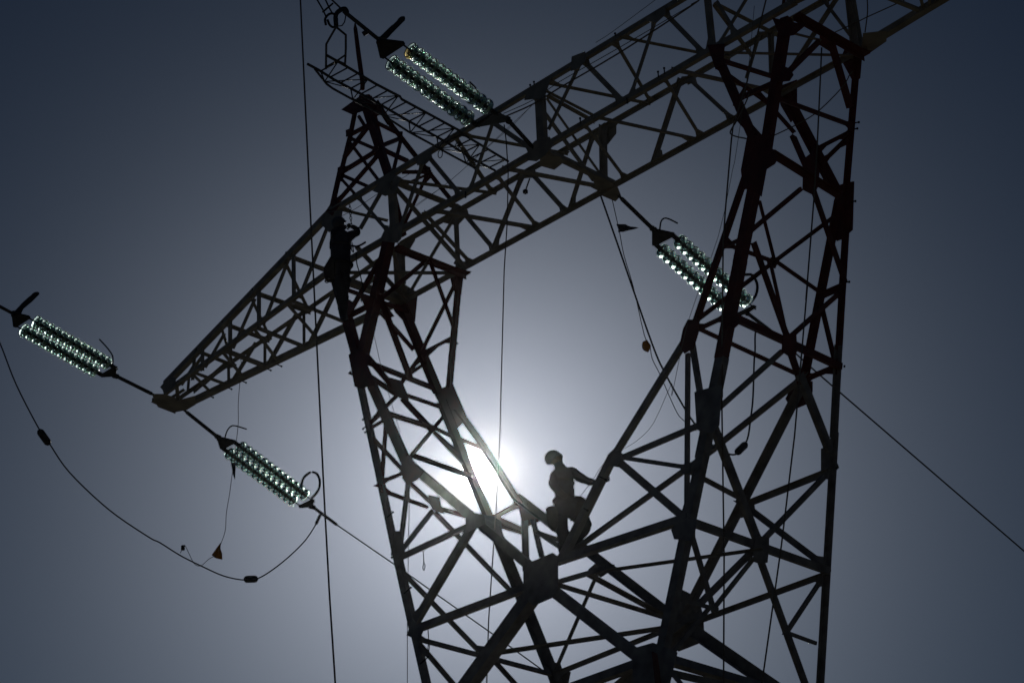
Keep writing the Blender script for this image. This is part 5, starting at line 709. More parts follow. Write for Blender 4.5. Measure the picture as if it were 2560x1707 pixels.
    ('arm_right', [(9.619, 1.315, 20.186), (9.425, 1.329, 20.177), (9.256, 1.341, 20.011), (9.477, 1.325, 20.008), (9.646, 1.313, 20.111)], (0.073, 0.997, -0.0)),
    ('arm_left', [(-8.626, 1.383, 20.342), (-8.409, 1.399, 20.323), (-8.247, 1.411, 20.262), (-8.408, 1.399, 20.177), (-8.543, 1.389, 20.207)], (-0.073, 0.997, -0.0)),
    ('arm_right', [(8.686, 1.383, 20.342), (8.469, 1.399, 20.323), (8.307, 1.411, 20.262), (8.468, 1.399, 20.177), (8.603, 1.389, 20.207)], (0.073, 0.997, -0.0)),
    ('arm_left', [(-7.608, 1.457, 20.433), (-7.397, 1.473, 20.497), (-7.219, 1.486, 20.407), (-7.371, 1.475, 20.363)], (-0.073, 0.997, -0.0)),
    ('arm_right', [(7.668, 1.457, 20.433), (7.457, 1.473, 20.497), (7.279, 1.486, 20.407), (7.431, 1.475, 20.363)], (0.073, 0.997, -0.0)),
    ('arm_left', [(-5.212, 0.036, 20.702), (-5.023, 0.014, 20.848), (-4.564, -0.039, 20.66), (-4.597, -0.035, 20.518), (-4.966, 0.008, 20.423)], (-0.116, -0.993, 0.0)),
    ('arm_right', [(5.272, 0.036, 20.702), (5.083, 0.014, 20.848), (4.624, -0.039, 20.66), (4.657, -0.035, 20.518), (5.026, 0.008, 20.423)], (0.116, -0.993, 0.0)),
    ('arm_right', [(5.165, 1.335, 19.679), (5.369, 1.496, 19.679), (5.427, 1.537, 19.679), (5.269, 1.745, 19.679), (4.899, 1.802, 19.679), (4.874, 1.674, 19.679)], (-0.0, -0.0, -1.0)),
    ('leg_right', [(4.752, -0.093, 18.698), (4.89, -0.105, 18.571), (4.937, -0.118, 18.441), (4.862, -0.124, 18.378), (4.686, -0.116, 18.454)], (0.0, -0.996, 0.095)),
]
BOLTS = [
    ((-7.411, 0.294, 20.458), (-7.409, 0.294, 20.443)),
    ((-8.413, 0.411, 20.277), (-8.412, 0.411, 20.27)),
    ((-9.317, 0.517, 20.107), (-9.318, 0.517, 20.113)),
    ((-6.322, 0.166, 20.687), (-6.312, 0.165, 20.632)),
    ((-7.42, 0.295, 20.481), (-7.414, 0.294, 20.442)),
    ((-10.004, 1.431, 19.679), (-9.998, 1.343, 19.679)),
    ((-9.514, 1.477, 19.679), (-9.507, 1.376, 19.679)),
    ((-9.138, 1.517, 19.679), (-9.13, 1.402, 19.679)),
    ((-8.464, 1.553, 19.679), (-8.457, 1.447, 19.679)),
    ((-8.214, 1.599, 19.679), (-8.205, 1.464, 19.679)),
    ((-0.042, 0.0, 20.93), (-0.042, 0.0, 20.843)),
    ((-0.127, 0.0, 20.916), (-0.127, 0.0, 20.843)),
    ((0.869, 0.0, 19.804), (0.869, 0.0, 19.713)),
    ((2.459, 0.0, 19.828), (2.459, 0.0, 19.713)),
    ((2.58, -0.0, 19.828), (2.58, 0.0, 19.713)),
    ((0.869, 0.0, 19.811), (0.869, 0.0, 19.713)),
    ((1.825, 0.0, 19.606), (1.825, 0.0, 19.713)),
    ((0.032, 1.655, 20.879), (0.032, 1.655, 20.783)),
    ((1.693, 0.0, 20.912), (1.693, 0.0, 20.843)),
    ((-1.667, 0.0, 19.594), (-1.667, 0.0, 19.713)),
    ((-1.661, 0.0, 19.596), (-1.661, 0.0, 19.713)),
    ((-1.833, 1.655, 20.875), (-1.833, 1.655, 20.783)),
    ((-3.815, -0.323, 16.277), (-3.725, -0.32, 16.306)),
    ((-3.759, -0.331, 16.193), (-3.694, -0.329, 16.214)),
    ((-3.837, -0.307, 16.447), (-3.779, -0.305, 16.467)),
    ((-4.27, -0.184, 17.743), (-4.181, -0.181, 17.778)),
    ((-3.811, 1.772, 18.444), (-3.855, 1.771, 18.457)),
    ((-2.98, -0.486, 14.559), (-3.123, -0.491, 14.511)),
    ((-2.484, -0.617, 13.183), (-2.644, -0.622, 13.128)),
    ((-2.036, -0.731, 11.982), (-2.217, -0.737, 11.918)),
    ((-2.95, -0.558, 13.809), (-2.89, -0.556, 13.83)),
    ((4.305, 1.862, 17.504), (4.206, 1.859, 17.533)),
    ((3.954, 1.967, 16.391), (3.878, 1.965, 16.413)),
    ((4.613, 1.755, 18.627), (4.52, 1.752, 18.657)),
    ((4.568, 1.763, 18.546), (4.492, 1.76, 18.57)),
    ((3.618, 2.077, 15.232), (3.605, 2.073, 15.238)),
    ((2.953, -0.412, 15.346), (2.997, -0.416, 15.301)),
    ((3.188, 2.207, 13.869), (3.15, 2.206, 13.88)),
    ((2.784, 2.335, 12.521), (2.756, 2.334, 12.529)),
    ((-2.66, 2.075, 15.262), (-2.666, 2.075, 15.256)),
    ((1.412, -0.583, 13.547), (1.282, -0.573, 13.646)),
    ((1.481, -0.55, 13.891), (1.472, -0.55, 13.889)),
    ((1.072, -0.615, 13.206), (0.988, -0.609, 13.27)),
    ((-5.028, 0.263, 21.779), (-5.016, 0.263, 21.78)),
    ((-5.003, 0.241, 21.697), (-5.012, 0.241, 21.696)),
    ((-4.984, 0.219, 21.618), (-5.008, 0.219, 21.617)),
    ((-5.068, 0.496, 22.639), (-5.002, 0.498, 22.644)),
    ((-5.047, 0.477, 22.569), (-5.01, 0.471, 22.546)),
    ((-4.407, 1.173, 22.586), (-4.43, 1.176, 22.575)),
    ((-4.404, 1.181, 22.556), (-4.417, 1.183, 22.55)),
    ((-3.938, 1.411, 21.71), (-3.963, 1.414, 21.698)),
    ((-3.927, 1.422, 21.668), (-3.942, 1.424, 21.66)),
]
STRINGS = [
    ('S1', (-10.602, 0.555, 19.679), (-10.602, -0.354, 19.811), (-10.602, -0.655, 19.882), (-10.602, -2.144, 20.2), (-10.602, -2.523, 20.338), 0.395, 12),
    ('S2', (-10.764, 1.324, 19.679), (-10.764, 2.153, 19.338), (-10.764, 2.545, 19.196), (-10.764, 4.085, 18.638), (-10.764, 4.39, 18.545), 0.354, 13),
    ('S3', (-0.128, -0.0, 19.759), (-0.128, -0.527, 20.048), (-0.128, -1.175, 19.905), (-0.128, -2.666, 20.236), (-0.128, -3.13, 20.328), 0.415, 12),
    ('S4', (0.066, 1.655, 19.467), (0.066, 2.452, 19.131), (0.066, 2.835, 18.986), (0.066, 4.354, 18.457), (0.066, 4.615, 18.393), 0.372, 12),
]
PATHS = {
    'cond': [[(-10.602, -2.523, 20.338), (-10.602, -2.8, 20.384), (-10.602, -3.291, 20.47), (-10.602, -5.947, 20.888)], [(-10.764, 4.39, 18.545), (-10.764, 4.661, 18.435), (-10.764, 5.046, 18.315), (-10.764, 6.542, 17.847), (-10.764, 7.586, 17.5), (-10.764, 9.181, 16.975), (-10.764, 10.539, 16.508), (-10.764, 13.416, 15.655), (-10.764, 19.876, 13.622)], [(-0.128, -3.129, 20.343), (-0.128, -3.794, 20.537), (-0.128, -4.308, 20.76), (-0.128, -6.373, 21.064)], [(0.066, 4.615, 18.393), (0.066, 4.983, 18.301), (0.066, 5.205, 18.237), (0.066, 6.154, 17.891), (0.066, 6.714, 17.706), (0.066, 6.908, 17.645), (0.066, 11.885, 16.028), (0.066, 17.347, 14.402)]],
    'jump': [(-10.764, -2.923, 20.146), (-10.764, -2.653, 19.777), (-10.764, -2.272, 19.082), (-10.764, -1.741, 18.356), (-10.764, -1.545, 18.176), (-10.764, -1.091, 17.736), (-10.764, -0.241, 17.255), (-10.764, 0.616, 16.957), (-10.764, 0.88, 16.906), (-10.764, 1.335, 16.772), (-10.764, 1.795, 16.686), (-10.764, 2.318, 16.613), (-10.764, 2.788, 16.645), (-10.764, 3.085, 16.741), (-10.764, 3.415, 16.976), (-10.764, 3.842, 17.362), (-10.764, 4.246, 17.8), (-10.764, 4.516, 18.211), (-10.764, 4.613, 18.409)],
    'jump_w': [[(-10.764, -1.74, 18.34), (-10.764, -1.562, 18.172)], [(-10.764, 2.833, 16.671), (-10.764, 3.055, 16.728)]],
    'cj': [(0.066, 4.983, 18.301), (0.066, 4.781, 18.107), (0.066, 4.71, 17.731), (0.066, 4.653, 17.501), (0.066, 4.528, 16.833), (0.066, 4.412, 16.427), (0.066, 4.269, 16.018), (0.066, 4.002, 15.72), (0.066, 3.823, 15.64), (0.066, 3.552, 15.633), (0.066, 3.369, 15.691), (0.066, 3.003, 15.943), (0.066, 2.768, 16.178), (0.066, 2.426, 16.6), (0.066, 2.176, 17.024), (0.066, 1.595, 18.441), (0.066, 1.236, 19.314)],
    'cj_w': [[(0.066, 4.212, 15.921), (0.066, 3.988, 15.72)]],
    'ec': [(0.186, 1.366, 19.221), (0.186, 1.45, 18.828), (0.186, 1.487, 18.639), (0.186, 1.544, 18.29), (0.186, 1.704, 17.798), (0.186, 1.869, 17.026), (0.186, 1.976, 16.884), (0.186, 2.008, 16.672), (0.186, 2.166, 16.445), (0.186, 2.35, 16.117), (0.186, 2.491, 15.899), (0.186, 2.612, 15.825), (0.186, 2.898, 15.732)],
    'flags_c': [[(0.206, 1.415, 18.807), (0.206, 1.411, 18.645), (0.206, 1.624, 18.753), (0.206, 1.899, 18.905), (0.206, 1.673, 18.874)], [(0.206, 1.798, 16.887), (0.206, 1.783, 16.744), (0.206, 1.922, 16.753), (0.206, 1.964, 16.872), (0.206, 1.887, 16.945)]],
    'lc': [(-10.414, 2.349, 21.0), (-10.414, 2.388, 20.817), (-10.414, 2.357, 20.395), (-10.414, 2.327, 19.999), (-10.414, 2.333, 19.575), (-10.414, 2.298, 19.211), (-10.414, 2.286, 19.041), (-10.414, 2.26, 18.773), (-10.414, 2.206, 18.473), (-10.414, 2.153, 18.073), (-10.414, 2.087, 17.674), (-10.414, 2.07, 17.342), (-10.414, 1.982, 17.069), (-10.414, 1.871, 16.818), (-10.414, 1.701, 16.678), (-10.414, 1.534, 16.514), (-10.414, 1.392, 16.516), (-10.414, 1.275, 16.671), (-10.414, 1.172, 16.817), (-10.414, 1.131, 16.77), (-10.414, 1.078, 16.647)],
    'flags_l': [[(-10.404, 2.15, 18.692), (-10.404, 2.274, 18.76), (-10.404, 2.274, 18.397)], [(-10.404, 1.959, 17.065), (-10.404, 1.763, 16.776), (-10.404, 1.842, 16.746), (-10.404, 2.003, 16.743)]],
    'horns': [[(-10.602, -0.403, 19.928), (-10.602, -0.397, 20.129), (-10.602, -0.437, 20.223), (-10.602, -0.557, 20.328), (-10.602, -0.711, 20.428)], [(-10.764, 2.29, 19.378), (-10.764, 2.347, 19.553), (-10.764, 2.442, 19.672), (-10.764, 2.563, 19.707), (-10.764, 2.802, 19.713)], [(-0.128, -1.186, 20.345), (-0.128, -1.244, 20.371), (-0.128, -1.316, 20.401)], [(0.066, 2.577, 19.154), (0.066, 2.629, 19.353), (0.066, 2.718, 19.453), (0.066, 2.838, 19.486), (0.066, 3.04, 19.483)]],
    'horn_sets': [0, 1, 2, 3],
    'rings': [(1, [(-10.764, 4.147, 18.886), (-10.764, 4.179, 19.029), (-10.764, 4.249, 19.142), (-10.764, 4.371, 19.248)]), (1, [(-10.764, 4.428, 19.27), (-10.764, 4.537, 19.262), (-10.764, 4.608, 19.146), (-10.764, 4.594, 18.98), (-10.764, 4.51, 18.836), (-10.764, 4.407, 18.715)]), (3, [(0.066, 4.665, 19.115), (0.066, 4.829, 19.168), (0.066, 4.925, 19.103), (0.066, 4.95, 18.982), (0.066, 4.882, 18.804), (0.066, 4.734, 18.625)])],
    'paddles': [(0, [(-10.602, -2.53, 20.352), (-10.602, -2.346, 20.627), (-10.602, -2.204, 20.791), (-10.602, -2.142, 20.895), (-10.602, -2.059, 20.934), (-10.602, -2.023, 20.903), (-10.602, -2.18, 20.684), (-10.602, -2.354, 20.493), (-10.602, -2.38, 20.37)]), (2, [(-0.128, -3.129, 20.372), (-0.128, -2.85, 20.739), (-0.128, -2.802, 20.767), (-0.128, -2.7, 20.945), (-0.128, -2.625, 20.98), (-0.128, -2.614, 20.918), (-0.128, -2.871, 20.576), (-0.128, -2.97, 20.43)])],
    'clamps': [(2, [(-0.128, -3.145, 20.35), (-0.128, -3.794, 20.537)]), (1, [(-10.764, 4.343, 18.551), (-10.764, 4.47, 18.531)]), (1, [(-10.764, 4.438, 18.536), (-10.764, 5.03, 18.322)]), (0, [(-10.602, -2.536, 20.34), (-10.602, -2.867, 20.4)]), (3, [(0.066, 4.613, 18.38), (0.066, 5.185, 18.24)]), (2, [(-0.128, -3.41, 20.372), (-0.128, -3.364, 20.321)])],
    'ropes': [[(-1.641, -3.4, 22.579), (-1.584, -3.4, 21.724), (-1.378, -3.4, 18.109), (-1.317, -3.4, 17.092), (-1.231, -3.4, 15.661), (-1.093, -3.4, 13.332), (-0.999, -3.4, 11.952), (-0.9, -3.4, 10.758), (-0.008, -3.4, 0.03)], [(-0.392, -0.35, 20.169), (-0.366, -0.35, 19.861), (-0.356, -0.35, 19.308), (-0.431, -0.35, 18.446), (-0.543, -0.35, 17.686), (-0.793, -0.35, 15.063), (-0.927, -0.35, 14.019), (-1.015, -0.35, 13.453), (-1.182, -0.35, 12.356), (-1.269, -0.35, 11.47), (-2.395, -0.35, 0.03)], [(5.704, -0.5, 18.316), (5.641, -0.5, 17.977), (5.433, -0.5, 16.889), (5.29, -0.5, 16.21), (4.971, -0.5, 14.834), (5.029, -0.5, 15.056), (4.556, -0.5, 13.087), (4.173, -0.5, 11.75), (3.655, -0.5, 10.111), (0.467, -0.5, 0.03)], [(4.951, -0.45, 19.785), (4.848, -0.45, 19.55), (4.548, -0.45, 18.897), (4.388, -0.45, 18.478), (4.062, -0.45, 17.896), (4.014, -0.45, 17.719), (3.786, -0.45, 16.697), (3.699, -0.45, 16.261), (3.561, -0.45, 15.209), (3.428, -0.45, 14.054), (3.425, -0.45, 14.118), (3.212, -0.45, 11.906), (3.017, -0.45, 10.293), (1.781, -0.45, 0.03)], [(-3.022, -0.1, 15.133), (-3.09, -0.1, 13.975), (-3.143, -0.1, 13.024), (-3.175, -0.1, 12.076), (-3.581, -0.1, 0.03)]],
    'thin': [[(4.874, -0.75, 19.327), (4.685, -0.75, 18.524), (4.474, -0.75, 17.813), (4.27, -0.75, 17.158), (4.21, -0.75, 17.021), (3.859, -0.75, 16.158), (3.214, -0.75, 15.146), (2.835, -0.75, 14.22), (2.849, -0.75, 14.388), (2.485, -0.75, 13.952), (2.207, -0.75, 13.815), (1.936, -0.75, 13.77)], [(-4.307, 0.368, 18.352), (-4.179, 0.337, 17.969), (-4.113, 0.317, 17.768), (-3.929, 0.296, 17.216), (-3.631, 0.288, 16.318)], [(-2.897, 0.025, 14.108), (-2.799, -0.056, 13.813), (-2.765, -0.112, 13.708), (-2.746, -0.108, 13.651), (-2.777, -0.053, 13.746), (-2.796, -0.055, 13.802)], [(-2.384, -0.394, 12.562), (-2.308, -0.459, 12.334), (-2.277, -0.506, 12.239), (-2.255, -0.513, 12.174), (-2.283, -0.47, 12.258), (-2.305, -0.463, 12.323)], [(1.397, -0.45, 13.929), (1.201, -0.45, 13.825), (1.06, -0.45, 13.706), (0.799, -0.45, 13.544)]],
    'guy': [[(3.351, 0.0, 20.634), (3.18, 0.0, 20.596), (1.765, -0.0, 20.533), (0.499, -0.0, 20.549), (-0.096, 0.0, 20.542), (-0.705, 0.0, 20.619)], [(3.192, 0.0, 20.625), (3.34, 0.0, 20.608), (1.752, 0.0, 20.623), (0.507, 0.0, 20.656), (-0.091, -0.0, 20.615), (-0.735, 0.0, 20.691)], [(-0.571, 0.5, 20.993), (-1.022, 0.5, 20.832), (-1.594, 0.5, 20.706), (-2.496, 0.5, 20.496), (-3.354, 0.5, 20.385)], [(-0.596, 0.5, 20.976), (-1.067, 0.5, 20.854), (-1.641, 0.5, 20.709), (-2.521, 0.5, 20.488), (-3.39, 0.5, 20.412)], [(2.439, 0.15, 21.21), (1.526, 0.15, 21.108), (1.16, 0.15, 21.096)], [(3.658, 1.0, 18.557), (4.162, 1.0, 18.534), (4.499, 1.0, 18.572), (4.902, 1.0, 18.726), (5.039, 1.0, 18.827), (5.054, 1.0, 18.853), (5.133, 1.0, 18.898)], [(4.152, -0.3, 17.734), (3.983, -0.3, 17.849), (3.892, -0.3, 17.942), (3.928, -0.3, 18.008), (4.03, -0.3, 18.09), (4.198, -0.3, 18.272), (4.287, -0.3, 18.394)], [(4.537, 1.555, 20.121), (4.998, 1.555, 20.082), (5.126, 1.555, 20.075), (5.806, 1.555, 20.014), (6.263, 1.555, 20.028)], [(5.242, 1.455, 20.339), (5.212, 1.455, 20.071), (5.122, 1.455, 19.766)], [(-4.948, 0.25, 20.824), (-4.588, 0.25, 20.804), (-4.211, 0.25, 20.823), (-4.026, 0.25, 20.833), (-3.059, 0.25, 20.856)]],
    'chain': [(-4.439, 0.0, 20.726), (-4.427, 0.0, 20.632), (-4.413, 0.0, 20.547), (-4.414, 0.0, 20.469), (-4.41, 0.0, 20.388)],
    'hook': [(-0.718, 0.488, 19.679), (-0.897, 0.608, 19.679), (-1.036, 0.707, 19.679)],
    'carab': [[(-2.198, 0.0, 20.697), (-2.206, 0.0, 20.643)], [(-1.781, 0.0, 20.65), (-1.807, -0.0, 20.605)]],
    'r1': [(-1.157, -3.25, 20.556), (-1.211, -2.846, 20.579), (-1.33, -2.136, 20.62), (-1.383, -1.593, 20.65), (-1.426, -1.522, 20.654), (-1.592, -0.137, 20.732), (-1.622, -0.122, 20.733), (-1.842, 1.18, 20.808)],
    'r2': [(-1.522, -3.314, 20.561), (-1.551, -3.068, 20.574), (-1.62, -2.726, 20.594), (-1.688, -2.134, 20.627), (-1.758, -1.605, 20.657), (-1.738, -1.749, 20.649), (-1.858, -1.008, 20.691), (-1.978, -0.156, 20.739), (-2.024, 0.11, 20.754), (-2.144, 0.73, 20.79), (-2.2, 1.223, 20.818)],
    'r3': [(-1.295, -3.363, 20.333), (-1.515, -2.951, 20.359), (-1.56, -2.793, 20.369), (-1.63, -2.295, 20.397), (-1.63, -2.301, 20.397), (-1.704, -1.617, 20.435), (-1.836, -1.013, 20.47), (-1.913, -0.423, 20.503), (-1.941, -0.243, 20.513), (-2.046, 0.558, 20.558), (-2.08, 0.681, 20.566)],
    'hang': [[(-0.487, -3.637, 20.521), (-0.625, -3.579, 20.527), (-0.924, -3.452, 20.541), (-1.454, -3.015, 20.575)], [(-0.485, -3.617, 20.522), (-0.556, -3.39, 20.536), (-0.844, -3.144, 20.555), (-1.195, -2.86, 20.578)], [(-1.157, -3.25, 20.556), (-1.173, -3.043, 20.568), (-1.178, -2.875, 20.577)], [(-1.421, -3.043, 20.573), (-1.189, -3.029, 20.569), (-0.989, -3.036, 20.564)], [(-0.128, -3.937, 20.204), (-0.128, -3.942, 20.401), (-0.128, -3.84, 20.542), (-0.128, -3.767, 20.589), (-0.128, -3.732, 20.552), (-0.128, -3.754, 20.508)], [(-0.128, -4.129, 20.142), (-0.128, -4.142, 20.241), (-0.128, -4.071, 20.354), (-0.128, -3.985, 20.401), (-0.128, -3.928, 20.367), (-0.128, -3.929, 20.247), (-0.128, -3.987, 20.168), (-0.128, -4.058, 20.175), (-0.128, -4.1, 20.248)], [(-0.128, -4.296, 20.514), (-0.128, -4.184, 20.381), (-0.128, -4.114, 20.268)], [(-0.128, -4.14, 20.588), (-0.128, -4.07, 20.474), (-0.128, -3.999, 20.387)], [(-0.128, -3.997, 20.575), (-0.128, -4.184, 20.341)], [(-0.128, -3.755, 20.475), (-0.128, -3.778, 20.357), (-0.128, -3.829, 20.267), (-0.128, -3.887, 20.234)]],
    'cond2': [(-0.128, -4.182, 20.608), (-0.128, -3.983, 20.595), (-0.128, -3.84, 20.555)],
    'spike': [(-5.016, 0.828, 23.679), (-5.018, 0.828, 23.672), (-5.005, 0.828, 23.779), (-5.106, 0.828, 24.486), (-5.18, 0.828, 25.056), (-5.188, 0.828, 25.178)],
}
LINE_DIR = (-0.0, 1.0, 0.0)
SIDE_DIR = (1.0, 0.0, 0.0)
FACE = (0.688, -0.726, 0.0)
PERSON_A = [
    ('pelvis', (0.449, -0.378, 13.546), 0.2, '-'),
    ('waist', (0.456, -0.371, 13.688), 0.165, 'pelvis'),
    ('chest', (0.435, -0.392, 13.885), 0.22, 'waist'),
    ('upper', (0.441, -0.386, 13.996), 0.19, 'chest'),
    ('neck', (0.415, -0.413, 14.122), 0.06, 'upper'),
    ('head', (0.382, -0.447, 14.249), 0.085, 'neck'),
    ('shR', (0.544, -0.31, 14.047), 0.088, 'upper'),
    ('elR', (0.655, -0.253, 13.926), 0.066, 'shR'),
    ('foR', (0.706, -0.171, 13.878), 0.058, 'elR'),
    ('wrR', (0.743, -0.047, 13.876), 0.04, 'foR'),
    ('haR', (0.788, 0.085, 13.94), 0.042, 'wrR'),
    ('shL', (0.391, -0.51, 13.986), 0.085, 'upper'),
    ('elL', (0.487, -0.626, 13.739), 0.066, 'shL'),
    ('wrL', (0.596, -0.543, 13.595), 0.042, 'elL'),
    ('haL', (0.61, -0.499, 13.589), 0.036, 'wrL'),
    ('hipL', (0.425, -0.475, 13.451), 0.12, 'pelvis'),
    ('thL', (0.436, -0.464, 13.296), 0.09, 'hipL'),
    ('knL', (0.444, -0.456, 13.129), 0.088, 'thL'),
    ('caL', (0.442, -0.457, 13.015), 0.085, 'knL'),
    ('anL', (0.437, -0.462, 12.838), 0.072, 'caL'),
    ('toL', (0.525, -0.472, 12.732), 0.05, 'anL'),
    ('hipR', (0.443, -0.241, 13.506), 0.125, 'pelvis'),
    ('thR', (0.5, -0.154, 13.407), 0.11, 'hipR'),
    ('knR', (0.592, -0.088, 13.277), 0.092, 'thR'),
    ('caR', (0.512, -0.17, 13.154), 0.08, 'knR'),
    ('anR', (0.429, -0.284, 13.011), 0.065, 'caR'),
    ('toR', (0.456, -0.372, 12.892), 0.04, 'anR'),
]
PERSON_B = [
    ('pelvis', (-4.076, -0.505, 19.154), 0.21, '-'),
    ('waist', (-4.073, -0.502, 19.335), 0.2, 'pelvis'),
    ('chest', (-4.085, -0.514, 19.563), 0.235, 'waist'),
    ('upper', (-4.084, -0.513, 19.731), 0.215, 'chest'),
    ('neck', (-4.092, -0.522, 19.869), 0.065, 'upper'),
    ('head', (-4.101, -0.531, 19.977), 0.09, 'neck'),
    ('shR', (-3.959, -0.428, 19.768), 0.08, 'upper'),
    ('elR', (-3.81, -0.346, 19.786), 0.062, 'shR'),
    ('wrR', (-3.94, -0.336, 19.94), 0.04, 'elR'),
    ('haR', (-3.997, -0.366, 19.977), 0.04, 'wrR'),
    ('shL', (-4.139, -0.613, 19.719), 0.08, 'upper'),
    ('elL', (-4.075, -0.676, 19.804), 0.06, 'shL'),
    ('wrL', (-4.055, -0.483, 19.936), 0.04, 'elL'),
    ('haL', (-4.031, -0.416, 19.966), 0.04, 'wrL'),
    ('hipL', (-4.103, -0.59, 19.03), 0.11, 'pelvis'),
    ('thL', (-4.071, -0.586, 18.853), 0.1, 'hipL'),
    ('knL', (-4.031, -0.573, 18.662), 0.088, 'thL'),
    ('caL', (-4.032, -0.545, 18.523), 0.085, 'knL'),
    ('anL', (-4.044, -0.515, 18.288), 0.06, 'caL'),
    ('toL', (-3.976, -0.546, 18.161), 0.04, 'anL'),
    ('hipR', (-4.063, -0.435, 19.068), 0.11, 'pelvis'),
    ('thR', (-4.074, -0.445, 18.903), 0.095, 'hipR'),
    ('knR', (-4.079, -0.451, 18.739), 0.075, 'thR'),
    ('caR', (-4.08, -0.452, 18.59), 0.065, 'knR'),
    ('anR', (-4.082, -0.454, 18.338), 0.05, 'caR'),
    ('toR', (-3.995, -0.479, 18.206), 0.04, 'anR'),
]
KIT = {
    'h1': (0.353, -0.477, 14.271),
    'h2': (-4.102, -0.532, 20.016),
    'bag1': [(0.338, -0.664, 13.469), (0.43, -0.57, 13.495), (0.46, -0.539, 13.41), (0.443, -0.556, 13.168), (0.408, -0.592, 13.119), (0.361, -0.641, 13.186), (0.346, -0.656, 13.34)],
    'bag1b': [(0.502, -0.252, 13.691), (0.597, -0.154, 13.67), (0.613, -0.137, 13.606), (0.635, -0.115, 13.488), (0.581, -0.171, 13.388), (0.498, -0.256, 13.381), (0.48, -0.275, 13.563)],
    'bag2': [(-4.111, -0.684, 19.346), (-4.065, -0.637, 19.238), (-4.058, -0.63, 18.937), (-4.104, -0.677, 18.88), (-4.186, -0.761, 18.907), (-4.199, -0.775, 19.111)],
    'belt1': [(0.491, -0.564, 13.483), (0.559, -0.495, 13.517), (0.624, -0.428, 13.487)],
    'loop1': [(0.426, -0.545, 13.593), (0.407, -0.564, 13.595), (0.409, -0.563, 13.562), (0.425, -0.546, 13.561)],
    'kit2': [[(-3.955, -0.381, 19.586), (-3.9, -0.324, 19.567), (-3.845, -0.267, 19.601), (-3.798, -0.219, 19.644)], [(-3.955, -0.38, 19.646), (-3.942, -0.367, 19.524), (-3.938, -0.363, 19.463), (-3.961, -0.386, 19.51), (-3.96, -0.386, 19.601)], [(-3.986, -0.269, 19.518), (-3.978, -0.261, 19.304), (-3.952, -0.234, 19.151), (-3.926, -0.207, 18.969), (-3.91, -0.19, 18.788), (-3.933, -0.215, 18.7), (-3.934, -0.216, 18.596)], [(-4.267, -0.702, 18.955), (-4.244, -0.678, 18.916), (-4.212, -0.645, 18.937)]],
}
LADDER_DOWN = (-0.021, 0.053, -0.998)
RUNG_SKEW = -0.027
RUNG_STEP = 0.231

# ------------------------------------------------------------------ helpers


def V(p):
    return Vector(p)


def tag(o, label=None, cat=None, group=None, kind=None):
    if label:
        o['label'] = label
    if cat:
        o['category'] = cat
    if group:
        o['group'] = group
    if kind:
        o['kind'] = kind
    return o


def empty(name, loc, label=None, cat=None, group=None):
    o = bpy.data.objects.new(name, None)
    o.location = loc
    o.empty_display_size = 0.2
    COL.objects.link(o)
    return tag(o, label, cat, group)


def obj(name, bm, mats, parent=None, smooth=False, split=False):
    if not isinstance(mats, (list, tuple)):
        mats = [mats]
    me = bpy.data.meshes.new(name)
    bmesh.ops.recalc_face_normals(bm, faces=bm.faces[:])
    bm.to_mesh(me)
    bm.free()
    for m in mats:
        me.materials.append(m)
    if smooth:
        for p in me.polygons:
            p.use_smooth = True
    o = bpy.data.objects.new(name, me)
    COL.objects.link(o)
    if parent is not None:
        o.parent = parent
        bpy_inv(o, parent)
    return o


WORLD = {}


def bpy_inv(o, parent):
    """children keep world coordinates in their mesh; parents are never rotated"""
    loc = Vector((0, 0, 0))
    p = parent
    while p is not None:
        loc += Vector(p.location) + (p.matrix_parent_inverse.translation if p.parent else Vector((0, 0, 0)))
        p = p.parent
    o.matrix_parent_inverse = Matrix.Translation(-loc)


def frame(d, n):
    d = d.normalized()
    n = (n - d * n.dot(d))
    if n.length < 1e-5:
        n = Vector((0, 0, 1)) - d * d.z
        if n.length < 1e-4:
            n = Vector((1, 0, 0))
    n.normalize()
    return d, n, d.cross(n).normalized()


def extrude_section(bm, A, B, pts, n, side, mat=0):
    """a constant profile pts [(v, depth)] swept from A to B"""
    d, n, v = frame(B - A, n)
    if v.dot(side) < 0.0:
        v = -v
    ring = []
    for P in (A, B):
        ring.append([bm.verts.new(P + v * a + n * b) for a, b in pts])
    k = len(pts)
    for i in range(k):
        f = bm.faces.new((ring[0][i], ring[0][(i + 1) % k], ring[1][(i + 1) % k], ring[1][i]))
        f.material_index = mat
    for rg in (list(reversed(ring[0])), ring[1]):
        f = bm.faces.new(rg)
        f.material_index = mat


def angle_iron(bm, A, B, w, dpt, n, jog, side, mat=0):
    t = max(0.007, w * 0.09)
    h = w / 2
    pts = [(-h, -jog), (h, -jog), (h, -jog - dpt), (h - t, -jog - dpt), (h - t, -jog - t), (-h, -jog - t)]
    extrude_section(bm, A, B, pts, n, side, mat)


def plate(bm, pts, n, t=0.014, off=0.0, mat=0):
    n = V(n).normalized()
    P = [V(p) + n * off for p in pts]
    a = [bm.verts.new(p + n * t / 2) for p in P]
    b = [bm.verts.new(p - n * t / 2) for p in P]
    k = len(P)
    fs = [bm.faces.new(a), bm.faces.new(list(reversed(b)))]
    for i in range(k):
        fs.append(bm.faces.new((a[i], b[i], b[(i + 1) % k], a[(i + 1) % k])))
    for f in fs:
        f.material_index = mat
    return fs


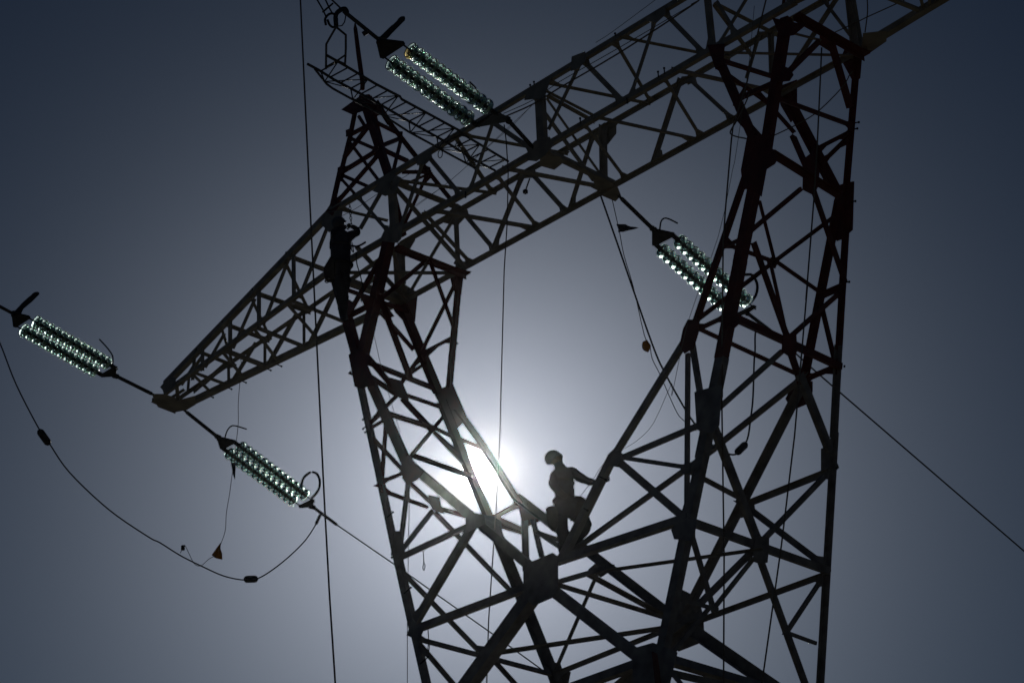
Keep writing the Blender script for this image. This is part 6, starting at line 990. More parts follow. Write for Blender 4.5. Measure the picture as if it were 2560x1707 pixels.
def feet(bm, A, B, w, n, jog, cc, mat=0):
    """splayed foot of a brace where it is bolted to its chord (cc = chord direction at each end)"""
    L_ = (B - A).length
    for E_, d, c in ((A, (B - A).normalized(), cc[0]), (B, (A - B).normalized(), cc[1])):
        if not c or L_ < 0.6:
            continue
        c = V(c)
        n_ = V(n).normalized()
        c = (c - n_ * c.dot(n_)).normalized()
        if abs(c.dot(d)) > 0.93:
            continue
        if c.dot(d) < 0:
            c = -c
        s = d.cross(n_).normalized()
        if s.dot(c) < 0:
            s = -s
        p0 = E_ + d * 0.02
        pts = [p0 - c * (w * 0.55 + 0.035), p0 + c * (w * 0.55 + 0.075), E_ + d * (0.20 + w * 0.4) + s * w * 0.48, E_ + d * (0.15 + w * 0.3) - s * w * 0.48]
        plate(bm, pts, n_, 0.009, -jog - 0.0045 + 0.0016, mat)


def smooth_path(pts, sub=5):
    P = [V(p) for p in pts]
    if len(P) < 3 or sub < 2:
        return P
    out = []
    for i in range(len(P) - 1):
        p0 = P[i - 1] if i else P[0] * 2 - P[1]
        p1, p2 = P[i], P[i + 1]
        p3 = P[i + 2] if i + 2 < len(P) else P[-1] * 2 - P[-2]
        for k in range(sub):
            t = k / sub
            out.append(0.5 * ((2 * p1) + (p2 - p0) * t + (2 * p0 - 5 * p1 + 4 * p2 - p3) * t * t
                              + (3 * p1 - p0 - 3 * p2 + p3) * t * t * t))
    out.append(P[-1])
    return out


def tube(bm, pts, r, seg=8, sub=1, mat=0, radii=None):
    P = smooth_path(pts, sub)
    n = len(P)
    up = Vector((0, 0, 1))
    d = (P[1] - P[0]).normalized()
    a = d.orthogonal().normalized()
    rings = []
    for i, p in enumerate(P):
        dd = (P[min(i + 1, n - 1)] - P[max(i - 1, 0)]).normalized()
        a = (a - dd * a.dot(dd))
        a = a.normalized() if a.length > 1e-6 else dd.orthogonal().normalized()
        b = dd.cross(a)
        rr = radii[i] if radii else r
        rings.append([bm.verts.new(p + (a * math.cos(2 * math.pi * k / seg) + b * math.sin(2 * math.pi * k / seg)) * rr)
                      for k in range(seg)])
    for i in range(n - 1):
        for k in range(seg):
            f = bm.faces.new((rings[i][k], rings[i][(k + 1) % seg], rings[i + 1][(k + 1) % seg], rings[i + 1][k]))
            f.material_index = mat
    for rg in (list(reversed(rings[0])), rings[-1]):
        f = bm.faces.new(rg)
        f.material_index = mat


def lathe(bm, A, d, prof, seg=28, mat=0):
    """prof [(radius, distance along d)], open ends closed when radius is 0"""
    d = d.normalized()
    a = d.orthogonal().normalized()
    b = d.cross(a)
    rings = []
    for r, s in prof:
        if r < 1e-6:
            rings.append([bm.verts.new(A + d * s)])
        else:
            rings.append([bm.verts.new(A + d * s + (a * math.cos(2 * math.pi * k / seg) + b * math.sin(2 * math.pi * k / seg)) * r)
                          for k in range(seg)])
    for i in range(len(rings) - 1):
        p, q = rings[i], rings[i + 1]
        for k in range(seg):
            k2 = (k + 1) % seg
            if len(p) == 1 and len(q) == 1:
                continue
            if len(p) == 1:
                f = bm.faces.new((p[0], q[k], q[k2]))
            elif len(q) == 1:
                f = bm.faces.new((p[k], q[0], p[k2]))
            else:
                f = bm.faces.new((p[k], q[k], q[k2], p[k2]))
            f.material_index = mat


# ------------------------------------------------------------------ ground
bm = bmesh.new()
N = 60
G = 600.0
grid = []
for i in range(N + 1):
    row = []
    for j in range(N + 1):
        a = (i / N * 2 - 1)
        b = (j / N * 2 - 1)
        x = math.copysign(abs(a) ** 3, a) * G
        y = math.copysign(abs(b) ** 3, b) * G
        rr = math.hypot(x, y)
        z = 0 if rr < 45 else (rr - 45) / 600 * (math.sin(x * 0.012) + math.cos(y * 0.01 + 1)) * 1.2
        row.append(bm.verts.new((x, y, z)))
    grid.append(row)
for i in range(N):
    for j in range(N):
        bm.faces.new((grid[i][j], grid[i + 1][j], grid[i + 1][j + 1], grid[i][j + 1]))
tag(obj('ground', bm, M_GRASS, None, True), kind='structure')

# ------------------------------------------------------------------ the lattice tower
tower = empty('lattice_tower', (0.1, 0.83, 0),
              'tall red and white painted steel lattice pylon with a window opening under its crossbeam', 'pylon')
SECTION = {'beam': ('crossbeam', M_WHITE), 'arm_left': ('cross_arm', M_WHITE), 'arm_right': ('cross_arm', M_WHITE),
           'peak_left': ('earth_wire_peak', M_RED), 'peak_right': ('earth_wire_peak', M_RED),
           'leg_left': ('window_leg', M_RED), 'leg_right': ('window_leg', M_RED), 'body_frame': ('tower_body', M_STEEL)}


def paint(sec, A, B):
    if sec in ('leg_left', 'leg_right'):
        return M_RED if min(A[2], B[2]) > ZB - 5.25 and (A[2] + B[2]) / 2 > ZB - 4.75 else M_STEEL
    if sec == 'body_frame':
        zm = (A[2] + B[2]) / 2
        return M_RED if zm < 5.4 else M_STEEL
    return SECTION[sec][1]


jog = 0
order = sorted(range(len(MEMBERS)), key=lambda i: -MEMBERS[i][6])
single = set()
for i in order:
    if MEMBERS[i][1] == 'brace' and len(single) < 98:
        single.add(i)
chords = {}
rest = []
parts = []
for i, (sec, kind, A, B, wd, n, px, side, dp, ca, cb) in enumerate(MEMBERS):
    jog = (i * 7) % 23 * 0.0017
    A_, B_, n_ = V(A), V(B), V(n)
    m = paint(sec, A, B)
    if kind == 'chord':
        chords.setdefault(sec, []).append((A_, B_, wd, dp, n_, jog * 0.6, V(side), m))
    else:
        rec = (sec, kind, A_, B_, wd, dp, n_, jog + 0.018, V(side), m, (ca, cb) if sec[:3] != 'arm' else ((), ()))
        if kind == 'post' or i in single:
            parts.append(rec)
        else:
            rest.append(rec)
heads = {}
for sec, lst in chords.items():
    bm = bmesh.new()
    mats = []
    for (A, B, w_, d_, n_, j_, s_, m) in lst:
        if m not in mats:
            mats.append(m)
        angle_iron(bm, A, B, w_, d_, n_, j_, s_, mats.index(m))
    heads[sec] = obj(SECTION[sec][0], bm, mats, tower)
for (sec, kind, A, B, w_, d_, n_, j_, s_, m, cc) in parts:
    bm = bmesh.new()
    angle_iron(bm, A, B, w_, d_, n_, j_, s_)
    feet(bm, A, B, w_, n_, j_, cc)
    obj('brace' if kind == 'brace' else 'post', bm, m, heads[sec])
bm = bmesh.new()
mats = []
for (sec, kind, A, B, w_, d_, n_, j_, s_, m, cc) in rest:
    if m not in mats:
        mats.append(m)
    angle_iron(bm, A, B, w_, d_, n_, j_, s_, mats.index(m))
    feet(bm, A, B, w_, n_, j_, cc, mats.index(m))
tag(obj('brace', bm, mats, tower), kind='stuff')
for i, (sec, pts, n) in enumerate(GUSSETS):
    bm = bmesh.new()
    plate(bm, pts, n, 0.012, 0.004 + (i * 5 % 13) * 0.0013)
    obj('gusset_plate', bm, paint(sec, pts[0], pts[0]), heads[sec])
for P, n in BOLTS:
    bm = bmesh.new()
    P, n = V(P), V(n)
    d = (P - n).normalized()
    tube(bm, [n + d * 0.02, P - d * 0.01, P - d * 0.009, P + d * 0.008], 0.011, 6, radii=[0.010, 0.010, 0.018, 0.018])
    obj('step_bolt', bm, M_FIT, tower)
for x, y in ((-3.9, -2.4), (4.1, -2.4), (4.1, 4.055), (-3.9, 4.055)):
    bm = bmesh.new()
    bmesh.ops.create_cube(bm, size=1, matrix=Matrix.Translation((x, y, 0.12)) @ Matrix.Diagonal((0.9, 0.9, 0.36, 1)))
    bmesh.ops.bevel(bm, geom=bm.edges[:], offset=0.04, segments=2, affect='EDGES')
    obj('footing', bm, M_STEEL, tower)

# ------------------------------------------------------------------ insulator strings
CAP = [(0.0, -0.078), (0.030, -0.078), (0.038, -0.070), (0.041, -0.040), (0.056, -0.030), (0.062, -0.021), (0.058, -0.0185), (0.04, -0.0065), (0.0, -0.0055)]
BELL = [(0.0, -0.006), (0.044, -0.006), (0.058, -0.014), (0.076, -0.018), (0.095, -0.013), (0.111, 0.0), (0.122, 0.018), (0.1275, 0.040),
        (0.1265, 0.062), (0.122, 0.078), (0.116, 0.084), (0.111, 0.080), (0.112, 0.062), (0.111, 0.040), (0.106, 0.022), (0.098, 0.010),
        (0.090, 0.008), (0.085, 0.020), (0.083, 0.052), (0.079, 0.058), (0.075, 0.052), (0.072, 0.016), (0.064, 0.004), (0.056, 0.010),
        (0.052, 0.040), (0.046, 0.044), (0.0, 0.040)]
PIN = [(0.0, 0.041), (0.030, 0.041), (0.026, 0.052), (0.016, 0.058), (0.014, 0.066), (0.0, 0.066)]
sdv = V(SIDE_DIR)
LBL = {'S1': 'pair of glass insulator strings at the far left edge, before the left arm tip',
       'S2': 'pair of brightly glinting glass insulator strings just right of the left arm tip',
       'S3': 'pair of large glass insulator strings at top centre, above the lattice ladder',
       'S4': 'pair of glass insulator strings partly hidden behind the right leg of the pylon'}
proto = None


def copy_disc(src, P, d, parent, amber=False):
    g = src.copy()
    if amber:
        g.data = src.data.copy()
        g.data.materials.append(M_AMBER_REFLECTION)  # faces on one side are coloured as an amber reflection
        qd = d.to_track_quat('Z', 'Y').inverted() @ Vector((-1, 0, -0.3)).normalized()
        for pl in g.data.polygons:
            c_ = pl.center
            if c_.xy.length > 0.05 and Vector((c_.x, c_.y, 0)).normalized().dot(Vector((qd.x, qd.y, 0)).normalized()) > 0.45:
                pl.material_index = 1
    COL.objects.link(g)
    q = d.to_track_quat('Z', 'Y')
    g.parent = parent
    g.matrix_parent_inverse = Matrix.Translation(-Vector(parent.location))
    g.location = P
    g.rotation_mode = 'QUATERNION'
    g.rotation_quaternion = q
    for ch in src.children:
        c = ch.copy()
        COL.objects.link(c)
        c.parent = g
    return g


bm = bmesh.new()
lathe(bm, Vector((0, 0, 0)), Vector((0, 0, 1)), BELL, 40)
src = obj('glass_disc', bm, M_GLASS, None, True)
bm = bmesh.new()
lathe(bm, Vector((0, 0, 0)), Vector((0, 0, 1)), CAP, 20)
lathe(bm, Vector((0, 0, 0)), Vector((0, 0, 1)), PIN, 12)
capo = obj('metal_cap', bm, M_FIT, None, True)
capo.parent = src
PREFIX = {}
for si, (nm, P, ya, a, b, yb, sep, cnt) in enumerate(STRINGS):
    P, ya, a, b, yb = V(P), V(ya), V(a), V(b), V(yb)
    root = empty('insulator_string', P, LBL[nm], 'insulator', 'glass insulator strings of the pylon')
    PREFIX[nm] = root
    d = (b - a).normalized()
    sdn = (sdv - d * sdv.dot(d)).normalized()
    nrm_ = d.cross(sdn).normalized()
    # link from tower to yoke
    bm = bmesh.new()
    tube(bm, [P, P.lerp(ya, 0.06), P.lerp(ya, 0.10), P.lerp(ya, 0.90), P.lerp(ya, 0.93), ya], 0.03, 10,
         radii=[0.022, 0.022, 0.034, 0.034, 0.05, 0.035])
    obj('link_rod', bm, M_FIT, root, True)
    # yokes
    base = a - d * 0.20
    end = b + d * 0.22
    for (apex_, bs) in ((ya, base), (yb, end)):
        bm = bmesh.new()
        s2 = 1 if (apex_ - bs).dot(d) > 0 else -1
        ax = apex_
        tri = [ax + sdn * 0.05, ax - sdn * 0.05, bs - sdn * (sep / 2 + 0.05) - d * 0.0, bs - sdn * (sep / 2 + 0.03) - d * s2 * 0.05,
               bs + sdn * (sep / 2 + 0.03) - d * s2 * 0.05, bs + sdn * (sep / 2 + 0.05)]
        plate(bm, tri, nrm_, 0.03)
        tube(bm, [ax - nrm_ * 0.05, ax + nrm_ * 0.05], 0.035, 8)
        obj('yoke_plate', bm, M_FIT, root)
    for sgn in (-1, 1):
        A0 = a + sdn * sgn * sep / 2
        B0 = b + sdn * sgn * sep / 2
        bm = bmesh.new()
        tube(bm, [A0 - d * 0.24, A0 - d * 0.17, A0 - d * 0.165, A0 - d * 0.07], 0.012, 10, radii=[0.012, 0.012, 0.040, 0.040])
        obj('socket_clevis', bm, M_FIT, root, True)
        bm = bmesh.new()
        tube(bm, [B0 + d * 0.03, B0 + d * 0.26], 0.014, 8)
        obj('ball_clevis', bm, M_FIT, root, True)
        step = (B0 - A0) / (cnt - 1)
        for k in range(cnt):
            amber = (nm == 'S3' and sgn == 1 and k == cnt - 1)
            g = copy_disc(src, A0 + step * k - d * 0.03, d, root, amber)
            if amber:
                g['label'] = 'glass disc with an amber reflection painted on one lobe'
        # coupling bars keep the gaps between the caps closed
        bm = bmesh.new()
        tube(bm, [A0 - d * 0.03, B0], 0.015, 8)
        obj('coupling_rod', bm, M_FIT, root)
for c in list(src.children):
    bpy.data.objects.remove(c)
bpy.data.objects.remove(src)
names = ['S1', 'S2', 'S3', 'S4']
for k, pts in zip(PATHS['horn_sets'], PATHS['horns']):
    bm = bmesh.new()
    tube(bm, pts, 0.013, 8, 4)
    obj('arcing_horn', bm, M_FIT, PREFIX[names[k]], True)
for k, pts in PATHS['rings']:
    bm = bmesh.new()
    tube(bm, pts, 0.024, 10, 5)
    obj('arcing_ring', bm, M_FIT, PREFIX[names[k]], True)
for k, pts in PATHS['paddles']:
    bm = bmesh.new()
    plate(bm, pts, SIDE_DIR, 0.07)
    bmesh.ops.bevel(bm, geom=bm.edges[:], offset=0.012, segments=2, affect='EDGES')
    obj('arcing_ring', bm, M_FIT, PREFIX[names[k]])
for k, pts in PATHS['clamps']:
    bm = bmesh.new()
    tube(bm, pts, 0.03 if (V(pts[1]) - V(pts[0])).length > 0.3 else 0.045, 10)
    obj('tension_clamp', bm, M_ALU, PREFIX[names[k]], True)

# ------------------------------------------------------------------ conductors and jumpers
CL = ['conductor running off the left edge from the far left insulator strings',
      'conductor running down behind the left leg from the strings below the left arm tip',
      'short conductor leaving the top edge above the hanging lattice ladder',
      'conductor sloping down to the right edge from behind the right leg']
for k, pts in enumerate(PATHS['cond']):
    pts = [V(p) for p in pts]
    bm = bmesh.new()
    # carry the span on beyond the picture with a little sag
    dd = (pts[-1] - pts[-2]).normalized()
    dd.z = 0
    dd.normalize()
    sl = (pts[-1].z - pts[-2].z) / max(0.1, (Vector((pts[-1].x, pts[-1].y)) - Vector((pts[-2].x, pts[-2].y))).length)
    sl = max(-0.35, min(0.1, sl))
    end = pts[-1].copy()
    for q in (4, 10, 20, 32):
        pts.append(end + dd * q + Vector((0, 0, sl * q + 0.004 * q * q)))
    tube(bm, pts, 0.0135, 8)
    tag(obj('conductor', bm, M_WIRE, None, True), CL[k], 'cable', 'conductors of the power line')
j = empty('jumper_cable', PATHS['jump'][0], 'long drooping jumper cable with two weights below the left arm', 'cable')
bm = bmesh.new()
tube(bm, PATHS['jump'], 0.0125, 8, 5)
obj('cable', bm, M_WIRE, j, True)
for p in PATHS['jump_w']:
    a, b = V(p[0]), V(p[1])
    bm = bmesh.new()
    ln = (b - a).length
    lathe(bm, a, b - a, [(0, -0.04), (0.03, -0.04), (0.062, 0.0), (0.066, 0.03), (0.066, ln - 0.03), (0.062, ln), (0.03, ln + 0.04), (0, ln + 0.04)], 14)
    obj('weight', bm, M_FIT, j, True)
p = PATHS['jump'][-1]
bm = bmesh.new()
tube(bm, [V(PATHS['jump'][-2]), V(PATHS['jump'][-1])], 0.03, 10)
obj('clamp', bm, M_ALU, j, True)
j = empty('jumper_cable', PATHS['cj'][0], 'jumper cable looping down with one round weight behind the right leg', 'cable')
bm = bmesh.new()
tube(bm, PATHS['cj'], 0.0145, 8, 5)
obj('cable', bm, M_WIRE, j, True)
for p in PATHS['cj_w']:
    a, b = V(p[0]), V(p[1])
    ln = (b - a).length
    bm = bmesh.new()
    lathe(bm, a, b - a, [(0, -0.03), (0.03, -0.03), (0.05, 0.005), (0.058, 0.03), (0.058, ln - 0.03), (0.05, ln - 0.005), (0.03, ln + 0.02), (0, ln + 0.02)], 14)
    obj('weight', bm, M_FIT, j, True)


def flag_bm(pts, n):
    bm = bmesh.new()
    plate(bm, pts, n, 0.002)
    bmesh.ops.triangulate(bm, faces=[f for f in bm.faces if len(f.verts) > 4])
    bmesh.ops.subdivide_edges(bm, edges=bm.edges[:], cuts=2, use_grid_fill=True)
    nv = V(n).normalized()
    for v in bm.verts:
        v.co += nv * 0.02 * math.sin(v.co.z * 22 + v.co.y * 17)
    return bm


c = empty('signal_cord', PATHS['lc'][0], 'thin cord with a dark and an orange pennant hanging from the left arm', 'cord')
bm = bmesh.new()
tube(bm, PATHS['lc'], 0.006, 6, 4)
obj('cord', bm, M_ROPE, c, True)
obj('pennant', flag_bm(PATHS['flags_l'][0], SIDE_DIR), M_FLAGD, c)['label'] = 'dark pennant'
obj('pennant', flag_bm(PATHS['flags_l'][1], SIDE_DIR), M_FLAG, c)['label'] = 'orange triangular pennant'
c = empty('signal_cord', PATHS['ec'][0], 'thin cord with a dark and an orange pennant below the middle of the crossbeam', 'cord')
bm = bmesh.new()
tube(bm, PATHS['ec'], 0.0065, 6, 3)
obj('cord', bm, M_ROPE, c, True)
obj('pennant', flag_bm(PATHS['flags_c'][0], SIDE_DIR), M_FLAGD, c)['label'] = 'dark pennant'
obj('pennant', flag_bm(PATHS['flags_c'][1], SIDE_DIR), M_FLAG, c)['label'] = 'orange pennant'
bm = bmesh.new()
tube(bm, [V(PATHS['lc'][-2]) + Vector((0, 0, 0.03)), V(PATHS['lc'][-2]) - Vector((0, 0, 0.05))], 0.035, 8)
obj('clamp', bm, M_FIT, [o for o in bpy.data.objects if o.name == 'signal_cord'][0], True)

# ------------------------------------------------------------------ ropes
RL = ['long near vertical rope left of the leg, from the top edge to the ground',
      'long rope hanging from the middle of the crossbeam past the sun to the ground',
      'long rope slanting down inside the right leg of the pylon to the bottom edge',
      'long plumb rope in front of the right leg, passing the insulators behind it',
      'thin cord hanging straight down at the foot of the left leg']
for k, pts in enumerate(PATHS['ropes']):
    bm = bmesh.new()
    tube(bm, pts, (0.0125, 0.009, 0.0105, 0.011, 0.0055)[k], 8)
    tag(obj('rope', bm, M_ROPE, None, True), RL[k], 'rope', 'ropes hanging from the pylon')
TL = ['fine cord hanging from the crossbeam and curving in below the worker to the right leg',
      'fine cord dropping inside the left leg above the sun',
      'short looped sling hanging from the left leg, the upper of two',
      'short looped sling hanging from the left leg, the lower of two',
      'lanyard from the worker below to the right leg brace']
for k, pts in enumerate(PATHS['thin']):
    bm = bmesh.new()
    tube(bm, pts, (0.0035, 0.0045, 0.007, 0.007, 0.0045)[k], 6, 3)
    tag(obj('rope' if k < 2 else 'sling', bm, M_ROPE, None, True), TL[k], 'cord')
GL = ['taut line under the upper chord of the crossbeam, thicker of two', 'taut line under the upper chord of the crossbeam, upper of two',
      'faint thin line inside the left half of the crossbeam, upper of two', 'faint thin line inside the left half of the crossbeam, lower of two',
      'thin line just above the upper chord of the crossbeam', 'slack line curving across the inside of the right leg',
      'small rope loop at the knee of the right leg', 'taut line crossing the top right corner beside the leg',
      'short line hanging from above at the upper right corner of the leg', 'taut cord from the upper worker along the crossbeam']
for k, pts in enumerate(PATHS['guy']):
    bm = bmesh.new()
    tube(bm, pts, (0.012, 0.007, 0.004, 0.004, 0.005, 0.009, 0.010, 0.009, 0.009, 0.005)[k], 6, 3)
    tag(obj('rope', bm, M_ROPE, None, True), GL[k], 'rope')


def link_bm(a, b, r=0.006, wd=0.018, side=None):
    bm = bmesh.new()
    d = (b - a).normalized()
    s = side if side is not None else d.orthogonal().normalized()
    ln = (b - a).length
    pts = []
    for q in range(13):
        t = 2 * math.pi * q / 12
        pts.append((a + b) / 2 + d * math.cos(t) * ln / 2 + s * math.sin(t) * wd)
    tube(bm, pts, r, 6)
    return bm


ch = [V(p) for p in PATHS['chain']]
root = empty('hanging_chain', ch[0], 'short steel chain hanging from the crossbeam above the upper worker\'s hands', 'chain')
scr = Vector(CAM_AXES[0])
n = 7
for k in range(n):
    a = ch[0].lerp(ch[-1], k / n)
    b = ch[0].lerp(ch[-1], (k + 1.25) / n)
    obj('chain_link', link_bm(a, b, 0.006, 0.02 if k % 2 else 0.008, scr), M_FIT, root, True)
hk = [V(p) for p in PATHS['hook']]
bm = bmesh.new()
tube(bm, hk, 0.012, 8)
t2 = bmesh.ops.create_cube(bm, size=0.058, matrix=Matrix.Translation(hk[-1]))
tag(obj('tool_hammer', bm, M_FIT), 'small dark hammer like tool hanging under the middle of the crossbeam', 'tool')
KL = ['small snap hook dangling below the crossbeam beside the ladder', 'second small snap hook dangling in the tangle beside the ladder']
for k, pts in enumerate(PATHS['carab']):
    a, b = V(pts[0]), V(pts[1])
    tag(obj('snap_hook', link_bm(a + (a - b) * 0.4, b + (b - a) * 1.2, 0.008, 0.035, scr), M_ALU, None, True), KL[k], 'hook')

# ------------------------------------------------------------------ hanging lattice ladder
lr = empty('hanging_ladder', PATHS['r1'][0], 'slim lattice work ladder slung from the top conductor to the crossbeam', 'ladder')
rails = [smooth_path(PATHS[k], 1) for k in ('r1', 'r2', 'r3')]


def along(P, t):
    ls = [(P[i + 1] - P[i]).length for i in range(len(P) - 1)]
    s = t * sum(ls)
    for i, l_ in enumerate(ls):
        if s <= l_ or i == len(ls) - 1:
            return P[i].lerp(P[i + 1], min(1, s / l_))
        s -= l_


for k in range(3):
    bm = bmesh.new()
    tube(bm, rails[k], (0.021, 0.021, 0.018)[k], 8)
    obj('rail', bm, M_ALU, lr, True)
dl_ = (rails[0][-1] - rails[0][0]).normalized()


def at_s(P, s):
    """the point of rail P whose distance along the ladder is s"""
    o = rails[0][0]
    for i in range(len(P) - 1):
        a, b = (P[i] - o).dot(dl_), (P[i + 1] - o).dot(dl_)
        if a <= s <= b:
            return P[i].lerp(P[i + 1], (s - a) / (b - a))
    return None


LT = (rails[0][-1] - rails[0][0]).dot(dl_)
s = 0.25
k = 0
while s < LT - 0.05:
    a, b, c_ = at_s(rails[0], s), at_s(rails[1], s - RUNG_SKEW), at_s(rails[2], s - RUNG_SKEW * 0.5)
    if a and b:
        bm = bmesh.new()
        tube(bm, [a, b], 0.014, 6)
        obj('rung', bm, M_ALU, lr, True)
    if k % 3 == 0 and c_:
        a2, b2 = a, b
        bm = bmesh.new()
        for p_ in (a2, b2):
            if p_:
                tube(bm, [p_, c_], 0.011, 6)
        for pp in (at_s(rails[0], s + 3 * RUNG_STEP), at_s(rails[1], s + 3 * RUNG_STEP - RUNG_SKEW)):
            if pp:
                tube(bm, [c_, pp], 0.009, 6)
        obj('stay', bm, M_ALU, lr, True)
    s += RUNG_STEP
    k += 1
for k, pts in enumerate(PATHS['hang']):
    bm = bmesh.new()
    r = (0.017, 0.017, 0.014, 0.014, 0.034, 0.018, 0.012, 0.012, 0.014, 0.009)[k]
    tube(bm, pts, r, 8, 4 if k in (4, 5) else 1)
    obj('hanger' if k < 4 else 'hook' if k < 6 else 'tie', bm, M_ALU if k < 4 else M_FIT, lr, True)
bm = bmesh.new()
sp = [V(p) for p in PATHS['spike']]
tube(bm, sp, 0.03, 8, radii=[0.042, 0.042, 0.042, 0.042, 0.036, 0.012])
obj('spike', bm, M_RED, heads['peak_left'], True)

# ------------------------------------------------------------------ people


def head_bm(C, r, fwd, up):
    """a head with brow, nose, mouth, chin and ears; C is its centre, r half its width"""
    bm = bmesh.new()
    fwd = fwd.normalized()
    up = (up - fwd * up.dot(fwd)).normalized()
    sd2 = fwd.cross(up)
    bmesh.ops.create_uvsphere(bm, u_segments=32, v_segments=24, radius=1.0)
    g = lambda p, c, s: math.exp(-((p - Vector(c)).length / s) ** 2)
    for v in bm.verts:
        p = v.co.copy()          # x side, y front, z up
        q = Vector((p.x * 0.80, p.y * 1.0, p.z * 1.22))
        if p.z < -0.2:
            q.x *= 1 - 0.28 * (-p.z - 0.2)
        q.y += 0.30 * g(p, (0, 0.98, -0.12), 0.16) + 0.13 * g(p, (0, 0.95, 0.12), 0.2)
        q.y -= 0.10 * (g(p, (0.36, 0.9, 0.16), 0.17) + g(p, (-0.36, 0.9, 0.16), 0.17))
        q.y += 0.07 * g(p, (0, 0.88, -0.42), 0.14) - 0.06 * g(p, (0, 0.85, -0.54), 0.06)
        q.y += 0.12 * g(p, (0, 0.65, -0.78), 0.22)
        q.x += math.copysign(0.16, p.x) * g(p, (math.copysign(0.98, p.x), -0.05, -0.05), 0.17)
        v.co = C + (sd2 * q.x + fwd * q.y + up * q.z) * r
    return bm


def build_person(name, joints, label, face_dir, head_up, helmet_c, gaze_r, fingers):
    P = {j[0]: V(j[1]) for j in joints}
    R = {j[0]: j[2] for j in joints}
    me = bpy.data.meshes.new(name)
    idx = {j[0]: i for i, j in enumerate(joints)}
    verts = [j[1] for j in joints]
    edges = [(idx[j[3]], idx[j[0]]) for j in joints if j[3] != '-']
    rad = [(j[2], j[2] * (0.9 if j[0] in ('chest', 'upper') else 1.0)) for j in joints]
    roots = [0]
    # five fingers on each hand, rooted inside the palm
    for sfx, curl in fingers.items():
        wv, hv = P['wr' + sfx], P['ha' + sfx]
        d = (hv - wv).normalized()
        side = d.cross(curl).normalized()
        for k in range(5):
            off = (k - 1.5) * 0.019
            ln = (0.034, 0.040, 0.037, 0.030, 0.03)[k]
            if k < 4:
                b0 = hv + side * off
                p1 = b0 + d * (0.03 + ln * 0.5)
                p2 = p1 + (d * 0.45 + curl * 0.9).normalized() * ln * 0.8
                p3 = p2 + (d * -0.3 + curl).normalized() * ln * 0.65
                chain = [b0, p1, p2, p3]
            else:
                b0 = hv - side * 0.03 - d * 0.012
                p1 = b0 + (-side * 0.7 + d * 0.5 + curl * 0.5).normalized() * 0.032
                p2 = p1 + (d * 0.5 + curl * 0.8 + side * 0.1).normalized() * 0.028
                chain = [b0, p1, p2]
            st = len(verts)
            roots.append(st)
            for q, pp in enumerate(chain):
                verts.append(tuple(pp))
                rr = (0.0105, 0.0098, 0.009, 0.008)[q]
                rad.append((rr, rr))
                if q:
                    edges.append((st + q - 1, st + q))
    me.from_pydata([tuple(v) for v in verts], edges, [])
    o = bpy.data.objects.new(name + '_tmp', me)
    COL.objects.link(o)
    md = o.modifiers.new('skin', 'SKIN')
    md.branch_smoothing = 0.6
    lay = me.skin_vertices[0].data if me.skin_vertices else None
    if lay is None:
        bmx = bmesh.new()
        bmx.from_mesh(me)
        bmx.verts.layers.skin.verify()
        bmx.to_mesh(me)
        bmx.free()
        lay = me.skin_vertices[0].data
    for i, (a, b) in enumerate(rad):
        lay[i].radius = (a, b)
        lay[i].use_root = i in roots
    ss = o.modifiers.new('sub', 'SUBSURF')
    ss.levels = 3
    ss.render_levels = 3
    dg = bpy.context.evaluated_depsgraph_get()
    dg.update()
    ev = o.evaluated_get(dg)
    m2 = bpy.data.meshes.new_from_object(ev)
    bpy.data.objects.remove(o)
    bmb = bmesh.new()
    bmb.from_mesh(m2)
    for f in bmb.faces:
        c = f.calc_center_median()
        best = min(P, key=lambda k: (P[k] - c).length - R[k])
        f.material_index = 1
        if best in ('pelvis', 'hipL', 'hipR', 'thL', 'thR', 'knL', 'knR', 'caL', 'caR'):
            f.material_index = 2
        elif best[:2] in ('an', 'to'):
            f.material_index = 3
        elif best == 'head' or best == 'neck' or best[:2] in ('ha', 'wr'):
            f.material_index = 0 if best in ('head', 'neck') else 3
        f.smooth = True
    # folds in the clothes
    from mathutils import noise
    bmb.normal_update()
    for v in bmb.verts:
        mi = v.link_faces[0].material_index if v.link_faces else 0
        if mi in (1, 2):
            c = v.co
            k = noise.noise(c * 9.0) * 0.014 + noise.noise(Vector((c.x * 16, c.y * 16, c.z * 30))) * 0.009
            v.co = c + v.normal * k
    hb = head_bm(P['head'], R['head'], face_dir, head_up)
    tmp = bpy.data.meshes.new('h')
    hb.to_mesh(tmp)
    hb.free()
    bmb.from_mesh(tmp)
    bmb.faces.ensure_lookup_table()
    for f in bmb.faces[-32 * 24:]:
        f.smooth = True
    root = empty('person', P['anL'], label, 'person')
    m3 = bpy.data.meshes.new('body')
    bmb.to_mesh(m3)
    bmb.free()
    for m in (M_SKIN, M_JACKET, M_TROUSER, M_BOOT):
        m3.materials.append(m)
    body = bpy.data.objects.new('body', m3)
    COL.objects.link(body)
    body.parent = root
    bpy_inv(body, root)
    # helmet
    f_ = face_dir.normalized()
    u = (head_up - f_ * head_up.dot(f_)).normalized()
    s = f_.cross(u)
    hc = V(helmet_c)
    bm = bmesh.new()
    bmesh.ops.create_uvsphere(bm, u_segments=32, v_segments=20, radius=1.0)
    r = R['head'] * 1.33
    for v in bm.verts:
        p = v.co.copy()
        cut = -0.42 + 0.30 * max(0.0, p.y)
        if p.z < cut:
            p.z = cut + (p.z - cut) * 0.02
        if p.z < cut + 0.1:
            p.x *= 1.03
            p.y *= 1.03
            if p.y > 0.6:
                p.y += 0.17
                p.z -= 0.03
        p.z += 0.02 * math.cos(p.x * 12)
        v.co = hc + (s * p.x * 0.92 + f_ * p.y * 1.04 + u * p.z * 0.98) * r
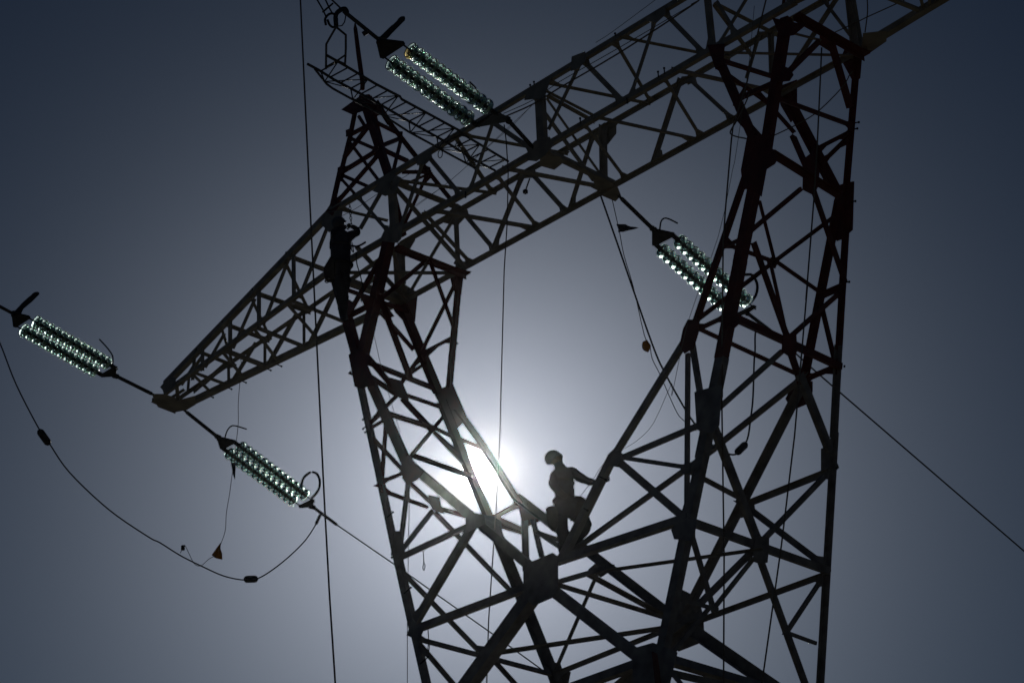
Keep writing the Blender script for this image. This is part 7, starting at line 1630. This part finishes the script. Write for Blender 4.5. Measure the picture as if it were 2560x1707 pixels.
    hl = obj('helmet', bm, M_HELM, root, True)
    bm = bmesh.new()
    tube(bm, [hc + s * r * 0.85 - u * r * 0.15, P['head'] + s * R['head'] * 0.8 - u * R['head'] * 0.9 + f_ * R['head'] * 0.3,
              P['head'] - u * R['head'] * 1.25 + f_ * R['head'] * 0.55,
              P['head'] - s * R['head'] * 0.8 - u * R['head'] * 0.9 + f_ * R['head'] * 0.3, hc - s * r * 0.85 - u * r * 0.15], 0.006, 6, 4)
    obj('chin_strap', bm, M_BLACK, hl, True)
    # harness: waist belt, leg loops, shoulder straps
    def loop(nm2, C, ax, ra, th=0.02):
        bm = bmesh.new()
        ax = ax.normalized()
        a = ax.orthogonal().normalized()
        b = ax.cross(a)
        tube(bm, [C + (a * math.cos(2 * math.pi * q / 20) + b * math.sin(2 * math.pi * q / 20)) * ra for q in range(21)], th, 8)
        obj(nm2, bm, M_HARN, root, True)
    loop('waist_belt', P['pelvis'].lerp(P['waist'], 0.45), P['waist'] - P['pelvis'], R['pelvis'] * 0.80, 0.026)
    loop('leg_strap', P['hipL'].lerp(P['thL'], 0.5), P['thL'] - P['hipL'], R['thL'] * 0.9)
    loop('leg_strap', P['hipR'].lerp(P['thR'], 0.5), P['thR'] - P['hipR'], R['thR'] * 0.9)
    loop('chest_strap', P['chest'], P['upper'] - P['chest'], R['chest'] * 0.72, 0.014)
    return root, P, R


FC = Vector(FACE)
CR = Vector(CAM_AXES[0])
UPV = Vector((0, 0, 1))
pa, PA, RA = build_person('person_a', PERSON_A,
                          'helmeted worker in harness looking up while standing on the lower chord by the right leg',
                          (CR * 0.86 + UPV * 0.42 + FC * 0.12), (UPV * 0.9 - CR * 0.42), KIT['h1'], 0,
                          {'R': (FC * 0.8 + CR * 0.4), 'L': (CR * 0.6 + FC * 0.4)})
pb, PB, RB = build_person('person_b', PERSON_B,
                          'helmeted worker in dark clothes standing on the left arm joint, hands raised to a chain',
                          (-FC * 0.55 + CR * 0.55 + UPV * 0.55), (UPV * 0.85 - CR * 0.3 + FC * 0.3), KIT['h2'], 0,
                          {'R': (-FC * 0.6 + UPV * 0.3), 'L': (-FC * 0.6 + UPV * 0.3)})


def bag(name, pts, th, parent, mat=M_BAG):
    bm = bmesh.new()
    fs = plate(bm, pts, FACE, th)
    bmesh.ops.bevel(bm, geom=bm.edges[:], offset=min(0.02, th * 0.3), segments=3, affect='EDGES')
    return obj(name, bm, mat, parent)


bag('tool_pouch', KIT['bag1'], 0.12, pa)
bag('tool_pouch', KIT['bag1b'], 0.14, pa)
bag('tool_pouch', KIT['bag2'], 0.13, pb)
bm = bmesh.new()
tube(bm, KIT['loop1'], 0.006, 6, 4)
obj('gear_loop', bm, M_FIT, pa, True)
for k, pts in enumerate(KIT['kit2']):
    bm = bmesh.new()
    tube(bm, pts, (0.018, 0.009, 0.009, 0.008)[k], 6, 3)
    obj(('tool_handle', 'gear_loop', 'lanyard', 'gear_loop')[k], bm, M_BLACK, pb, True)

# ------------------------------------------------------------------ haze
bm = bmesh.new()
bmesh.ops.create_cube(bm, size=1, matrix=Matrix.Translation((0, 0, 12.25)) @ Matrix.Diagonal((1260, 1260, 33.5, 1)))
hz = bpy.data.materials.new('added_glare_haze')  # added volume that lifts the dark steel near the sun, like veiling glare
hz.use_nodes = True
t = hz.node_tree
t.nodes.remove(t.nodes['Principled BSDF'])
pv = t.nodes.new('ShaderNodeVolumePrincipled')
pv.inputs['Color'].default_value = (0.98, 0.985, 1.0, 1)
pv.inputs['Density'].default_value = 0.00014
pv.inputs['Anisotropy'].default_value = 0.987
t.links.new(pv.outputs[0], t.nodes['Material Output'].inputs['Volume'])
tag(obj('haze', bm, hz), kind='stuff')
